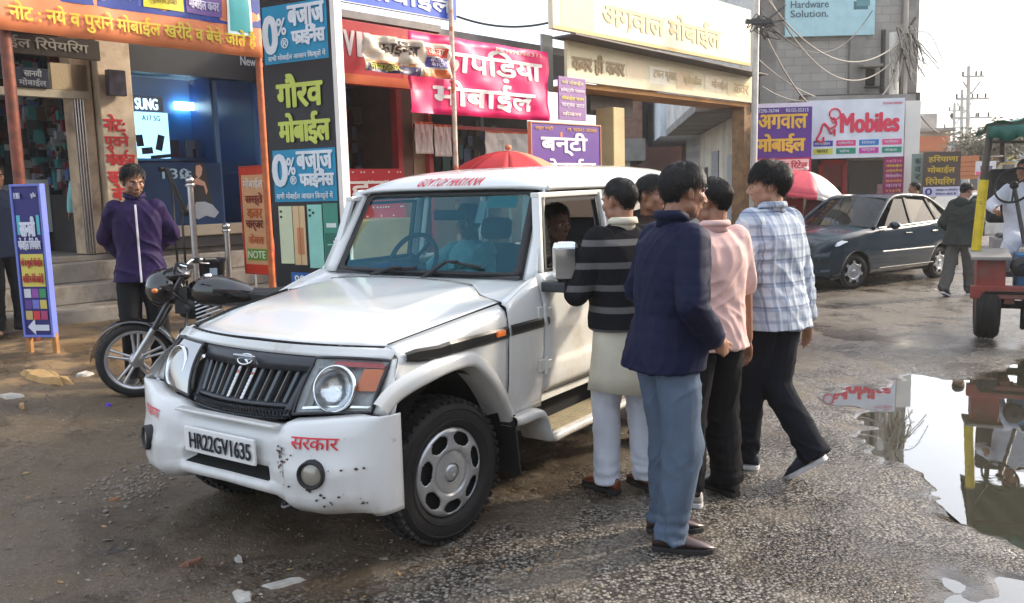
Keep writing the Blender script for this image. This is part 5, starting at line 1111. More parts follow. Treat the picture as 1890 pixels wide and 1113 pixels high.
        def lf(x, y, z): return ff(x, y, z) * (1 + .8 * sst(.30, .10, z / k)) + .0035 * math.sin(z * 95 + 6 * nz(x * 9, y * 9, z * 6)) * sst(.25, .12, z / k)
        sc(mb); union(mb, G.get('name', 'trousers'), t, G['vox'], 3, lf, G['m'])
    if shoes:
        for i in (0, 1):
            sm_, solem, st_ = shoes[i] if isinstance(shoes, list) else shoes; f = feet[i]; X2 = M.Translation(V(f[0])) @ M.Rotation(R(f[1]), 4, 'Z') @ M.Rotation(R(f[2]), 4, 'X'); mb = MB(); so_ = MB(); rows = []; rs_ = []
            L0, L1 = -.085, .185 if st_ == 'formal' else .178
            for y, w_, h_, zt in ((-.088, .016, .03, .075), (-.08, .030, .055, .090), (-.055, .036, .07, .10), (-.01, .037, .075, .105), (.04, .041, .065, .090), (.09, .046, .05, .070), (.135, .043, .04, .055), (L1 - .025, .032, .03, .042), (L1 - .004, .018, .018, .033), (L1 + .004, .004, .008, .028)):
                z0 = .022; rg = []
                for j in range(14):
                    a = 2 * math.pi * j / 14 - math.pi / 2; rg.append(X2 @ V((w_ * math.cos(a) * (1 if math.sin(a) < 0.3 else .82), y, z0 + (zt - z0) * (.5 + .5 * math.sin(a)))))
                rows.append(rg); ws_ = w_ + .004; rs_.append([X2 @ V(p) for p in ((-ws_, y, .0 if y < -.02 or y > .03 or st_ != 'formal' else .008), (ws_, y, .0 if y < -.02 or y > .03 or st_ != 'formal' else .008), (ws_, y, .026), (-ws_, y, .026))])
            mb.loft(rows, sm_); sc(mb); sh_ = mb.build('shoe', t); so_.loft(rs_, solem, smooth=False); sc(so_); so_.build('sole', sh_, bevel=.004)
            if st_ == 'sneaker':
                lc = MB()
                for q in range(4): lc.tube([X2 @ V((-.022, .045 + q * .018, .088 - q * .008)), X2 @ V((0, .05 + q * .018, .096 - q * .008)), X2 @ V((.022, .045 + q * .018, .088 - q * .008))], .0035, solem, 6)
                sc(lc); lc.build('lace', sh_)
    t['_'] = 0; del t['_']
    return t, garm, dict(nb=nb * k, X=X, sh=sh, el=el, hd=hd, k=k, U=U, hip=HP_)
def heading(deg): return R(deg - 90)       # local +Y to a compass angle measured from +X
# cloths
def stripes_mat():
    m = mat('striped black knit', (.012, .012, .014), .9, bump=(160, .35), spec=.1); t = m.node_tree; b = t.nodes['Principled BSDF']; L = t.links.new
    tc = t.nodes.new('ShaderNodeTexCoord'); sx = t.nodes.new('ShaderNodeSeparateXYZ'); L(tc.outputs['Object'], sx.inputs[0]); a = t.nodes.new('ShaderNodeMath'); a.operation = 'MULTIPLY'; a.inputs[1].default_value = 1 / .118; L(sx.outputs['Z'], a.inputs[0])
    f = t.nodes.new('ShaderNodeMath'); f.operation = 'FRACT'; L(a.outputs[0], f.inputs[0]); r_ = t.nodes.new('ShaderNodeValToRGB'); r_.color_ramp.interpolation = 'CONSTANT'; e = r_.color_ramp.elements; e[0].position = 0; e[0].color = (.012, .012, .014, 1); e[1].position = .62; e[1].color = (.115, .112, .112, 1); q = e.new(.90); q.color = (.012, .012, .014, 1)
    L(f.outputs[0], r_.inputs[0]); L(r_.outputs[0], b.inputs['Base Color']); return m
def plaid_mat():
    m = mat('blue white check cotton', (.7, .74, .8), .8, bump=(90, .15), spec=.15); t = m.node_tree; b = t.nodes['Principled BSDF']; L = t.links.new
    tc = t.nodes.new('ShaderNodeTexCoord'); sx = t.nodes.new('ShaderNodeSeparateXYZ'); L(tc.outputs['Object'], sx.inputs[0]); col = None
    def band(sock, per, ph, wd, soft):
        a = t.nodes.new('ShaderNodeMath'); a.operation = 'MULTIPLY_ADD'; a.inputs[1].default_value = 1 / per; a.inputs[2].default_value = ph; L(sock, a.inputs[0]); f = t.nodes.new('ShaderNodeMath'); f.operation = 'FRACT'; L(a.outputs[0], f.inputs[0])
        p = t.nodes.new('ShaderNodeMath'); p.operation = 'PINGPONG'; p.inputs[1].default_value = .5; L(f.outputs[0], p.inputs[0]); r_ = t.nodes.new('ShaderNodeMapRange'); r_.inputs[1].default_value = wd; r_.inputs[2].default_value = max(0, wd - soft); r_.interpolation_type = 'SMOOTHSTEP'; L(p.outputs[0], r_.inputs[0]); return r_.outputs[0]
    cur = (.50, .55, .62, 1)
    for sock, per, ph, wd, soft, c, s in ((sx.outputs['X'], .062, 20.1, .2, .10, (.20, .26, .37), .55), (sx.outputs['Z'], .066, 5.2, .2, .10, (.20, .26, .37), .55), (sx.outputs['X'], .124, 20.42, .05, .03, (.08, .11, .20), .6), (sx.outputs['Z'], .132, 5.5, .05, .03, (.08, .11, .20), .6), (sx.outputs['X'], .124, 20.9, .06, .03, (.8, .82, .86), .5)):
        bo = band(sock, per, ph, wd, soft); g2 = t.nodes.new('ShaderNodeMath'); g2.operation = 'MULTIPLY'; g2.inputs[1].default_value = s; L(bo, g2.inputs[0]); mx = t.nodes.new('ShaderNodeMix'); mx.data_type = 'RGBA'; L(g2.outputs[0], mx.inputs[0])
        if isinstance(cur, tuple): mx.inputs[6].default_value = cur
        else: L(cur, mx.inputs[6])
        mx.inputs[7].default_value = (*c, 1); cur = mx.outputs[2]
    L(cur, b.inputs['Base Color']); return m
knit = stripes_mat(); plaid = plaid_mat()
cloth_ = lambda n, c, r_=.85, bs=110, bstr=.2, sh=.15: mat(n, c, r_, var=(7, .10), bump=(bs, bstr), sheen=sh if sum(c_) > .6 else 0) if False else mat(n, c, r_, var=(7, .10), bump=(bs, bstr), spec=.12, sheen=sh if sum(c) > .6 else 0)
navy = cloth_('navy padded nylon', (.007, .010, .034), .6, 40, .15, 0); greyt = cloth_('blue grey trousers', (.095, .130, .185)); blackt = cloth_('black trousers', (.009, .009, .011)); pinks = cloth_('pale pink cotton', (.74, .50, .46)); cream = cloth_('cream kurta cotton', (.62, .58, .46)); whitec = cloth_('white cotton', (.62, .65, .72)); purple = cloth_('purple track jacket', (.020, .010, .050), .6, 60, .12); darkt = cloth_('charcoal track pants', (.016, .016, .018)); olive = cloth_('dark olive hooded jacket', (.035, .042, .038)); greyp = cloth_('faded grey trousers', (.10, .095, .09)); tealc = cloth_('pale teal shirt', (.25, .52, .52)); brownc = cloth_('dark brown jacket', (.035, .022, .018)); maroonc = cloth_('maroon shirt', (.12, .02, .03)); tanc = cloth_('tan shawl', (.35, .24, .15))
leather = mat('brown leather', (.055, .028, .026), .28, var=(12, .2), coat=.3); leather2 = mat('rust brown leather', (.17, .045, .022), .4, var=(12, .2)); solebl = mat('dark sole', (.02, .018, .018), .7); solew = mat('white rubber sole', (.62, .62, .62), .6, var=(9, .15)); snk = mat('dark blue mesh sneaker', (.012, .018, .035), .7, bump=(90, .3)); snw = mat('off white canvas sneaker', (.52, .50, .46), .7, var=(8, .15)); snb = mat('black sneaker', (.012, .012, .012), .6)
def gpt(px, py): p = GP(px, py); p.z = max(p.z, Hbase(p.x, p.y) - .01); return p
def quilt(x, y, z): return .0055 * abs(math.sin(z * 40 + 1.2 * nz(x * 4, y * 4, z))) ** .5 * .45 - .001
# man in the navy jacket
p = gpt(1228, 1000)
_t, _g, _i = figure('man in navy quilted jacket and grey trousers, nearest the camera', p, heading(22), 1.75, feet=[((-.10, .06, 0), -22, 0), ((.10, -.03, 0), -34, 0)], hands=[(-.17, .20, .98), (.17, .15, .96)], elbow=[(-.9, -.6, 0), (.6, -.9, -.1)],
    hand_dir=[None, ((-.3, .8, -.45), (-1, -.2, 0), (0, .4, .8))], head=(R(-6), R(-6), 0), top=dict(m=navy, hem=.83, hemr=(.204, .160), loose=1.02, fold=.006, collar=(navy, .055), name='jacket', sl=(.080, .070, .056)), legs=dict(m=greyt, r=(.112, .092, .078), fold=.008), shoes=(leather, solebl, 'formal'), hairk=dict(m=HAIRG, style='swept', length=.05, lift=.10, n=2800), skin=SK1, bulk=1.0, seed=2, lean=(0, .06), belly=.02, neck=(0, .035))
_co = _g.data
for v in _co.vertices: v.co += v.normal * quilt(*v.co)
# man in the striped sweater over a kurta
p = gpt(1160, 905)
_t, _g, _i = figure('man in black and grey striped sweater over a cream kurta leaning to the SUV window', p, heading(118), 1.70, feet=[((-.11, .05, 0), 12, 0), ((.11, -.03, 0), -2, 0)], hands=[(-.19, .27, 1.27), (.12, .30, 1.12)], elbow=[(-.45, -.35, -1), (.8, -.4, -.5)], head=(R(14), R(-4), 0), top=dict(m=knit, hem=.93, hemr=(.20, .145), loose=1.06, fold=.004, collar=(cream, .05), name='sweater', sl=(.080, .068, .054)), legs=dict(m=whitec, r=(.10, .082, .074), fold=.008), shoes=(leather2, solebl, 'formal'), hairk=dict(length=.022, lift=.03, n=1500, vol=1.04, back=-.74), skin=SK1, bulk=1.04, seed=4, lean=(-.02, .03), belly=.02)
mb = MB(); rows = []
for z, rx, ry in ((1.0, .185, .14), (.93, .195, .148), (.80, .205, .155), (.68, .218, .165), (.585, .232, .175)):
    rows.append([V((rx * math.cos(a) + .010 * math.sin(5 * a + z * 6) * (1 - z), ry * math.sin(a) + .010 * math.cos(6 * a) * (1 - z), z + .015 * math.sin(a * 2 + 1) * (1 if z < .6 else 0))) for a in [2 * math.pi * j / 48 for j in range(48)]])
mb.loft(rows, cream, True, False); mb.build('kurta', _t, solid=.003)
# man in the pink shirt
p = gpt(1315, 918)
figure('man in pale pink short sleeved shirt and black trousers', p, heading(112), 1.69, feet=[((-.19, -.03, 0), 40, 0), ((.11, .03, 0), 8, 0)], hands=[(-.17, .26, .98), (.27, .06, .86)], elbow=[(-.8, -.7, 0), (.6, -.8, 0)], head=(R(32), R(-8), 0), top=dict(m=pinks, hem=.84, hemr=(.20, .145), sleeve=.40, fold=.011, collar=(pinks, .04), sl=(.085, .074, .06)), legs=dict(m=blackt, r=(.112, .096, .088), hem=.065, fold=.009), shoes=[(snw, solew, 'sneaker'), (snb, solebl, 'sneaker')], hairk=dict(length=.045, lift=.06, n=1800), skin=SK1, seed=6, lean=(0, .02), bulk=.98)
# man in the checked shirt
p = gpt(1425, 868)
figure('man in blue and white checked shirt stepping forward with one heel raised', p, heading(122), 1.77, feet=[((-.09, .13, 0), 26, 0), ((.02, -.27, .09), 24, -36)], hands=[(-.22, .14, .90), (.29, .02, .84)], elbow=[(-.7, -.8, 0), (.7, -.8, 0)], head=(R(46), R(-2), 0), top=dict(m=plaid, hem=.83, hemr=(.205, .15), fold=.011, collar=(plaid, .045), loose=1.04, sl=(.082, .070, .058)), legs=dict(m=mat('dark denim', (.010, .012, .018), .85, var=(9, .2), bump=(120, .2), spec=.1), r=(.108, .086, .078), hem=.05), shoes=(snk, solew, 'sneaker'), hairk=dict(style='forward', length=.055, lift=.16, n=2900, vol=1.08), skin=SK2, seed=8, lean=(0, .05), bulk=1.03)
# man half hidden between the striped sweater and the navy jacket
p = gpt(1205, 812); figure('man half hidden between the striped sweater and the navy jacket', p, heading(-70), 1.72, top=dict(m=brownc, hem=.80, name='jacket', loose=1.05), legs=dict(m=blackt), shoes=(snb, solebl, 'formal'), hairk=dict(style='forward', length=.05, lift=.10), skin=SK1, seed=11, head=(R(25), R(-6), 0), vox=.008)
# man in the purple track jacket by the motorcycle
p = gpt(276, 706)
_t, _g, _i = figure('man in purple track jacket standing behind the motorcycle with hands behind his back', p, heading(-66), 1.76, feet=[((-.10, 0, 0), 14, 0), ((.10, .03, 0), -10, 0)], hands=[(-.06, -.20, 1.0), (.06, -.21, .98)], elbow=[(-1, -.45, 0), (1, -.45, 0)], hand_dir=[((.8, 0, -.3), (0, -1, 0), (0, 0, 1)), ((-.8, 0, -.3), (0, -1, 0), (0, 0, 1))], head=(R(18), R(-14), 0), top=dict(m=purple, hem=.83, hemr=(.225, .175), loose=.93, fold=.010, collar=(purple, .05), name='jacket', sl=(.080, .080, .066)), legs=dict(m=darkt, r=(.105, .082, .074)), shoes=(snb, solebl, 'sneaker'), hairk=dict(style='swept', length=.05, lift=.13, vol=1.08), skin=SK1, beard=True, seed=13, lean=(0, 0))
mb = MB(); tr = bpy.data.objects[_g.name].data; zp = mat('white zip tape', (.6, .55, .6), .6); ys = {}
zz_ = [.85 + .031 * q for q in range(21)]; pts = []
for z in zz_:
    best = max((v.co.y for v in tr.vertices if abs(v.co.x - .0) < .02 and abs(v.co.z - z) < .02), default=None)
    if best is not None: pts.append(V((.0, best + .003, z)))
mb.grid([[q + V((-.008, 0, 0)), q + V((0, .003, 0)), q + V((.008, 0, 0))] for q in pts], zp); mb.build('zip', _g)
mb = MB()
for s in (1, -1):
    q = [];
    for z in (.25, .35, .45, .55, .65, .75): q.append(V((s * (.185 - .0 * z), .03, z)))
# man in the dark hooded jacket walking by the parked car
p = gpt(1768, 545)
_t, _g, _i = figure('man in dark hooded jacket and grey trousers walking past the dark car', p, heading(38), 1.68, feet=[((-.09, -.26, .03), 0, -20), ((.09, .20, 0), 0, 0)], hands=[(-.20, .18, .95), (.20, .20, .95)], head=(R(-20), R(-22), 0), top=dict(m=olive, hem=.80, hemr=(.21, .16), loose=1.18, name='jacket', fold=.010, sl=(.09, .082, .065)), legs=dict(m=greyp, r=(.112, .095, .085), fold=.010), shoes=(snk, solew, 'sneaker'), hairk=dict(length=.03, lift=.06), skin=SK1, seed=17, lean=(0, .09), neck=(0, .04), vox=.009)
mb = MB(); nb_ = _i['nb']; mb.sph(nb_ + V((0, -.095, -.02)), (.12, .065, .085), olive, 18, 12); mb.sph(nb_ + V((0, -.03, -.01)), (.125, .09, .045), olive, 18, 10); union(mb, 'hood', _g, .011, 4, fold_fn(.012, 5), olive)
# ------------------------------------------------------------------ dark hatchback/saloon parked across the road
CA = R(33); pc_ = GP(1577, 534); carL = V((math.sin(CA), -math.cos(CA), 0)); c0 = pc_ - carL * .79; c0.z = Hbase(pc_.x, pc_.y) + .0
CAR = thing('car', 'dark blue grey saloon car parked at the far side of the road', 'car', c0, CA)
cp = mat('dark blue grey car paint', (.006, .021, .034), .22, .0, coat=.4, var=(2, .15), spec=.35); cg = glass('car window glass', (.08, .10, .10), .8, .01, 1.5); led = mat('car lamp glass', (.55, .58, .6), .12, .3, coat=1.)
hwid = lambda s: pw(s, ((-.76, .50), (-.70, .62), (-.58, .74), (-.35, .80), (0, .825), (.6, .835), (2.2, .835), (2.8, .80), (3.05, .74), (3.2, .62), (3.24, .5)))
zbelt = lambda s: pw(s, ((-.76, .60), (-.70, .74), (-.55, .84), (-.2, .90), (.3, .955), (.65, .985), (1.4, 1.0), (2.4, 1.04), (2.9, 1.06), (3.1, 1.04), (3.2, .95), (3.24, .8)))
crown = lambda s: pw(s, ((-.76, .0), (-.5, .05), (.2, .07), (.6, .06), (2.7, .03), (3.1, .04), (3.24, 0)))
def carb(s):
    z = .235 + .03 * (s < -.5)
    for a in (0, 2.45):
        d = abs(s - a)
        if d < .35: z = max(z, .285 + math.sqrt(.35 ** 2 - d * d))
    return z
def cside(s, z):
    w_ = hwid(s); zb = zbelt(s); q = (z - .22) / (zb - .22); return w_ * pw(q, ((0, .93), (.12, .975), (.4, 1.0), (.62, 1.0), (.68, .985), (.9, .965), (1, .93)))
SS = [-.76 + .02 * k for k in range(4)] + [-.68 + .046 * k for k in range(86)]; SS = [s for s in SS if s <= 3.24]
for sd in (1, -1):
    mb = MB(); mb.grid([[B(s, sd * cside(s, lerp(carb(s), zbelt(s), j / 12)), lerp(carb(s), zbelt(s), j / 12)) for j in range(13)] for s in SS], cp); o = mb.build('body_side', CAR, solid=.01)
    mb = MB()
    for s0 in (.62, 1.55, 2.32): mb.bar(B(s0, sd * (cside(s0, .35) + .001), .30), B(s0 + .03, sd * (cside(s0, .9) + .001), .97), .006, .006, rub)
    mb.tube([B(.62, sd * (cside(.7, .33)), .31), B(2.2, sd * cside(2.2, .33), .31)], .012, plas, 6); mb.build('door_gap', o)
    mb = MB(); mb.grid([[B(s, sd * (cside(s, z) + .010 * q), z) for z, q in ((.565, 0), (.572, 1), (.595, 1), (.60, 0))] for s in [.68 + .1 * k for k in range(16)]], mat('satin trim strip', (.45, .46, .46), .25, .9)); mb.build('trim_strip', CAR)
    for s in (1.42, 2.2): mb = MB(); mb.box(B(s, sd * (cside(s, .86) + .015), .86), (.18, .03, .03), cp); mb.build('door_handle', CAR, bevel=.008)
    mb = MB(); mb.sph(B(.80, sd * .96, 1.02), (.06, .10, .065), cp, 14, 10); mb.tube([B(.82, sd * .82, .99), B(.80, sd * .93, 1.0)], .02, rub, 8); mb.build('mirror', CAR)
    # side windows and pillars
    gl = lambda t: lerp(.775, .585, t)
    def sw(s0a, s1a, s0b, s1b): return [B(s0a, sd * gl(0), zbelt(s0a) - .01), B(s1a, sd * gl(0), zbelt(s1a) - .01), B(s1b, sd * gl(.93), 1.445 if s1b < 2.2 else 1.40), B(s0b, sd * gl(.93), 1.445)]
    for nm, q in (('front_window', (.78, 1.52, 1.30, 1.56)), ('rear_door_window', (1.60, 2.30, 1.62, 2.20)), ('quarter_window', (2.36, 2.62, 2.26, 2.36))):
        mb = MB(); mb.add(sw(*q), [(0, 1, 2, 3)], cg); mb.build(nm, CAR)
    mb = MB(); e_ = sd * .006
    mb.tube(spline([B(.50, sd * .775, .985), B(.80, sd * .70, 1.22), B(1.24, sd * .595, 1.47), B(1.8, sd * .585, 1.495), B(2.3, sd * .585, 1.44), B(2.75, sd * .66, 1.19), B(2.98, sd * .72, 1.06)], 5), .032, cp, 8)
    mb.bar(B(1.56, sd * .782, 1.0), B(1.59, sd * .60, 1.46), .07, .02, rub, up=(0, 1, 0)); mb.bar(B(2.33, sd * .782, 1.03), B(2.23, sd * .60, 1.43), .05, .02, rub, up=(0, 1, 0)); mb.tube([B(s, sd * .785, zbelt(s) + .0) for s in (.62, 1.2, 1.8, 2.4, 2.8)], .014, chrome, 6); mb.build('window_frame', CAR)
    mb = MB(); q = [B(-.66, sd * .52, .70), B(-.42, sd * .765, .735), B(-.22, sd * .80, .80), B(-.40, sd * .70, .845), B(-.62, sd * .56, .775)]; mb.prism(q, B(-.03, sd * .035, .0), led); mb.build('headlight', CAR, bevel=.01)
    mb = MB(); mb.lathe([(.0, .0), (.04, .004), (.05, .0)], led, B(-.685, sd * .60, .42), (-.85, -sd * .4, 0), 14); mb.build('fog_lamp', CAR)
    for s in (0, 2.45):
        mb = MB(); rows = [[B(s - .36 * math.cos(a), sd * l, .285 + .36 * math.sin(a)) for l in (.5, .80)] for a in [math.pi * k / 10 for k in range(11)]]; mb.grid(rows, void); mb.add([r_[0] for r_ in rows], [tuple(range(11))], void); mb.build('inner_arch', CAR)
mb = MB(); mb.grid([[B(s, a * .93 * hwid(s), zbelt(s) + crown(s) * (1 - a * a)) for a in [-1 + .1 * k for k in range(21)]] for s in [-.76, -.74, -.70, -.62, -.5, -.3, -.1, .1, .3, .5, .66]], cp); mb.build('bonnet', CAR, solid=.01)
mb = MB(); mb.grid([[B(s, a * .93 * hwid(s), zbelt(s) + crown(s) * (1 - a * a)) for a in [-1 + .1 * k for k in range(21)]] for s in [2.55, 2.7, 2.9, 3.05, 3.15, 3.22, 3.24]], cp); mb.build('boot_lid', CAR, solid=.01)
mb = MB(); mb.grid([[B(lerp(.48, 1.20, t) - .10 * (1 - a * a) * (1 - t * .5), a * lerp(.75, .585, t), lerp(.995, 1.465, t) + .03 * (1 - a * a)) for a in [-1 + .125 * k for k in range(17)]] for t in [k / 8 for k in range(9)]], cg); mb.build('windscreen', CAR)
mb = MB(); mb.grid([[B(s, a * .60, pw(s, ((1.1, 1.44), (1.2, 1.472), (1.5, 1.50), (1.9, 1.50), (2.3, 1.455), (2.42, 1.40))) + .035 * (1 - a * a)) for a in [-1 + .125 * k for k in range(17)]] for s in (1.13, 1.2, 1.35, 1.6, 1.9, 2.15, 2.3, 2.4)], cp); mb.build('roof', CAR, solid=.02)
mb = MB(); mb.grid([[B(lerp(2.38, 2.95, t) + .06 * (1 - a * a), a * lerp(.58, .70, t), lerp(1.41, 1.07, t) + .025 * (1 - a * a)) for a in (-1, -.5, 0, .5, 1)] for t in (0, .3, .6, 1)], cg); mb.build('rear_window', CAR)
mb = MB(); mb.grid([[B(pw(abs(a), ((0, -.80), (.5, -.775), (.8, -.72), (1, -.60))) + q, a * .745, z) for a in [-1 + .1 * k for k in range(21)]] for z, q in ((.22, .08), (.30, 0), (.36, .0), (.37, .03), (.47, .03), (.48, -.01), (.60, -.01), (.68, .05))], cp); mb.build('front_bumper', CAR)
mb = MB(); mb.box(B(-.765, 0, .66), (.04, .95, .06), blk); mb.box(B(-.79, 0, .42), (.05, .85, .10), blk); mb.bar(B(-.79, -.5, .70), B(-.79, .5, .70), .012, .012, chrome); mb.build('grille', CAR, bevel=.01)
mb = MB(); mb.box(B(-.815, 0, .54), (.012, .46, .10), white); mb.build('number_plate', CAR, bevel=.003)
mb = MB(); mb.box(B(1.25, 0, .25), (3.6, 1.45, .10), void); mb.box(B(3.2, 0, .55), (.08, 1.3, .5), cp); mb.build('underside', CAR)
mb = MB(); mb.box(B(.72, 0, .93), (.4, 1.3, .12), void)
for l in (-.36, .36): mb.box(B(1.35, l, .62), (.5, .48, .16), seat_m); mb.box(B(1.68, l, .95), (.14, .46, .60), seat_m, M.Rotation(R(16), 3, 'Y')); mb.box(B(1.78, l, 1.30), (.09, .24, .14), seat_m)
mb.box(B(2.4, 0, .9), (.14, 1.2, .55), seat_m, M.Rotation(R(20), 3, 'Y')); mb.build('cabin', CAR, bevel=.03)
mb = MB(); mb.tube([B(1.32, 0, 1.50), B(1.40, 0, 1.66)], [.004, .002], rub, 5); mb.build('aerial', CAR)
for s, l, st_ in ((0, .70, R(-14)), (0, -.70, R(-14)), (2.45, .70, 0), (2.45, -.70, 0)):
    sd = 1 if l > 0 else -1; o = bpy.data.objects.new('wheel', None); COL.objects.link(o); o.parent = CAR; o.location = B(s, l, .29); o.rotation_euler = (0, 0, st_)
    wheel_parts(o, (0, 0, 0), (0, -sd, 0), .29, .175, .185); hubcap(o, V((0, -sd * .080, 0)), (0, -sd, 0), .185)
# ------------------------------------------------------------------ motorcycle
bw = GP(258, 728); BA = R(6); BK = thing('motorcycle', 'black commuter motorcycle with silver alloy wheels parked beside the SUV', 'motorcycle', bw, BA)
# local: x rearwards from the front axle, y away from the viewer, z up
gb = mat('gloss black paint', (.007, .007, .008), .12, coat=1., var=(3, .2)); alu = mat('cast aluminium', (.58, .58, .59), .32, .8, var=(9, .2)); WR = .298
def bike_wheel(x, steer):
    o = bpy.data.objects.new('wheel', None); COL.objects.link(o); o.parent = BK; o.location = (x, 0, WR); o.rotation_euler = (0, 0, steer); ax = (0, 1, 0)
    mb = MB(); mb.lathe([(.232, -.036), (.262, -.046), (.288, -.032), (.298, 0), (.288, .032), (.262, .046), (.232, .036)], tyrem, (0, 0, 0), ax, 44)
    for k in range(40):
        q = 2 * math.pi * k / 40; d = V((math.cos(q), 0, math.sin(q))); mb.bar(d * .2935 + V((0, .006, 0)), d * .286 + V((0, .034, 0)), .010, .010, tyrem); mb.bar(d * .2935 + V((0, -.006, 0)), d * .286 + V((0, -.034, 0)), .010, .010, tyrem)
    mb.build('tyre', o)
    mb = MB(); mb.lathe([(.238, -.036), (.230, -.038), (.212, -.028), (.208, 0), (.212, .028), (.230, .038), (.238, .036), (.238, -.036)], alu, (0, 0, 0), ax, 44)
    for k in range(5):
        q = 2 * math.pi * k / 5 + .3
        for dq in (-.12, .12):
            a, b_ = V((math.cos(q + dq * 2.2), 0, math.sin(q + dq * 2.2))) * .04, V((math.cos(q + dq), 0, math.sin(q + dq))) * .215; mb.tube([a, a.lerp(b_, .5), b_], [.015, .011, .013], alu, 8)
    mb.lathe([(.0, -.05), (.045, -.048), (.06, -.03), (.06, .03), (.045, .048), (0, .05)], alu, (0, 0, 0), ax, 24); mb.build('rim', o); return o
bike_wheel(0, R(16)); bike_wheel(1.38, 0)
fx = lambda z: .06 + (z - WR) * .60
mb = MB()
for y in (-.085, .085): mb.tube([V((.0, y, WR)), V((fx(.55) - .04, y, .55))], .024, alu, 12); mb.tube([V((fx(.55) - .04, y, .55)), V((fx(.95) - .04, y, .95))], .019, mat('gunmetal fork tube', (.10, .10, .11), .3, .8), 12)
mb.box((fx(.80) - .03, 0, .80), (.06, .22, .04), black); mb.build('fork', BK)
mb = MB(); rows = []
for k in range(19):
    a = R(-10 + 185 * k / 18); r_ = .335; rows.append([V((r_ * math.cos(a) * 1.0, y, WR + r_ * math.sin(a) - abs(y) * .5)) for y in (-.062, -.04, 0, .04, .062)])
mb.grid(rows, gb); mb.build('mudguard', BK, solid=.004)
mb = MB(); hx_ = V((.10, 0, .86)); mb.sph(hx_, (.14, .15, .155), gb, 20, 14); mb.box(hx_ + V((.14, 0, -.10)), (.10, .14, .20), black); mb.sph(hx_ + V((.20, 0, -.16)), (.12, .08, .10), black, 12, 8); mb.sph(hx_ + V((.10, 0, .10)), (.12, .12, .06), gb, 16, 10); hd_ = mb.build('headlamp_cowl', BK)
mb = MB(); mb.lathe([(0, .06), (.06, .055), (.095, .02), (.105, -.01)], glass('headlamp glass', (.6, .64, .66), 1, .03), hx_ + V((-.075, 0, -.01)), (-1, 0, .06), 24); mb.build('lens', hd_)
mb = MB()
for y in (-.19, .19): mb.tube([hx_ + V((.03, y * .5, .02)), hx_ + V((.0, y, .0))], .010, black, 6); mb.sph(hx_ + V((-.01, y * 1.1, 0)), (.024, .02, .02), amber, 10, 8)
build_each(mb, 'indicator', hd_)
mb = MB()
for s in (1, -1): mb.tube(spline([(.22, 0, .985), (.22, s * .12, .99), (.27, s * .22, 1.055), (.36, s * .33, 1.05), (.40, s * .37, 1.045)], 6), .0115, chrome, 10)
hb = mb.build('handlebar', BK)
for s in (1, -1):
    mb = MB(); mb.tube([(.345, s * .30, 1.052), (.42, s * .385, 1.045)], .018, rub, 10); mb.build('grip', hb); mb = MB(); mb.tube([(.29, s * .27, 1.04), (.32, s * .34, 1.02), (.36, s * .40, 1.01)], .006, alu, 6); mb.box((.30, s * .25, 1.05), (.05, .05, .045), black); mb.build('lever', hb)
mb = MB(); mb.box((.20, 0, .99), (.13, .20, .07), black, M.Rotation(R(-25), 3, 'Y')); mb.box((.205, -.05, 1.026), (.09, .07, .006), mat('clock glass', (.2, .22, .22), .08, coat=1.), M.Rotation(R(-25), 3, 'Y')); mb.box((.205, .05, 1.026), (.09, .07, .006), MATS['clock glass'], M.Rotation(R(-25), 3, 'Y')); mb.build('instrument_cluster', BK, bevel=.012)
mb = MB(); rows = []
for x, w_, zt, zb in ((.28, .04, .84, .80), (.31, .09, .90, .75), (.40, .135, .945, .70), (.52, .145, .945, .69), (.64, .125, .915, .69), (.74, .085, .865, .70), (.80, .05, .83, .73)):
    rows.append([V((x, w_ * math.copysign(abs(math.cos(a)) ** .75, math.cos(a)), (zt + zb) / 2 + (zt - zb) / 2 * math.copysign(abs(math.sin(a)) ** .8, math.sin(a)))) for a in [2 * math.pi * k / 24 for k in range(24)]])
mb.loft(rows, gb); tk = mb.build('tank', BK); mb = MB(); mb.lathe([(.0, .022), (.03, .02), (.034, .0)], chrome, (.44, 0, .94), (-.1, 0, 1), 20); mb.build('filler_cap', tk)
mb = MB(); mb.grid([[V((x, y * w_, z + .02 - .05 * abs(y) ** 2)) for y in (-1, -.8, -.4, 0, .4, .8, 1)] for x, w_, z in ((.76, .08, .82), (.9, .11, .81), (1.1, .125, .82), (1.3, .12, .85), (1.45, .10, .86))], mat('black vinyl seat', (.012, .012, .012), .5, bump=(80, .2))); mb.box((1.1, 0, .78), (.66, .16, .06), black); mb.build('seat', BK, bevel=.01)
mb = MB(); mb.tube([(.22, 0, .88), (.34, 0, .62), (.46, 0, .33)], .022, black, 10); mb.tube([(.46, 0, .33), (.9, 0, .30), (1.24, 0, WR)], .02, black, 10); mb.tube([(.7, 0, .72), (.9, 0, .33)], .02, black, 10)
for y in (-.11, .11): mb.tube([(1.24, y, WR), (1.12, y, .72)], .018, chrome, 10)
mb.tube(spline([(.30, -.02, .72), (.30, -.20, .60), (.30, -.22, .45), (.36, -.04, .34)], 5), .012, black, 8); mb.tube(spline([(.30, .02, .72), (.30, .20, .60), (.30, .22, .45), (.36, .04, .34)], 5), .012, black, 8); mb.tube(spline([(.12, -.05, .95), (.2, -.10, .82), (.34, -.06, .70), (.46, -.05, .62)], 5), .010, black, 6); mb.build('frame', BK)
mb = MB(); mb.box((.62, 0, .38), (.30, .22, .20), alu); mb.lathe([(.10, -.14), (.11, -.10), (.11, .10), (.10, .14)], alu, (.70, 0, .36), (0, 1, 0), 24)
for k in range(7): mb.box((.52, 0, .50 + k * .024), (.16, .17, .012), alu, M.Rotation(R(-18), 3, 'Y'))
mb.build('engine', BK, bevel=.01)
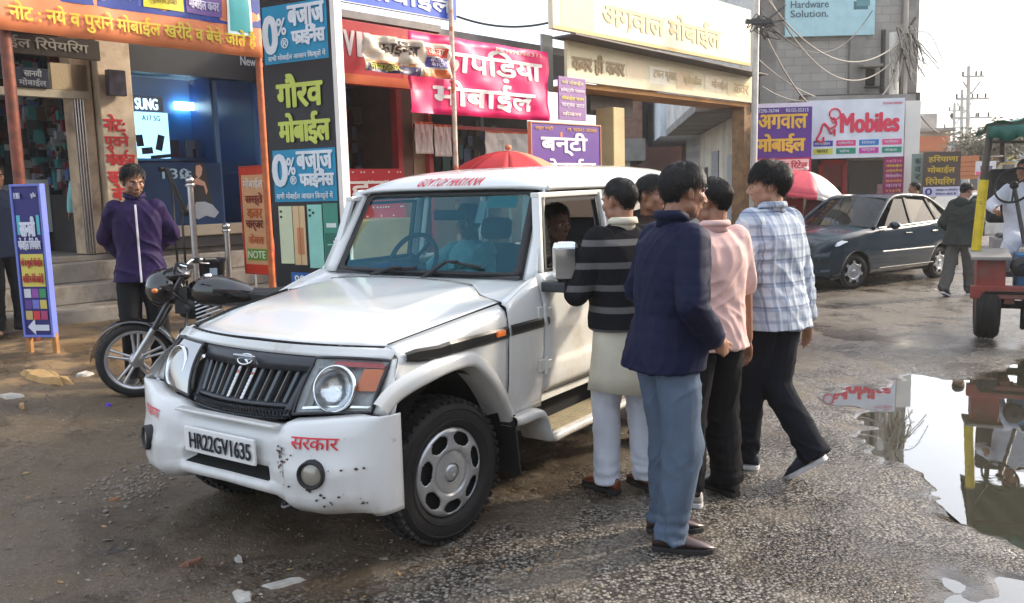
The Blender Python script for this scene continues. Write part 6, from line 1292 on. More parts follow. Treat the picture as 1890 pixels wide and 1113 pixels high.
mb = MB(); mb.tube(spline([(.44, -.08, .50), (.36, -.10, .40), (.48, -.13, .24), (.8, -.14, .22)], 6), .020, chrome, 10); mb.tube([(.8, -.14, .22), (1.5, -.16, .30)], [.03, .045], chrome, 14); mb.build('exhaust', BK)
mb = MB()
for s in (1, -1): mb.tube([(.24, s * .10, 1.0), (.26, s * .22, 1.18)], .006, black, 6); mb.sph((.25, s * .25, 1.22), (.012, .065, .04), black, 12, 8)
for ch in BK.children:
    if ch.name.split('.')[0] in ('headlamp_cowl', 'handlebar', 'instrument_cluster', 'tank', 'seat', 'frame', 'engine', 'exhaust'): ch.location.x = .15
    if ch.name.split('.')[0] == 'engine': ch.scale = (1.3, 1.1, 1.3); ch.location = (-.08, 0, -.06)
# ------------------------------------------------------------------ red goods carrier at the right edge
tp = GP(1818, 632); TY = tp.y
TR_ = thing('goods_carrier', 'red open goods carrier with green tarpaulin roof and yellow post at right edge', 'vehicle', (tp.x, tp.y, tp.z), R(-25))
TRX = V((math.cos(R(-25)), math.sin(R(-25)), 0)); TRY = V((-TRX.y, TRX.x, 0))
def T(px, py, dy=0.): q = onplane(px, py, tp + TRY * dy, TRX) - tp; return V((q.dot(TRX), q.dot(TRY), q.z))
redp = mat('worn red carrier paint', (.22, .035, .025), .55, var=(4, .35), bump=(14, .3), dirt=((.13, .10, .08), 2.6, .46, .66)); greyl = mat('dusty grey sheet', (.27, .25, .23), .7, var=(5, .2), bump=(10, .3)); tarp = mat('green tarpaulin', (.012, .10, .075), .5, var=(6, .3), bump=(6, .6)); ylp = mat('yellow painted post', (.62, .47, .02), .45, var=(7, .2), dirt=((.12, .1, .05), 8, .6, .75)); blu = mat('blue engine paint', (.02, .13, .28), .4, var=(6, .4))
WD = .23; wr_ = .36
for x in (0, 1.35):
    o = bpy.data.objects.new('wheel', None); COL.objects.link(o); o.parent = TR_; o.location = (x + .02, .30, wr_); mb = MB()
    mb.lathe([(.20, -.10), (.24, -.115), (.33, -.11), (.352, -.085), (.36, -.05), (.36, .05), (.352, .085), (.33, .11), (.24, .115), (.20, .10)], tyrem, (0, 0, 0), (1, 0, 0), 48)
    for h_ in (-.06, -.02, .02, .06): mb.lathe([(.361, h_ - .014), (.367, h_ - .012), (.367, h_ + .012), (.361, h_ + .014)], tyrem, (0, 0, 0), (1, 0, 0), 48)
    mb.build('tyre', o); mb = MB(); mb.lathe([(0, -.06), (.14, -.07), (.20, -.10), (.205, 0), (.20, .10), (.14, .07), (0, .06)], redp, (0, 0, 0), (1, 0, 0), 32); mb.build('rim', o)
zb0 = T(1850, 552).z; zb1 = T(1850, 528).z
mb = MB(); mb.box((.62, .02, (zb0 + zb1) / 2), (1.55, .10, zb1 - zb0), redp); mb.box((.62, -.035, (zb0 + zb1) / 2), (1.3, .02, .03), void); mb.box((.7, 1.2, zb0), (.12, 2.4, .12), redp); mb.box((.2, 1.2, zb0), (.10, 2.4, .10), redp); mb.box((.68, .30, .36), (1.2, .08, .08), void); mb.box((.40, .32, .30), (.12, .10, .40), void); mb.build('chassis', TR_, bevel=.012)
mb = MB(); a, b_ = T(1802, 525), T(1858, 478); mb.box(((a.x + b_.x) / 2, .22, (a.z + b_.z) / 2 - .02), (b_.x - a.x, .46, b_.z - a.z + .08), redp); bx_ = mb.build('toolbox', TR_, bevel=.02)
mb = MB(); mb.box(((a.x + b_.x) / 2 - .01, .20, b_.z + .035), (b_.x - a.x + .10, .60, .035), greyl, M.Rotation(R(5), 3, 'X')); mb.build('lid', bx_, bevel=.006)
mb = MB(); mb.tube([T(1801, 462, .3), T(1816, 332, .3)], .048, ylp, 12); mb.build('yellow_post', TR_); mb = MB(); mb.tube([T(1815, 334, .3), T(1829, 232, .3)], .036, mat('grey brown post', (.09, .075, .06), .7, var=(5, .3)), 12); mb.build('upper_post', TR_)
mb = MB(); mb.tube([T(2010, 460, .3), T(2015, 232, .3)], .036, MATS['grey brown post'], 10); mb.tube([T(1850, 300, 2.2), T(1850, 235, 2.2)], .03, MATS['grey brown post'], 8); mb.tube([T(1825, 262, .3), T(2015, 262, .3)], .014, MATS['grey brown post'], 8); mb.tube([T(1822, 290, .3), T(1850, 288, 1.2)], .012, black, 8); mb.build('roof_frame', TR_)
mb = MB(); rows = []
for i in range(12):
    y = .1 + 2.3 * i / 11; rows.append([V((lerp(T(1826, 240).x, T(2030, 240).x, j / 14), y, T(1826, 228).z + .04 * math.sin(j * 1.3 + i) * .6 + .05 * math.sin(math.pi * j / 14))) for j in range(15)])
mb.grid(rows, tarp); z0 = T(1826, 232).z; rows = [[V((lerp(T(1826, 240).x, T(2030, 240).x, j / 28), .08 + .015 * math.sin(j * 1.7 + q), z0 - dz + .02 * math.sin(j * .9) * (q > 0))) for j in range(29)] for q, dz in ((0, 0), (1, .06), (2, .14))]; mb.grid(rows, tarp); mb.build('tarpaulin_roof', TR_, solid=.01)
mb = MB(); a = T(1850, 440, 1.0); mb.box((a.x + .45, 1.15, a.z), (1.0, .5, .10), mat('black seat vinyl', (.012, .012, .014), .5)); mb.box((T(1845, 360, 1.3).x + .35, 1.42, T(1845, 362, 1.3).z), (.95, .12, .62), MATS['black seat vinyl']); mb.build('seat', TR_, bevel=.06, seg=3)
mb = MB(); mb.box((T(1842, 420, 1.0).x, 1.0, T(1842, 450, 1.0).z - .18), (.12, .6, .5), greyl); mb.box((T(1890, 520, .6).x, .75, T(1890, 505, .6).z), (.8, .5, .06), greyl); mb.build('floor', TR_)
mb = MB(); a = T(1885, 500, .3); mb.box((a.x + .12, .38, a.z), (.34, .4, .36), blu); mb.lathe([(.03, -.06), (.10, -.05), (.10, .05), (.03, .06)], black, (a.x - .02, .14, a.z + .06), (0, 1, 0), 20)
for k in range(5): mb.box((a.x + .06 + k * .04, .16, a.z - .02), (.015, .05, .25), blu)
mb.tube([(a.x - .05, .3, a.z - .25), (a.x, .3, a.z + .1), (a.x + .1, .2, a.z + .25)], .03, black, 8); mb.build('engine', TR_, bevel=.02)
mb = MB(); cs = T(1872, 342, .55); e1, e2 = V((.93, -.25, .12)), V((.1, .35, .93)).normalized()
mb.tube([cs + e1 * .19 * math.cos(q) + e2 * .19 * math.sin(q) for q in [2 * math.pi * k / 32 for k in range(33)]], .013, rub, 8, False); mb.sph(cs, .045, rub)
for q in (.5, 2.6, 4.7): mb.tube([cs, cs + e1 * .185 * math.cos(q) + e2 * .185 * math.sin(q)], .010, rub, 6)
mb.tube([cs, V((cs.x + .1, .35, cs.z - .6))], .022, black, 8); mb.build('steering_wheel', TR_)
# ------------------------------------------------------------------ seated people: SUV driver and passenger, carrier driver
sm = SUV.matrix_basis if False else (M.Translation(SUV.location) @ M.Rotation(YAW, 4, 'Z'))
def seat(s, l, z): p = sm @ B(s, l, z); return V((p.x, p.y, 0)), p.z
for lab, s, l, face, hands_, kw in (('driver in a pale teal shirt behind the SUV windscreen with an arm over the wheel', 1.76, -.36, 180, [(-.16, .52, 1.12), (.16, .46, 1.14)], dict(top=dict(m=tealc, hem=.80, sleeve=.5), skin=SK1)),
                                    ('passenger in a dark jacket looking out of the SUV front window', 1.66, .42, 180, [(-.2, .32, .86), (.22, .34, .86)], dict(top=dict(m=brownc, hem=.80, name='jacket'), skin=SK3, head=(R(72), R(-4), 0), lean=(-.04, .06)))):
    p = sm @ B(s, l, 0); kw['skin'] = kw.get('skin', SK1)
    figure(lab, (p.x, p.y, -.02), YAW + R(90), 1.68, hip=(0, 0, .82), feet=[((-.12, .62, .36), 0, 0), ((.12, .62, .36), 0, 0)], hands=hands_, elbow=[(-.7, -.4, -.6), (.7, -.4, -.6)], legs=dict(m=greyt), seed=21 + int(l * 5), vox=.0075, hairk=dict(length=.035, n=900), **kw)
tp2 = T(1885, 440, 1.05); tp2 = tp + TRX * tp2.x + TRY * tp2.y + V((0, 0, tp2.z))
figure('driver in white sitting behind the big steering wheel of the goods carrier', (tp2.x, tp2.y, tp2.z - .86), R(155), 1.70, hip=(0, 0, .93), feet=[((.10, .50, .42), 0, 0), ((.36, .40, .42), 0, 0)][::-1] if False else [((-.16, .48, .40), 0, 0), ((.26, .40, .40), 0, 0)], hands=[(-.22, .42, 1.20), (.30, .44, 1.20)], elbow=[(-.8, -.3, -.5), (.8, -.3, -.5)], top=dict(m=whitec, hem=.78, loose=1.05), legs=dict(m=whitec, r=(.11, .095, .085)), shoes=(leather2, solebl, 'formal'), hairk=dict(length=.02, lift=.02), skin=SK1, head=(R(-30), 0, 0), seed=31, vox=.008)
# ------------------------------------------------------------------ street furniture near the shops
def rot_box(mb, c, d, sz, m): d = V((d[0], d[1], 0)).normalized(); return mb.box(c, sz, m, M((d, V((-d.y, d.x, 0)), V((0, 0, 1)))).transposed())
sb0 = GP(60, 668); SD = V((.985, -.17, 0)); pA = onplane(22, 345, GP(103, 655), SD); pB = onplane(104, 655, GP(103, 655), SD); wS = (pB - pA).dot(SD.normalized()); zt_ = pA.z; zbs = onplane(100, 618, GP(103, 655), SD).z; bp_ = V((pA.x, pA.y, zbs)); hS = zt_ - zbs
nb = hexm('#23206e'); wh = hexm('#d4d8e6'); col = [hexm(c) for c in ('#c7ccd8', '#8a4a9c', '#2f8f5c', '#5b3b8c', '#6a6fc0', '#c7b860', '#b9a86a', '#c8323c', '#a83c6c')]
st = sign('standing_board', 'tall blue standing board for a phone repair shop with a white arrow at left', 'sign', bp_, SD, wS * .93, hS, nb,
    rects=[(.05, .68, .14, .13, hexm('#58b8c4')), (.80, .68, .12, .13, hexm('#58b8c4')), (.06, .33, .88, .22, hexm('#d2c45a'))] + [(.08 + .29 * (k % 3), .255 - .075 * (k // 3), .26, .06, col[k]) for k in range(9)] + [(.40, .035, .54, .035, wh), (.40, .03, .54, .03, wh)],
    texts=[('सानवी', .20, .67, .56, .13, wh, .05), ('मोबाईल िरपेयिरंग', .08, .575, .84, .085, wh, .03), ('नये व पुराने मोबाईल', .09, .455, .82, .07, hexm('#b0302c'), .03), ('खरीदे व बेचे जाते है', .12, .35, .78, .07, hexm('#b0302c'), .03), ('M. 98961', .08, .92, .22, .04, wh, .02), ('सुनील', .72, .92, .2, .04, wh, .02)], thick=.05, frame=hexm('#6a78c8'), fw=.022)
mb = MB(); mb.add([V((wS * .93 * a, hS * b_, .0075)) for a, b_ in ((.10, .055), (.40, .0), (.40, .11))], [(0, 1, 2)], wh); mb.build('arrow_head', st)
mb = MB()
for x in (.0, wS * .93): mb.box((x, -.16, -.03), (.045, .36, .045), mat('orange brown timber leg', (.34, .16, .05), .7, var=(6, .3)))
mb.box((wS * .45, -.32, -.03), (wS * 1.5, .04, .06), MATS['orange brown timber leg'], M.Rotation(R(-6), 3, 'Z')); mb.build('leg_frame', st, bevel=.005)
# small orange board leaning by the pillar sign
o0 = GP(488, 560); od = V((.80, -.60, 0)); a = onplane(443, 310, o0, od); b_ = onplane(503, 505, o0, od)
sign('standing_board', 'narrow orange and red price board leaning beside the black pillar sign', 'sign', V((a.x, a.y, b_.z)), od, (b_ - a).dot(od.normalized()) * .95, a.z - b_.z, hexm('#dda878'), rects=[(0, .93, 1, .07, hexm('#d23c22')), (0, 0, 1, .08, hexm('#d23c22')), (.1, .12, .8, .11, hexm('#6a9a3c'))],
     texts=[('मोबाईल', .1, .80, .8, .10, hexm('#f0e0d0'), .04), ('सस्ते', .15, .64, .7, .12, hexm('#8a2a1c'), .04), ('कवर', .2, .52, .6, .09, hexm('#c8642c'), .04), ('चार्जर', .12, .40, .7, .10, hexm('#7a2a1c'), .04), ('केबल', .2, .28, .6, .09, hexm('#c8642c'), .04), ('NOTE', .14, .14, .7, .07, hexm('#e8f0d0'), .02)], thick=.03, frame=hexm('#b83a28'), fw=.02)
mb = MB(); q = onplane(475, 545, o0, od); rot_box(mb, (q.x, q.y, Hbase(q.x, q.y) + .06), od, (.36, .16, .12), mat('tan brick', (.42, .28, .15), .8, var=(8, .2), bump=(20, .5))); tag(mb.build('brick', bevel=.008), 'tan brick holding down the narrow orange price board', 'brick')
mb = MB(); mb.tube([V((q.x, q.y, Hbase(q.x, q.y))), V((q.x - .03, q.y + .05, b_.z + .05))], .015, steel, 8); mb.tube([V((q.x + .35, q.y - .2, Hbase(q.x, q.y))), V((q.x + .2, q.y, b_.z + .8))], .018, hexm('#b83a28'), 8); tag(mb.build('board_stand'), 'thin metal props standing behind the narrow orange board', 'stand')
# bin, steel railing posts
p = fw(UZ(386, 460, 9.9)[0], 9.9, .50); zt = UZ(386, 437, 9.9)[1]; hB = .42
t = thing('dustbin', 'dark blue plastic dustbin with pale sticker by the shop steps', 'bin', (p.x, p.y, .50)); kx = .175
mb = MB(); mb.lathe([(0, .0), (kx * .82, .0), (kx, hB * .9), (kx * 1.05, hB * .9), (kx * 1.05, hB), (kx * .9, hB * 1.03), (0, hB * 1.06)], mat('dark blue plastic', (.010, .022, .042), .35, var=(5, .3)), n=28); mb.build('tub', t)
mb = MB(); fm_ = frame_matrix(V((0, 0, 0)) + V((.05, -kx * 1.02, .2)), (1, .1)); rect(mb, 0, 0, .09, .12, hexm('#9fb4c4'), 0); mb.v = [fm_ @ x for x in mb.v]; mb.build('sticker', t, solid=.002)
for px, py0, py1, n_, lb in ((350, 330, 500, 9.75, 'round topped steel post in front of the blue showroom'), (417, 415, 500, 10.1, 'short dark steel post right of the dustbin')):
    u_, zt = UZ(px, py0, n_); q = fw(u_, n_, 0); t = thing('steel_post', lb, 'post', (q.x, q.y, Hbase(q.x, q.y))); h_ = zt - Hbase(q.x, q.y); mb = MB(); mb.tube([(0, 0, 0), (0, 0, h_ - .05)], .038, steel, 14); mb.build('tube', t); mb = MB(); mb.sph((0, 0, h_ - .02), .052, steel, 14, 10); mb.lathe([(.055, h_ - .09), (.06, h_ - .075), (.055, h_ - .06)], steel, n=16); mb.build('knob', t)
t = thing('handrail', 'sloping black handrail beside the showroom steps', 'railing', fw(UZ(330, 400, 10)[0], 10, .5)); a0, a1, a2 = fw(UZ(295, 320, 10.6)[0], 10.6, 0), fw(UZ(308, 318, 10.6)[0], 10.6, 0), fw(UZ(345, 420, 9.8)[0], 9.8, 0); mb = MB()
part(MB().tube([V((a0.x, a0.y, UZ(295, 313, 10.6)[1])), V((a1.x, a1.y, UZ(305, 313, 10.6)[1])), V((a2.x, a2.y, UZ(345, 395, 9.8)[1]))], .035, black, 10), 'rail', t)
mb = MB()
for k in range(2): f = .25 + .5 * k; q = a1.lerp(a2, f); mb.tube([V((q.x, q.y, .55)), V((q.x, q.y, lerp(UZ(305, 313, 10.6)[1], UZ(345, 395, 9.8)[1], f)))], .015, black, 8)
part(mb, 'baluster', t, each=True)
# ------------------------------------------------------------------ umbrellas
def umbrella(name, label, c, r_, h_, cols, pole, tilt=(0, 0), drop=.42):
    t = thing(name, label, 'umbrella', c); Rm = M.Rotation(tilt[0], 3, 'X') @ M.Rotation(tilt[1], 3, 'Y'); N_ = 8; top = V((0, 0, h_))
    mb = MB()
    for k in range(N_):
        rows = []
        for i in range(7):
            f = i / 6; row = []
            for j in range(7):
                a = 2 * math.pi * (k + j / 6) / N_; sag = 1 - .05 * math.sin(math.pi * j / 6) * f; row.append(top + Rm @ V((r_ * f * sag * math.cos(a), r_ * f * sag * math.sin(a), -drop * r_ * f ** 1.9 - .03 * math.sin(math.pi * j / 6) * f)))
            rows.append(row)
        m_ = cols[k % len(cols)]; mb.grid(rows, m_); e = rows[-1]; mb.grid([e, [p + Rm @ V((0, 0, -.09 + .02 * math.sin(j * 2.1))) for j, p in enumerate(e)]], m_)
    mb.build('canopy', t, solid=.003); mb = MB(); mb.tube([(0, 0, 0), top + V((0, 0, .06))], .02, pole, 10); mb.build('pole', t); mb = MB()
    for k in range(N_): a = 2 * math.pi * k / N_; mb.tube([top + Rm @ V((0, 0, -.03)), top + Rm @ V((r_ * math.cos(a) * .98, r_ * math.sin(a) * .98, -drop * r_ - .012))], .006, pole, 5)
    mb.build('rib', t); mb = MB(); mb.sph(top + V((0, 0, .05)), (.05, .05, .04), cols[0], 10, 8); mb.build('finial', t); return t
ur = mat('red umbrella nylon', (.50, .025, .03), .55, var=(5, .15)); uo = mat('faded orange umbrella nylon', (.62, .26, .13), .55, var=(5, .15)); uw = mat('white umbrella nylon', (.72, .66, .60), .55, var=(5, .1)); upk = mat('pink red umbrella nylon', (.62, .06, .09), .55, var=(5, .15))
for m_ in (ur, uo, uw, upk): m_.node_tree.nodes['Principled BSDF'].inputs['Subsurface Weight'].default_value = 0
def at_h(px, py, Y): p = at(px, py, Y); return V((p.x, p.y, Hbase(p.x, p.y))), p.z - Hbase(p.x, p.y)
c, h_ = at_h(938, 272, 12.6); umbrella('parasol', 'red parasol with faded orange panels behind the SUV roof', c, .95, h_ - .05, [uo, ur, ur, ur, ur, ur, ur, uo], steel, (R(3), R(2)))
c, h_ = at_h(1488, 311, 17.2); umbrella('parasol', 'pink and white parasol beside the dark parked car', c, .95, h_ - .05, [uw, uw, upk, upk, upk, upk, uw, uw], steel, (R(0), R(12)), .50)
# ------------------------------------------------------------------ signs right of the lane gate
XD = V((1, -.06, 0)); at18 = (at(1440, 300, 18.0), XD); at19 = (at(1580, 300, 18.6), XD)
pp = hexm('#5a2a86'); gold = hexm('#e2b23c')
pxsign('shop_sign', 'purple board with two gold Hindi lines right of the lane gate', 'sign', (1391, 192), (1497, 318), at18, pp, rects=[(0, .0, 1, .22, hexm('#a82050')), (.04, .035, .92, .16, hexm('#ecb8b4')), (0, .94, 1, .06, hexm('#d8d0e0'))], texts=[('अगवाल', .09, .64, .82, .20, gold, .05), ('/', .40, .635, .05, .06, gold, .06), ('मोबाईल', .08, .29, .80, .27, gold, .05), ('होलसेल व िरटेल', .07, .045, .86, .13, hexm('#b83040'), .04), ('97290-76744', .05, .87, .38, .05, wh, .02), ('93155-55313', .55, .87, .38, .05, wh, .02)], thick=.06)
mo = hexm('#d8dde4'); pkr = hexm('#d83050')
sh = pxsign('shop_sign', 'wide white Mobiles board with red lettering and coloured tags below', 'sign', (1493, 186), (1667, 289), at19, mo, rects=[(.055 + .24 * (k % 4), .21 - .135 * (k // 4), .205, .10, hexm(c)) for k, c in enumerate(('#4a3f9c', '#d8407c', '#1f78c0', '#e05a8c', '#c8c84a', '#1f8a6a', '#c83c9c', '#1f8a6a'))],
     texts=[('Mobiles', .34, .44, .60, .32, pkr, .06), ('मोबाईल', .07, .235, .16, .055, wh, .02), ('एसेसरीज', .315, .235, .16, .055, wh, .02), ('िरपेयर', .56, .235, .14, .055, wh, .02), ('स्पीकर', .80, .235, .14, .055, wh, .02), ('कवर', .09, .10, .12, .055, hexm('#3c4a1c'), .02), ('फोन', .33, .10, .1, .055, wh, .02), ('चार्जर', .56, .10, .14, .055, wh, .02), ('केबल', .80, .10, .13, .055, wh, .02), ('93544-44000', .77, .90, .2, .04, pkr, .01)], thick=.08)
mb = MB(); W2, H2 = 2.05, 1.2
def arc(c, r_, a0, a1, n=14, sx=1.): return [V((c[0] + sx * r_ * math.cos(R(a0 + (a1 - a0) * k / n)), c[1] + r_ * math.sin(R(a0 + (a1 - a0) * k / n)), .016)) for k in range(n + 1)]
for pts, r_ in ((arc((.62, 1.06), .13, 200, -150), .022), (spline([(.58, .98, .016), (.66, .82, .016), (.50, .72, .016), (.36, .84, .016), (.28, .62, .016), (.20, .46, .016), (.34, .40, .016), (.36, .52, .016)], 6), .030), (spline([(.46, .74, .016), (.54, .60, .016), (.62, .70, .016), (.62, .54, .016)], 5), .026), (arc((.60, .90), .05, 0, 340), .014)): mb.tube([V((p.x * .88 * (sh and 1), p.y * .88, .02)) for p in pts], r_ * .8, pkr, 6)
mb.build('sri_emblem', sh)
pxsign('shop_sign', 'narrow purple poster of stacked lines below the Mobiles board', 'sign', (1632, 289), (1667, 356), at19, hexm('#8a2458'), texts=[(s, .1, .84 - .135 * k, .8, .085, hexm(c), .03) for k, (s, c) in enumerate((('फोन', '#e87ca0'), ('मोबाईल', '#e8c04a'), ('एसेसरीज', '#d8b84a'), ('िरपेयिरंग', '#e0b8d0'), ('डाउनलोड', '#e8a04a'), ('कवर', '#d8a0c8'), ('गाने', '#e0a050')))], thick=.03)
pxsign('shop_sign', 'red price board with rows of white text under the purple gold board', 'sign', (1388, 318), (1482, 402), at18, hexm('#b01828'), texts=[('रेडी मेड', .45, .62, .4, .1, wh, .03), ('मोबाईल का', .35, .40, .55, .11, wh, .03), ('डाटा केबल', .35, .18, .5, .11, wh, .03)], rects=[(0, .92, 1, .08, wh)], thick=.03)
pxsign('poster', 'pale green poster with a blue figure beside the red price board', 'poster', (1483, 345), (1513, 402), at18, hexm('#b8c08a'), rects=[(.2, .45, .5, .3, hexm('#2f4a8c')), (.0, .85, 1, .15, hexm('#d89a5a'))], thick=.02)
hs = pxsign('shop_sign', 'dim brown board with three yellow Hindi lines above the dark car', 'sign', (1706, 281), (1771, 362), (at(1740, 300, 17.6), XD), hexm('#54463f'), rects=[(0, .0, 1, .22, hexm('#d0cde0'))], texts=[('हिरयाणा', .12, .76, .80, .17, hexm('#c9a93c'), .04), ('मोबाईल', .10, .52, .74, .17, hexm('#c9a93c'), .04), ('िरपेयिरंग', .06, .27, .80, .17, hexm('#c9a93c'), .04), ('मोबाईल व एसेसरीज', .34, .12, .60, .06, hexm('#3a3668'), .02), ('िरपेयर होते है', .34, .03, .56, .06, hexm('#3a3668'), .02), ('0', .06, .04, .18, .15, hexm('#3a2f86'), .05)], thick=.04)
mb = MB()
for x in (.05, .75): mb.box((x, -.8, -.06), (.05, 1.7, .05), black)
build_each(mb, 'leg', hs)
pxsign('shop_sign', 'narrow grey green board with vertical letters left of the brown board', 'sign', (1684, 284), (1703, 350), (at(1690, 300, 17.9), XD), hexm('#7f9088'), texts=[('क', .25, .72, .5, .14, hexm('#2a3a4a'), .04), ('व', .25, .5, .5, .14, hexm('#2a3a4a'), .04), ('र', .25, .28, .5, .14, hexm('#2a3a4a'), .04)], thick=.03)
# shop under the Mobiles board
def BX(mb, px0, px1, py0, py1, Y, dep, m): a, b_ = at(px0, py0, Y), at(px1, py1, Y); return mb.box(((a.x + b_.x) / 2, Y + dep / 2, (a.z + b_.z) / 2), (b_.x - a.x, dep, a.z - b_.z), m)
t = thing('shop', 'small phone shop with red shelving under the wide Mobiles board', 'shop', at(1580, 420, 19.5) * 1.0); t.location.z = 0
part(BX(MB(), 1480, 1690, 176, 420, 21.9, .2, dark), 'back_wall', t); part(BX(MB(), 1672, 1692, 186, 420, 18.75, 3.2, mat('white hoarding side', (.74, .70, .64), .6, var=(1, .08))), 'side_wall', t); part(BX(MB(), 1490, 1690, 178, 188, 18.9, 3.2, concrete), 'roof', t)
mb = MB(); BX(mb, 1512, 1517, 296, 400, 19.3, .1, RD); BX(mb, 1556, 1561, 296, 400, 19.3, .1, RD); BX(mb, 1512, 1561, 296, 303, 19.3, .1, RD); BX(mb, 1517, 1556, 304, 345, 19.6, .1, mat('red shelf back', (.26, .05, .04), .6)); part(mb, 'red_shelving', t)
mb = MB()
for k in range(8): BX(mb, 1568 + k * 8, 1573 + k * 8, 296, 400, 19.8, .05, mat('grey brown curtain', (.13, .12, .11), .8))
part(mb, 'curtain', t); part(BX(MB(), 1622, 1662, 340, 400, 18.9, .1, hexm('#b88a8a')), 'counter_board', t)
# ------------------------------------------------------------------ big bare concrete building with billboard
def building(name, label, px0, px1, pyt, Y, dep, m, pyb=None):
    a, b_ = at(px0, 150, Y), at(px1, 150, Y); t = thing(name, label, 'building', ((a.x + b_.x) / 2, Y, 0)); return t, b_.x - a.x, at(px0, pyt, Y).z
t, wB, hB_ = building('building', 'bare grey concrete building carrying a pale blue billboard', 1400, 1688, -190, 22.3, 9, concrete)
brick = bpy.data.materials.new('cement block wall'); brick.use_nodes = True; _t2 = brick.node_tree; _bn = _t2.nodes['Principled BSDF']; _br = _t2.nodes.new('ShaderNodeTexBrick'); _tc2 = _t2.nodes.new('ShaderNodeTexCoord'); _mp = _t2.nodes.new('ShaderNodeMapping'); _mp.inputs['Rotation'].default_value = (R(90), 0, 0)
_t2.links.new(_tc2.outputs['Object'], _mp.inputs[0]); _t2.links.new(_mp.outputs[0], _br.inputs[0]); _br.inputs['Color1'].default_value = (.48, .45, .41, 1); _br.inputs['Color2'].default_value = (.41, .385, .35, 1); _br.inputs['Mortar'].default_value = (.36, .34, .31, 1); _br.inputs['Scale'].default_value = 1.6; _br.inputs['Brick Width'].default_value = .7; _br.inputs['Row Height'].default_value = .32
_nn = _t2.nodes.new('ShaderNodeTexNoise'); _nn.inputs['Scale'].default_value = .6; _nn.inputs['Detail'].default_value = 8; _t2.links.new(_tc2.outputs['Object'], _nn.inputs[0]); _mx = _t2.nodes.new('ShaderNodeMix'); _mx.data_type = 'RGBA'; _mx.blend_type = 'MULTIPLY'; _mx.inputs[0].default_value = .8; _rp = _t2.nodes.new('ShaderNodeValToRGB'); _rp.color_ramp.elements[0].position = .35; _rp.color_ramp.elements[0].color = (.6, .6, .6, 1); _rp.color_ramp.elements[1].position = .65; _t2.links.new(_nn.outputs['Fac'], _rp.inputs[0]); _t2.links.new(_br.outputs[0], _mx.inputs[6]); _t2.links.new(_rp.outputs[0], _mx.inputs[7]); _t2.links.new(_mx.outputs[2], _bn.inputs['Base Color']); _bn.inputs['Roughness'].default_value = .9
mb = MB(); mb.box((0, 4.5, hB_ / 2), (wB, 9, hB_), brick); mb.build('wall', t)
mb = MB()
for x in (-wB / 2 + .2, wB * .12, wB / 2 - .2): mb.box((x, -.06, hB_ / 2), (.4, .16, hB_ + .02), concrete)
for z in (3.4, 6.7): mb.box((0, -.05, z), (wB + .1, .14, .28), concrete)
mb.build('concrete_frame', t, bevel=.01); mb = MB(); mb.box((wB * .18, -.25, 4.5), (.5, .5, .06), concrete); mb.box((wB * .18, -.03, 4.25), (.45, .1, .4), void); mb.build('wall_ledge', t)
mb = MB(); mb.tube([(wB * .28, -.12, 2.5), (wB * .28, -.12, 5.4)], .06, black, 8); mb.tube([(wB * .16, -.12, 4.0), (wB * .28, -.12, 4.0)], .03, black, 6); mb.build('drain_pipe', t)
bt = hexm('#a6cbd2')
pxsign('billboard', 'pale blue billboard on the concrete building lettered in grey', 'billboard', (1452, -150), (1614, 64), (at(1530, 30, 22.1), V((1, 0, 0))), bt, texts=[('Hardware', .06, .245, .42, .06, hexm('#4d6670'), .02), ('Solution.', .06, .165, .42, .06, hexm('#4d6670'), .02), ('Build it better', .32, .05, .3, .03, hexm('#6d8a94'), .01)][:2], rects=[(.76, .22, .16, .07, hexm('#3c6a70')), (.79, .25, .15, .06, hexm('#5a8a90'))], thick=.08)
# ------------------------------------------------------------------ lane behind the gate
LD = V((.11, 1, 0)).normalized(); LN = V((LD.y, -LD.x, 0)); g0 = at(1372, 300, 19.8); g0.z = 0
LR = M((LD, -LN, V((0, 0, 1)))).transposed()
def LBX(mb, a0, a1, o0, o1, z0, z1, m): return mb.box(g0 + LD * ((a0 + a1) / 2) + LN * ((o0 + o1) / 2) + V((0, 0, (z0 + z1) / 2)), (abs(a1 - a0), abs(o1 - o0), abs(z1 - z0)), m, LR)
beige = mat('beige weathered wall', (.55, .48, .38), .85, var=(1.2, .2), bump=(9, .3), dirt=((.22, .17, .12), 1.5, .52, .75)); pale = mat('pale blue white wall', (.64, .69, .74), .8, var=(1, .1), dirt=((.3, .3, .3), 1.2, .58, .8)); pinkw = mat('pink washed wall', (.55, .36, .32), .8, var=(1, .15)); brk = mat('dull brick', (.24, .13, .09), .9, var=(3, .3), bump=(16, .5)); shut = mat('grey steel shutter', (.24, .25, .26), .5, .3, var=(4, .2))
t = thing('building', 'grey lane building with overhanging balcony seen through the gate', 'building', g0)
part(LBX(MB(), 0, 9, 0, .3, -.2, 3.3, beige), 'ground_floor', t); part(LBX(MB(), -.2, 9, -1.1, .28, 3.3, 3.498, concrete), 'balcony_slab', t, bevel=.01); part(LBX(MB(), 0, 9, .0, .28, 3.5, 8.5, mat('pale grey plaster', (.58, .57, .54), .85, var=(1, .2), bump=(8, .4), dirt=((.22, .2, .18), 1.3, .52, .75))), 'upper_floor', t); part(LBX(MB(), -.2, 9, -1.1, -1.0, 3.5, 4.3, mat('pale grey plaster', (.58, .57, .54), .85)), 'parapet', t)
mb = MB(); LBX(mb, 1.2, 2.4, -.04, .02, 0, 2.4, shut); LBX(mb, 4.2, 5.6, -.04, .02, 0, 2.6, shut); LBX(mb, 6.8, 7.4, -.04, .02, .9, 2.2, dark); part(mb, 'shutter', t, each=True)
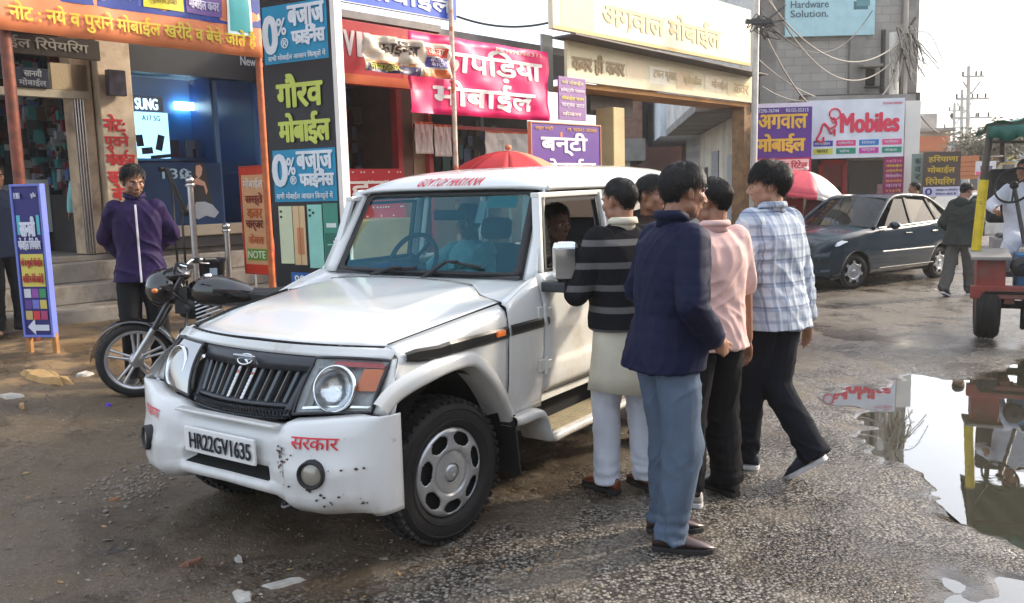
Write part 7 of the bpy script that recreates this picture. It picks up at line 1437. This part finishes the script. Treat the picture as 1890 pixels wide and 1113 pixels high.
mb = MB(); LBX(mb, .3, .9, -.03, .01, .6, 2.1, hexm('#7fc0bc')); LBX(mb, .45, .7, -.05, .01, .9, 1.9, hexm('#c85a7c')); part(mb, 'wall_poster', t)
t = thing('building', 'pale blue lane house overhanging beyond the grey balcony', 'building', g0 + LD * 9.1)
part(LBX(MB(), 9.1, 17, 0.1, 6, -.2, 3.3, pinkw), 'ground_floor', t); part(LBX(MB(), 9.05, 17, -1.3, 6, 3.3, 8.5, pale), 'upper_floor', t); mb = MB(); LBX(mb, 10.5, 11.2, -1.36, -1.25, 4.6, 7.2, mat('plum window', (.10, .04, .10), .4)); LBX(mb, 14, 15, -1.36, -1.25, 4.8, 7.0, MATS['plum window']); part(mb, 'window', t, each=True); mb = MB(); LBX(mb, 10.2, 11.2, .0, .12, 0, 2.3, brk); LBX(mb, 13, 14.4, .0, .12, 0, 2.3, shut); part(mb, 'door', t, each=True)
t = thing('building', 'pink washed house at the far end of the lane', 'building', g0 + LD * 18); part(LBX(MB(), 18, 26, -3.0, 4, -.2, 9, pinkw), 'wall', t); mb = MB(); LBX(mb, 17.9, 18.02, -2.4, -1.2, 3.5, 5.5, dark); LBX(mb, 17.9, 18.02, -2.2, -1.3, 0, 2.1, brk); part(mb, 'window', t, each=True)
t = thing('building', 'dull brick lane building with a concrete sill left of the lane', 'building', g0 + LD * 6 - LN * 5.2)
part(LBX(MB(), 12, 18, -3.4, -2.2, -.2, 2.6, beige), 'ground_floor', t); part(LBX(MB(), 11.8, 18, -3.4, -1.65, 2.6, 3.4, concrete), 'slab', t); part(LBX(MB(), 12, 18, -3.4, -1.75, 3.4, 8, brk), 'upper_floor', t)
mb = MB(); LBX(mb, 17.2, 17.4, -2.2, .5, -.1, 1.5, rust); ob = mb.build('low_gate'); tag(ob, 'rust red low sheet gate across the far end of the lane', 'gate')
# ------------------------------------------------------------------ far end of the street
farw = [mat('far wall %s' % n, c, .9, var=(.5, .15)) for n, c in (('tan', (.46, .37, .27)), ('grey', (.33, .31, .30)), ('cream', (.52, .47, .38)), ('blue', (.26, .42, .50)), ('rose', (.45, .30, .26)))]
for px0, px1, pyt, Y, mi, lb in ((1690, 1755, 239, 42, 0, 'tan flat roofed building beyond the Mobiles board'), (1752, 1812, 262, 55, 3, 'far pale blue shed front under the power poles'), (1808, 1880, 276, 60, 2, 'far cream building behind the goods carrier roof'), (1872, 1990, 262, 66, 4, 'far rose building at the right edge of the street'), (1640, 1700, 262, 48, 1, 'far grey building behind the white hoarding side')):
    a, b_ = at(px0, pyt, Y), at(px1, pyt, Y); w_, h_ = b_.x - a.x, a.z; t = thing('building', lb, 'building', ((a.x + b_.x) / 2, Y, 0)); mb = MB(); mb.box((0, 4, h_ / 2 - .2), (w_, 8, h_ + .4), farw[mi]); mb.build('wall', t); mb = MB()
    for k in range(2): mb.box((w_ * (-.25 + .5 * k), -.05, 1.4), (w_ * .28, .12, 2.2), dark)
    build_each(mb, 'shop_opening', t); mb = MB(); mb.box((0, -.35, 2.75), (w_ * .96, .7, .08), farw[(mi + 1) % 5]); mb.box((0, -.1, h_ - .05), (w_ + .2, .3, .16), concrete); mb.build('canopy', t); mb = MB(); mb.box((0, -.12, min(h_ - .7, 3.4)), (w_ * .8, .08, .7), [hexm('#b8683c'), hexm('#5aa0b8'), hexm('#c8b04a'), hexm('#b84a4a'), hexm('#6a8a9c')][mi]); mb.build('sign_panel', t)
pxsign('hoarding', 'grey weathered hoarding frame on the roof of the tan building', 'hoarding', (1701, 210), (1729, 239), (at(1715, 225, 42.5), XD), mat('grey hoarding sheet', (.42, .40, .37), .8, var=(2, .3)), thick=.1)
pxsign('shop_sign', 'orange slatted shopfront board behind the hooded man', 'sign', (1774, 288), (1806, 330), (at(1790, 300, 26), XD), hexm('#b8744a'), rects=[(0, .12 + .2 * k, 1, .03, hexm('#8a4a2c')) for k in range(4)], thick=.05)
pxsign('shop_sign', 'white board with grey Hindi letters beyond the goods carrier post', 'sign', (1802, 298), (1838, 322), (at(1820, 300, 24), XD), hexm('#c8c8d0'), texts=[('गीता', .2, .2, .6, .6, hexm('#4a4a5a'), .05)], rects=[(0, 0, .5, .25, hexm('#d8608c'))], thick=.05)
t = thing('car', 'white car roof far behind the hooded man', 'car', (at(1815, 330, 22).x, 22, -.08)); mb = MB(); prof = [(-2.0, .3), (-2.0, .75), (-1.2, .9), (-.7, 1.38), (.6, 1.45), (1.4, 1.0), (2.0, .9), (2.05, .35)]
mb.prism([V((x, -.8, z)) for x, z in prof], V((0, 1.6, 0)), paint); mb.build('body', t, bevel=.06, seg=3); mb = MB(); mb.add([V((x, -.81, z)) for x, z in ((-1.05, .93), (-.66, 1.32), (.55, 1.38), (1.2, 1.0))], [(0, 1, 2, 3)], cg); mb.build('side_window', t)
mb = MB(); [mb.lathe([(0, -.1), (.3, -.1), (.3, .1), (0, .1)], tyrem, (x, -.75, .3), (0, 1, 0), 20) for x in (-1.25, 1.25)]; build_each(mb, 'wheel', t)
# ------------------------------------------------------------------ poles, wires
galv = mat('galvanised pole', (.42, .40, .37), .55, .4, var=(4, .2)); wirem = mat('pale dusty cable', (.36, .33, .29), .7); wirek = mat('dark cable', (.045, .042, .04), .6)
t = thing('utility_pole', 'concrete utility pole with tangled brackets beside the purple gold board', 'pole', at_h(1389, 330, 17.4)[0]); pt_ = at(1398, -60, 17.4) - V(t.location); mb = MB(); mb.tube([(0, 0, -.1), (pt_.x * .5, 0, pt_.z * .5), pt_], [.075, .065, .055], mat('pale galvanised tube', (.55, .53, .50), .5, .3, var=(4, .2)), 12); mb.build('shaft', t)
mb = MB(); zc_ = at(1396, 42, 17.4).z - t.location.z; rg = random.Random(9)
for k in range(16): a = rg.uniform(0, 6.28); mb.tube(spline([(.08, -.1, zc_), (.08 + .3 * math.cos(a) * rg.random(), -.15, zc_ + rg.uniform(-.25, .25)), (.1 + .35 * rg.uniform(-1, 1.4), -.12, zc_ + rg.uniform(-.35, .3)), (.06, -.1, zc_ + rg.uniform(-.1, .1))], 5), .010, wirek, 5)
mb.box((.05, -.12, zc_), (.5, .08, .07), black); mb.build('cable_tangle', t)
t = thing('utility_pole', 'tall white pole wrapped in cable bundles at the concrete building corner', 'pole', at_h(1652, 330, 21.6)[0]); b0 = V(t.location); mb = MB(); mb.tube([(0, 0, 0), at(1650, 60, 21.6) - b0], .11, mat('whitewashed pole', (.7, .68, .64), .7, var=(3, .1)), 12); mb.build('shaft', t); mb = MB(); top_ = at(1672, 75, 21.4) - b0
for k in range(70):
    a = rg.uniform(0, 6.28); q = top_ + V((rg.gauss(0, .16), rg.gauss(0, .1), rg.gauss(0, .25))); mb.tube(spline([top_ + V((rg.gauss(0, .08), 0, rg.uniform(-.2, .3))), q, q + V((rg.gauss(0.1, .22), rg.gauss(0, .12), -rg.uniform(.2, .9)))], 4), rg.uniform(.008, .018), rg.choice((wirem, wirem, wirek)), 5)
mb.tube([at(1668, 300, 21.4) - b0, at(1674, -20, 21.4) - b0], .05, wirem, 8); mb.tube([at(1672, 60, 21.4) - b0, at(1690, 32, 21.4) - b0], .03, wirek, 6); mb.build('cable_bundle', t)
def cable(a, b_, sag, r_, m, lb):
    pts = []
    for k in range(25): f = k / 24; p = a.lerp(b_, f); pts.append(p - V((0, 0, sag * 4 * f * (1 - f))))
    tag(MB().tube(pts, r_, m, 6).build('overhead_cable'), lb, 'cable')
for (a, ya), (b_, yb), sg, r_, m, lb in (((( 1400, -25), 17.4), ((1662, 76), 21.4), .9, .016, wirem, 'overhead cable sagging across the billboard, upper of the pale pair'), (((1398, -45), 17.4), ((1648, 112), 21.4), 1.1, .016, wirem, 'overhead cable sagging from the tangled pole, lower of the pale pair'), (((1400, 35), 17.4), ((1652, 140), 21.4), 1.5, .018, wirem, 'deep sagging cable in front of the concrete wall'), (((1400, 110), 17.4), ((1600, 182), 21), .35, .013, wirem, 'low thin cable running down to the Mobiles board'), (((1404, 20), 17.4), ((1610, 20), 22), .9, .011, wirek, 'thin dark cable looping just below the billboard'), (((1650, 130), 21.4), ((1735, 245), 42), .3, .03, wirek, 'dark cable running from the wrapped pole down to the tan building'), (((843, 30), 16), ((1012, 42), 16), .12, .02, wirek, 'dark cable across the white sky left of the gate board'), (((1408, 160), 17.4), ((1500, 186), 19), .1, .010, wirem, 'short pale cable above the purple gold board')):
    cable(at(*a, ya), at(*b_, yb), sg, r_, m, lb)
for px, pt, Y, lb in ((1790, 122, 52, 'tallest power pole with crossarms far down the street'), (1778, 165, 60, 'far power pole just left of the tallest one'), (1764, 190, 68, 'farthest thin power pole, leftmost of the three')):
    a = at(px - 2, pt, Y); b0 = at(px - 4, 330, Y); b0.z = -.1; t = thing('power_pole', lb, 'pole', b0, group='power poles down the street'); mb = MB(); mb.tube([(0, 0, 0), a - b0], [.16, .10], galv, 8); mb.build('shaft', t); mb = MB(); h_ = (a - b0).z
    for k, (z, w_) in enumerate(((h_ - .6, 1.2), (h_ - 1.9, 1.9), (h_ - 3.0, 2.4))): mb.box((.1, 0, z), (w_, .12, .10), galv); [mb.tube([(x * w_ / 2, 0, z), (x * w_ / 2, 0, z + .3)], .06, black, 6) for x in (-.9, .9, .4)]
    mb.tube([(.0, 0, h_ - 1.6), (.5, 0, h_ - .9)], .05, galv, 6); mb.tube([(.0, 0, h_ - 1.6), (-.5, 0, h_ - .9)], .05, galv, 6); mb.build('crossarm', t)
# a dusty street tree behind the carrier
leaf = [mat('dusty leaf %d' % k, c, .7) for k, c in enumerate(((.085, .085, .045), (.12, .105, .065), (.06, .065, .035)))]
def tree(label, c, h_, r_, n=2600, seed=1):
    t = thing('tree', label, 'tree', c); rg = random.Random(seed); mb = MB(); top = []
    mb.tube([(0, 0, -.1), (.05, 0, h_ * .3), (0, .05, h_ * .55)], [.16, .12, .09], wood, 8)
    for k in range(9): a = rg.uniform(0, 6.28); e = V((math.cos(a) * r_ * rg.uniform(.4, .8), math.sin(a) * r_ * .7, h_ * rg.uniform(.62, .95))); top.append(e); mb.tube([V((0, 0, h_ * rg.uniform(.3, .55))), e * .6 + V((0, 0, h_ * .2)), e], [.07, .04, .015], wood, 6)
    mb.build('trunk', t); mb = MB()
    for _ in range(n):
        q = rg.choice(top) + V((rg.gauss(0, r_ * .26), rg.gauss(0, r_ * .26), rg.gauss(0, r_ * .20))); s = rg.uniform(.06, .13); u_ = V((rg.gauss(0, 1), rg.gauss(0, 1), rg.gauss(0, .6))).normalized() * s; w_ = u_.orthogonal().normalized() * s * .5; mb.add([q - u_, q + w_, q + u_, q - w_], [(0, 1, 2, 3)], rg.choice(leaf))
    mb.build('crown', t)
c, h_ = at_h(1822, 235, 34); tree('dusty grey green tree behind the goods carrier canopy', c, h_, 1.3, 3200, 4)
# ------------------------------------------------------------------ people in the distance
def far_person(label, px, pyh, Y, top_, legs_, **k):
    c, h_ = at_h(px, pyh, Y); figure(label, c, heading(k.pop('hd', -80)), 1.70, top=dict(m=top_, hem=.8, vox=.014), legs=dict(m=legs_, vox=.014), vox=.011, hairk=dict(n=350, length=.04, lift=.1), **k)
far_person('man in a maroon shirt bending behind the dark parked car', 1503, 372, 16.6, maroonc, blackt, seed=41, hd=200)
far_person('person in a tan shawl standing beyond the dark car roof', 1688, 340, 16.8, tanc, greyp, seed=42, hd=150)
far_person('man in a pale shirt in the lane, right of the pair behind the heads', 1322, 309, 19.0, whitec, blackt, seed=43, hd=-100, skin=SK3)
far_person('man in a brown jacket in the lane, left of the pale shirted man', 1301, 316, 19.4, brownc, blackt, seed=44, hd=-60)
c = fw(UZ(150, 340, 11.2)[0], 11.2, 1.02); figure('child in a teal top standing inside the dim left shop', c, heading(-80), 1.10, top=dict(m=tealc, hem=.7, vox=.012), legs=dict(m=maroonc, vox=.012), vox=.010, hairk=dict(n=350), seed=45)
q = fw(UZ(-6, 360, 9.6)[0], 9.6, 0); figure('man in a dark blue sweater at the left edge beside the red post', (q.x, q.y, Hbase(q.x, q.y)), heading(-40), 1.70, top=dict(m=mat('dark blue sweater', (.012, .02, .045), .9, bump=(120, .3)), hem=.8, vox=.011), legs=dict(m=darkt, vox=.011), vox=.009, hairk=dict(n=500), seed=46)
# ------------------------------------------------------------------ litter and loose stones
stone = mat('loose stone', (.20, .17, .14), .85, var=(9, .3), bump=(20, .5)); rg = random.Random(77); mb = MB()
def pebble(x, y, s): mb.sph((x, y, Hg(x, y) + s * .15), (s * rg.uniform(.7, 1.2), s * rg.uniform(.7, 1.2), s * .55), stone, 7, 5, M.Rotation(rg.uniform(0, 3), 3, 'Z'))
gc = GP(255, 890)
for _ in range(260): pebble(gc.x + rg.gauss(0, .14), gc.y + rg.gauss(0, .20), rg.uniform(.004, .016))
for _ in range(500):
    q = GP(rg.uniform(0, 1000), rg.uniform(720, 1110)); pebble(q.x, q.y, rg.uniform(.003, .011))
tag(mb.build('gravel'), '', '', kind='stuff')
mb = MB(); bits = [mat('trodden bit %s' % n, c, .8) for n, c in (('pale', (.34, .31, .27)), ('brown', (.15, .085, .045)), ('dark', (.03, .026, .022)), ('ochre', (.30, .19, .08)))]
for _ in range(420):
    q = GP(rg.uniform(0, 1150), rg.uniform(650, 1110)); a = rg.uniform(0, 6.3); s_ = rg.uniform(.004, .02) * (1 if rg.random() < .9 else 1.8); u_ = V((math.cos(a), math.sin(a), rg.uniform(-.2, .3))) * s_; w_ = V((-math.sin(a), math.cos(a), rg.uniform(-.3, .3))) * s_ * rg.uniform(.2, .7); c = V((q.x, q.y, Hg(q.x, q.y) + .004)); mb.add([c - u_, c + w_ * .8 - u_ * .2, c + u_, c - w_], [(0, 1, 2, 3)], rg.choice(bits))
tag(mb.build('ground_debris'), '', '', kind='stuff')
lime = mat('caked pale lime', (.40, .38, .34), .85, var=(14, .2), bump=(25, .6))
def scrap(px, py, w_, l_, m, name, lb, cat, h_=.012, n=12):
    c = GP(px, py); mb = MB(); a0 = rg.uniform(0, 6); ring = []; top = []
    for k in range(n): a = 2 * math.pi * k / n; f = rg.uniform(.65, 1.15); x, y = c.x + (w_ * math.cos(a) * math.cos(a0) - l_ * math.sin(a) * math.sin(a0)) * f, c.y + (w_ * math.cos(a) * math.sin(a0) + l_ * math.sin(a) * math.cos(a0)) * f; ring.append(V((x, y, Hg(x, y) - .004))); x2, y2 = c.x + (x - c.x) * .8, c.y + (y - c.y) * .8; top.append(V((x2, y2, Hg(x2, y2) + h_ * rg.uniform(.5, 1.2))))
    mb.grid([ring + ring[:1], top + top[:1]], m, False); mb.add(top, [tuple(range(n))], m); tag(mb.build(name), lb, cat)
scrap(520, 1080, .10, .035, lime, 'lime_lump', 'long pale lime patch at the bottom edge, right of the other', 'rubble'); scrap(447, 1104, .075, .04, lime, 'lime_lump', 'rounded pale lime lump at the bottom edge, left of the other', 'rubble')
scrap(22, 735, .10, .06, lime, 'flat_stone', 'flat grey stone lying in the mud at the left edge', 'stone', .02); scrap(155, 695, .09, .05, lime, 'flat_stone', 'flat pale stone on the ochre mud beside the front tyre', 'stone', .02); scrap(85, 705, .30, .10, mat('ochre clay lump', (.40, .25, .10), .8, var=(8, .2), bump=(18, .6)), 'clay_lump', 'ochre clay ridge below the blue standing board', 'rubble', .05, 18)
scrap(200, 748, .030, .014, mat('purple wrapper', (.10, .04, .45), .3), 'wrapper', 'small purple wrapper lying on the mud', 'litter', .02, 8); scrap(40, 752, .05, .02, wood, 'wood_chip', 'torn wood chip in the mud near the left edge', 'litter', .03, 8); scrap(210, 925, .04, .02, mat('dry leaf brown', (.26, .13, .06), .8), 'dry_leaf', 'dry brown leaf on the mud left of the SUV bumper', 'leaf', .015, 9); scrap(352, 1042, .07, .03, mat('dull red brick chip', (.19, .09, .055), .85, var=(9, .2)), 'brick_chip', 'dull red brick chip on the mud below the bumper', 'rubble', .012); scrap(440, 1035, .05, .02, lime, 'paper_scrap', 'crumpled pale paper scrap on the mud below the bumper', 'litter', .02, 9); scrap(700, 1092, .07, .015, mat('brown board scrap', (.08, .055, .035), .8), 'board_scrap', 'dark brown board scrap at the bottom edge of the mud', 'litter', .008, 8)

# ------------------------------------------------------------------ the other side of the street (off to the right; seen only in glass, paint and water)
for k, (u0, u1, h_, m_) in enumerate(((-16, -7, 6.2, beige), (-6.9, 2.5, 5.4, pinkw), (2.6, 9.5, 6.0, plaster), (9.6, 19, 4.6, concrete), (19.2, 33, 6.5, beige), (33.2, 60, 5.5, plaster))):
    t = thing('building', ('beige', 'pink washed', 'plastered', 'bare concrete', 'tall beige', 'long plastered')[k] + ' shop building across the street, outside the photo on the right', 'building', fw((u0 + u1) / 2, -7.5, 0))
    part(FB(MB(), u0, u1, -14, -7.5, -.3, h_, m_), 'wall', t); b = MB(); o_ = MB(); w_ = (u1 - u0) / 3
    for q in range(3): FB(o_, u0 + w_ * q + .3, u0 + w_ * (q + 1) - .3, -7.52, -7.44, .0, 2.6, dark if q != 1 else shut); FB(b, u0 + w_ * q + .1, u0 + w_ * (q + 1) - .1, -7.48, -7.3, 2.9, 3.7, (hexm('#b8481f'), hexm('#2f57c4'), hexm('#c8b04a'), hexm('#a01848'))[(q + k) % 4])
    part(o_, 'shop_opening', t, each=True); part(b, 'sign_panel', t, each=True)

# ------------------------------------------------------------------ street haze
hm_ = bpy.data.materials.new('street haze'); hm_.use_nodes = True; t_ = hm_.node_tree; t_.nodes.remove(t_.nodes['Principled BSDF']); pv = t_.nodes.new('ShaderNodeVolumePrincipled'); pv.inputs['Color'].default_value = (.97, .96, .94, 1); pv.inputs['Density'].default_value = .0014; pv.inputs['Anisotropy'].default_value = .35; t_.links.new(pv.outputs[0], t_.nodes['Material Output'].inputs['Volume'])
mb = MB(); mb.box((0, 45, 6.9), (140, 130, 16.2), hm_); tag(mb.build('haze'), '', '', kind='stuff')
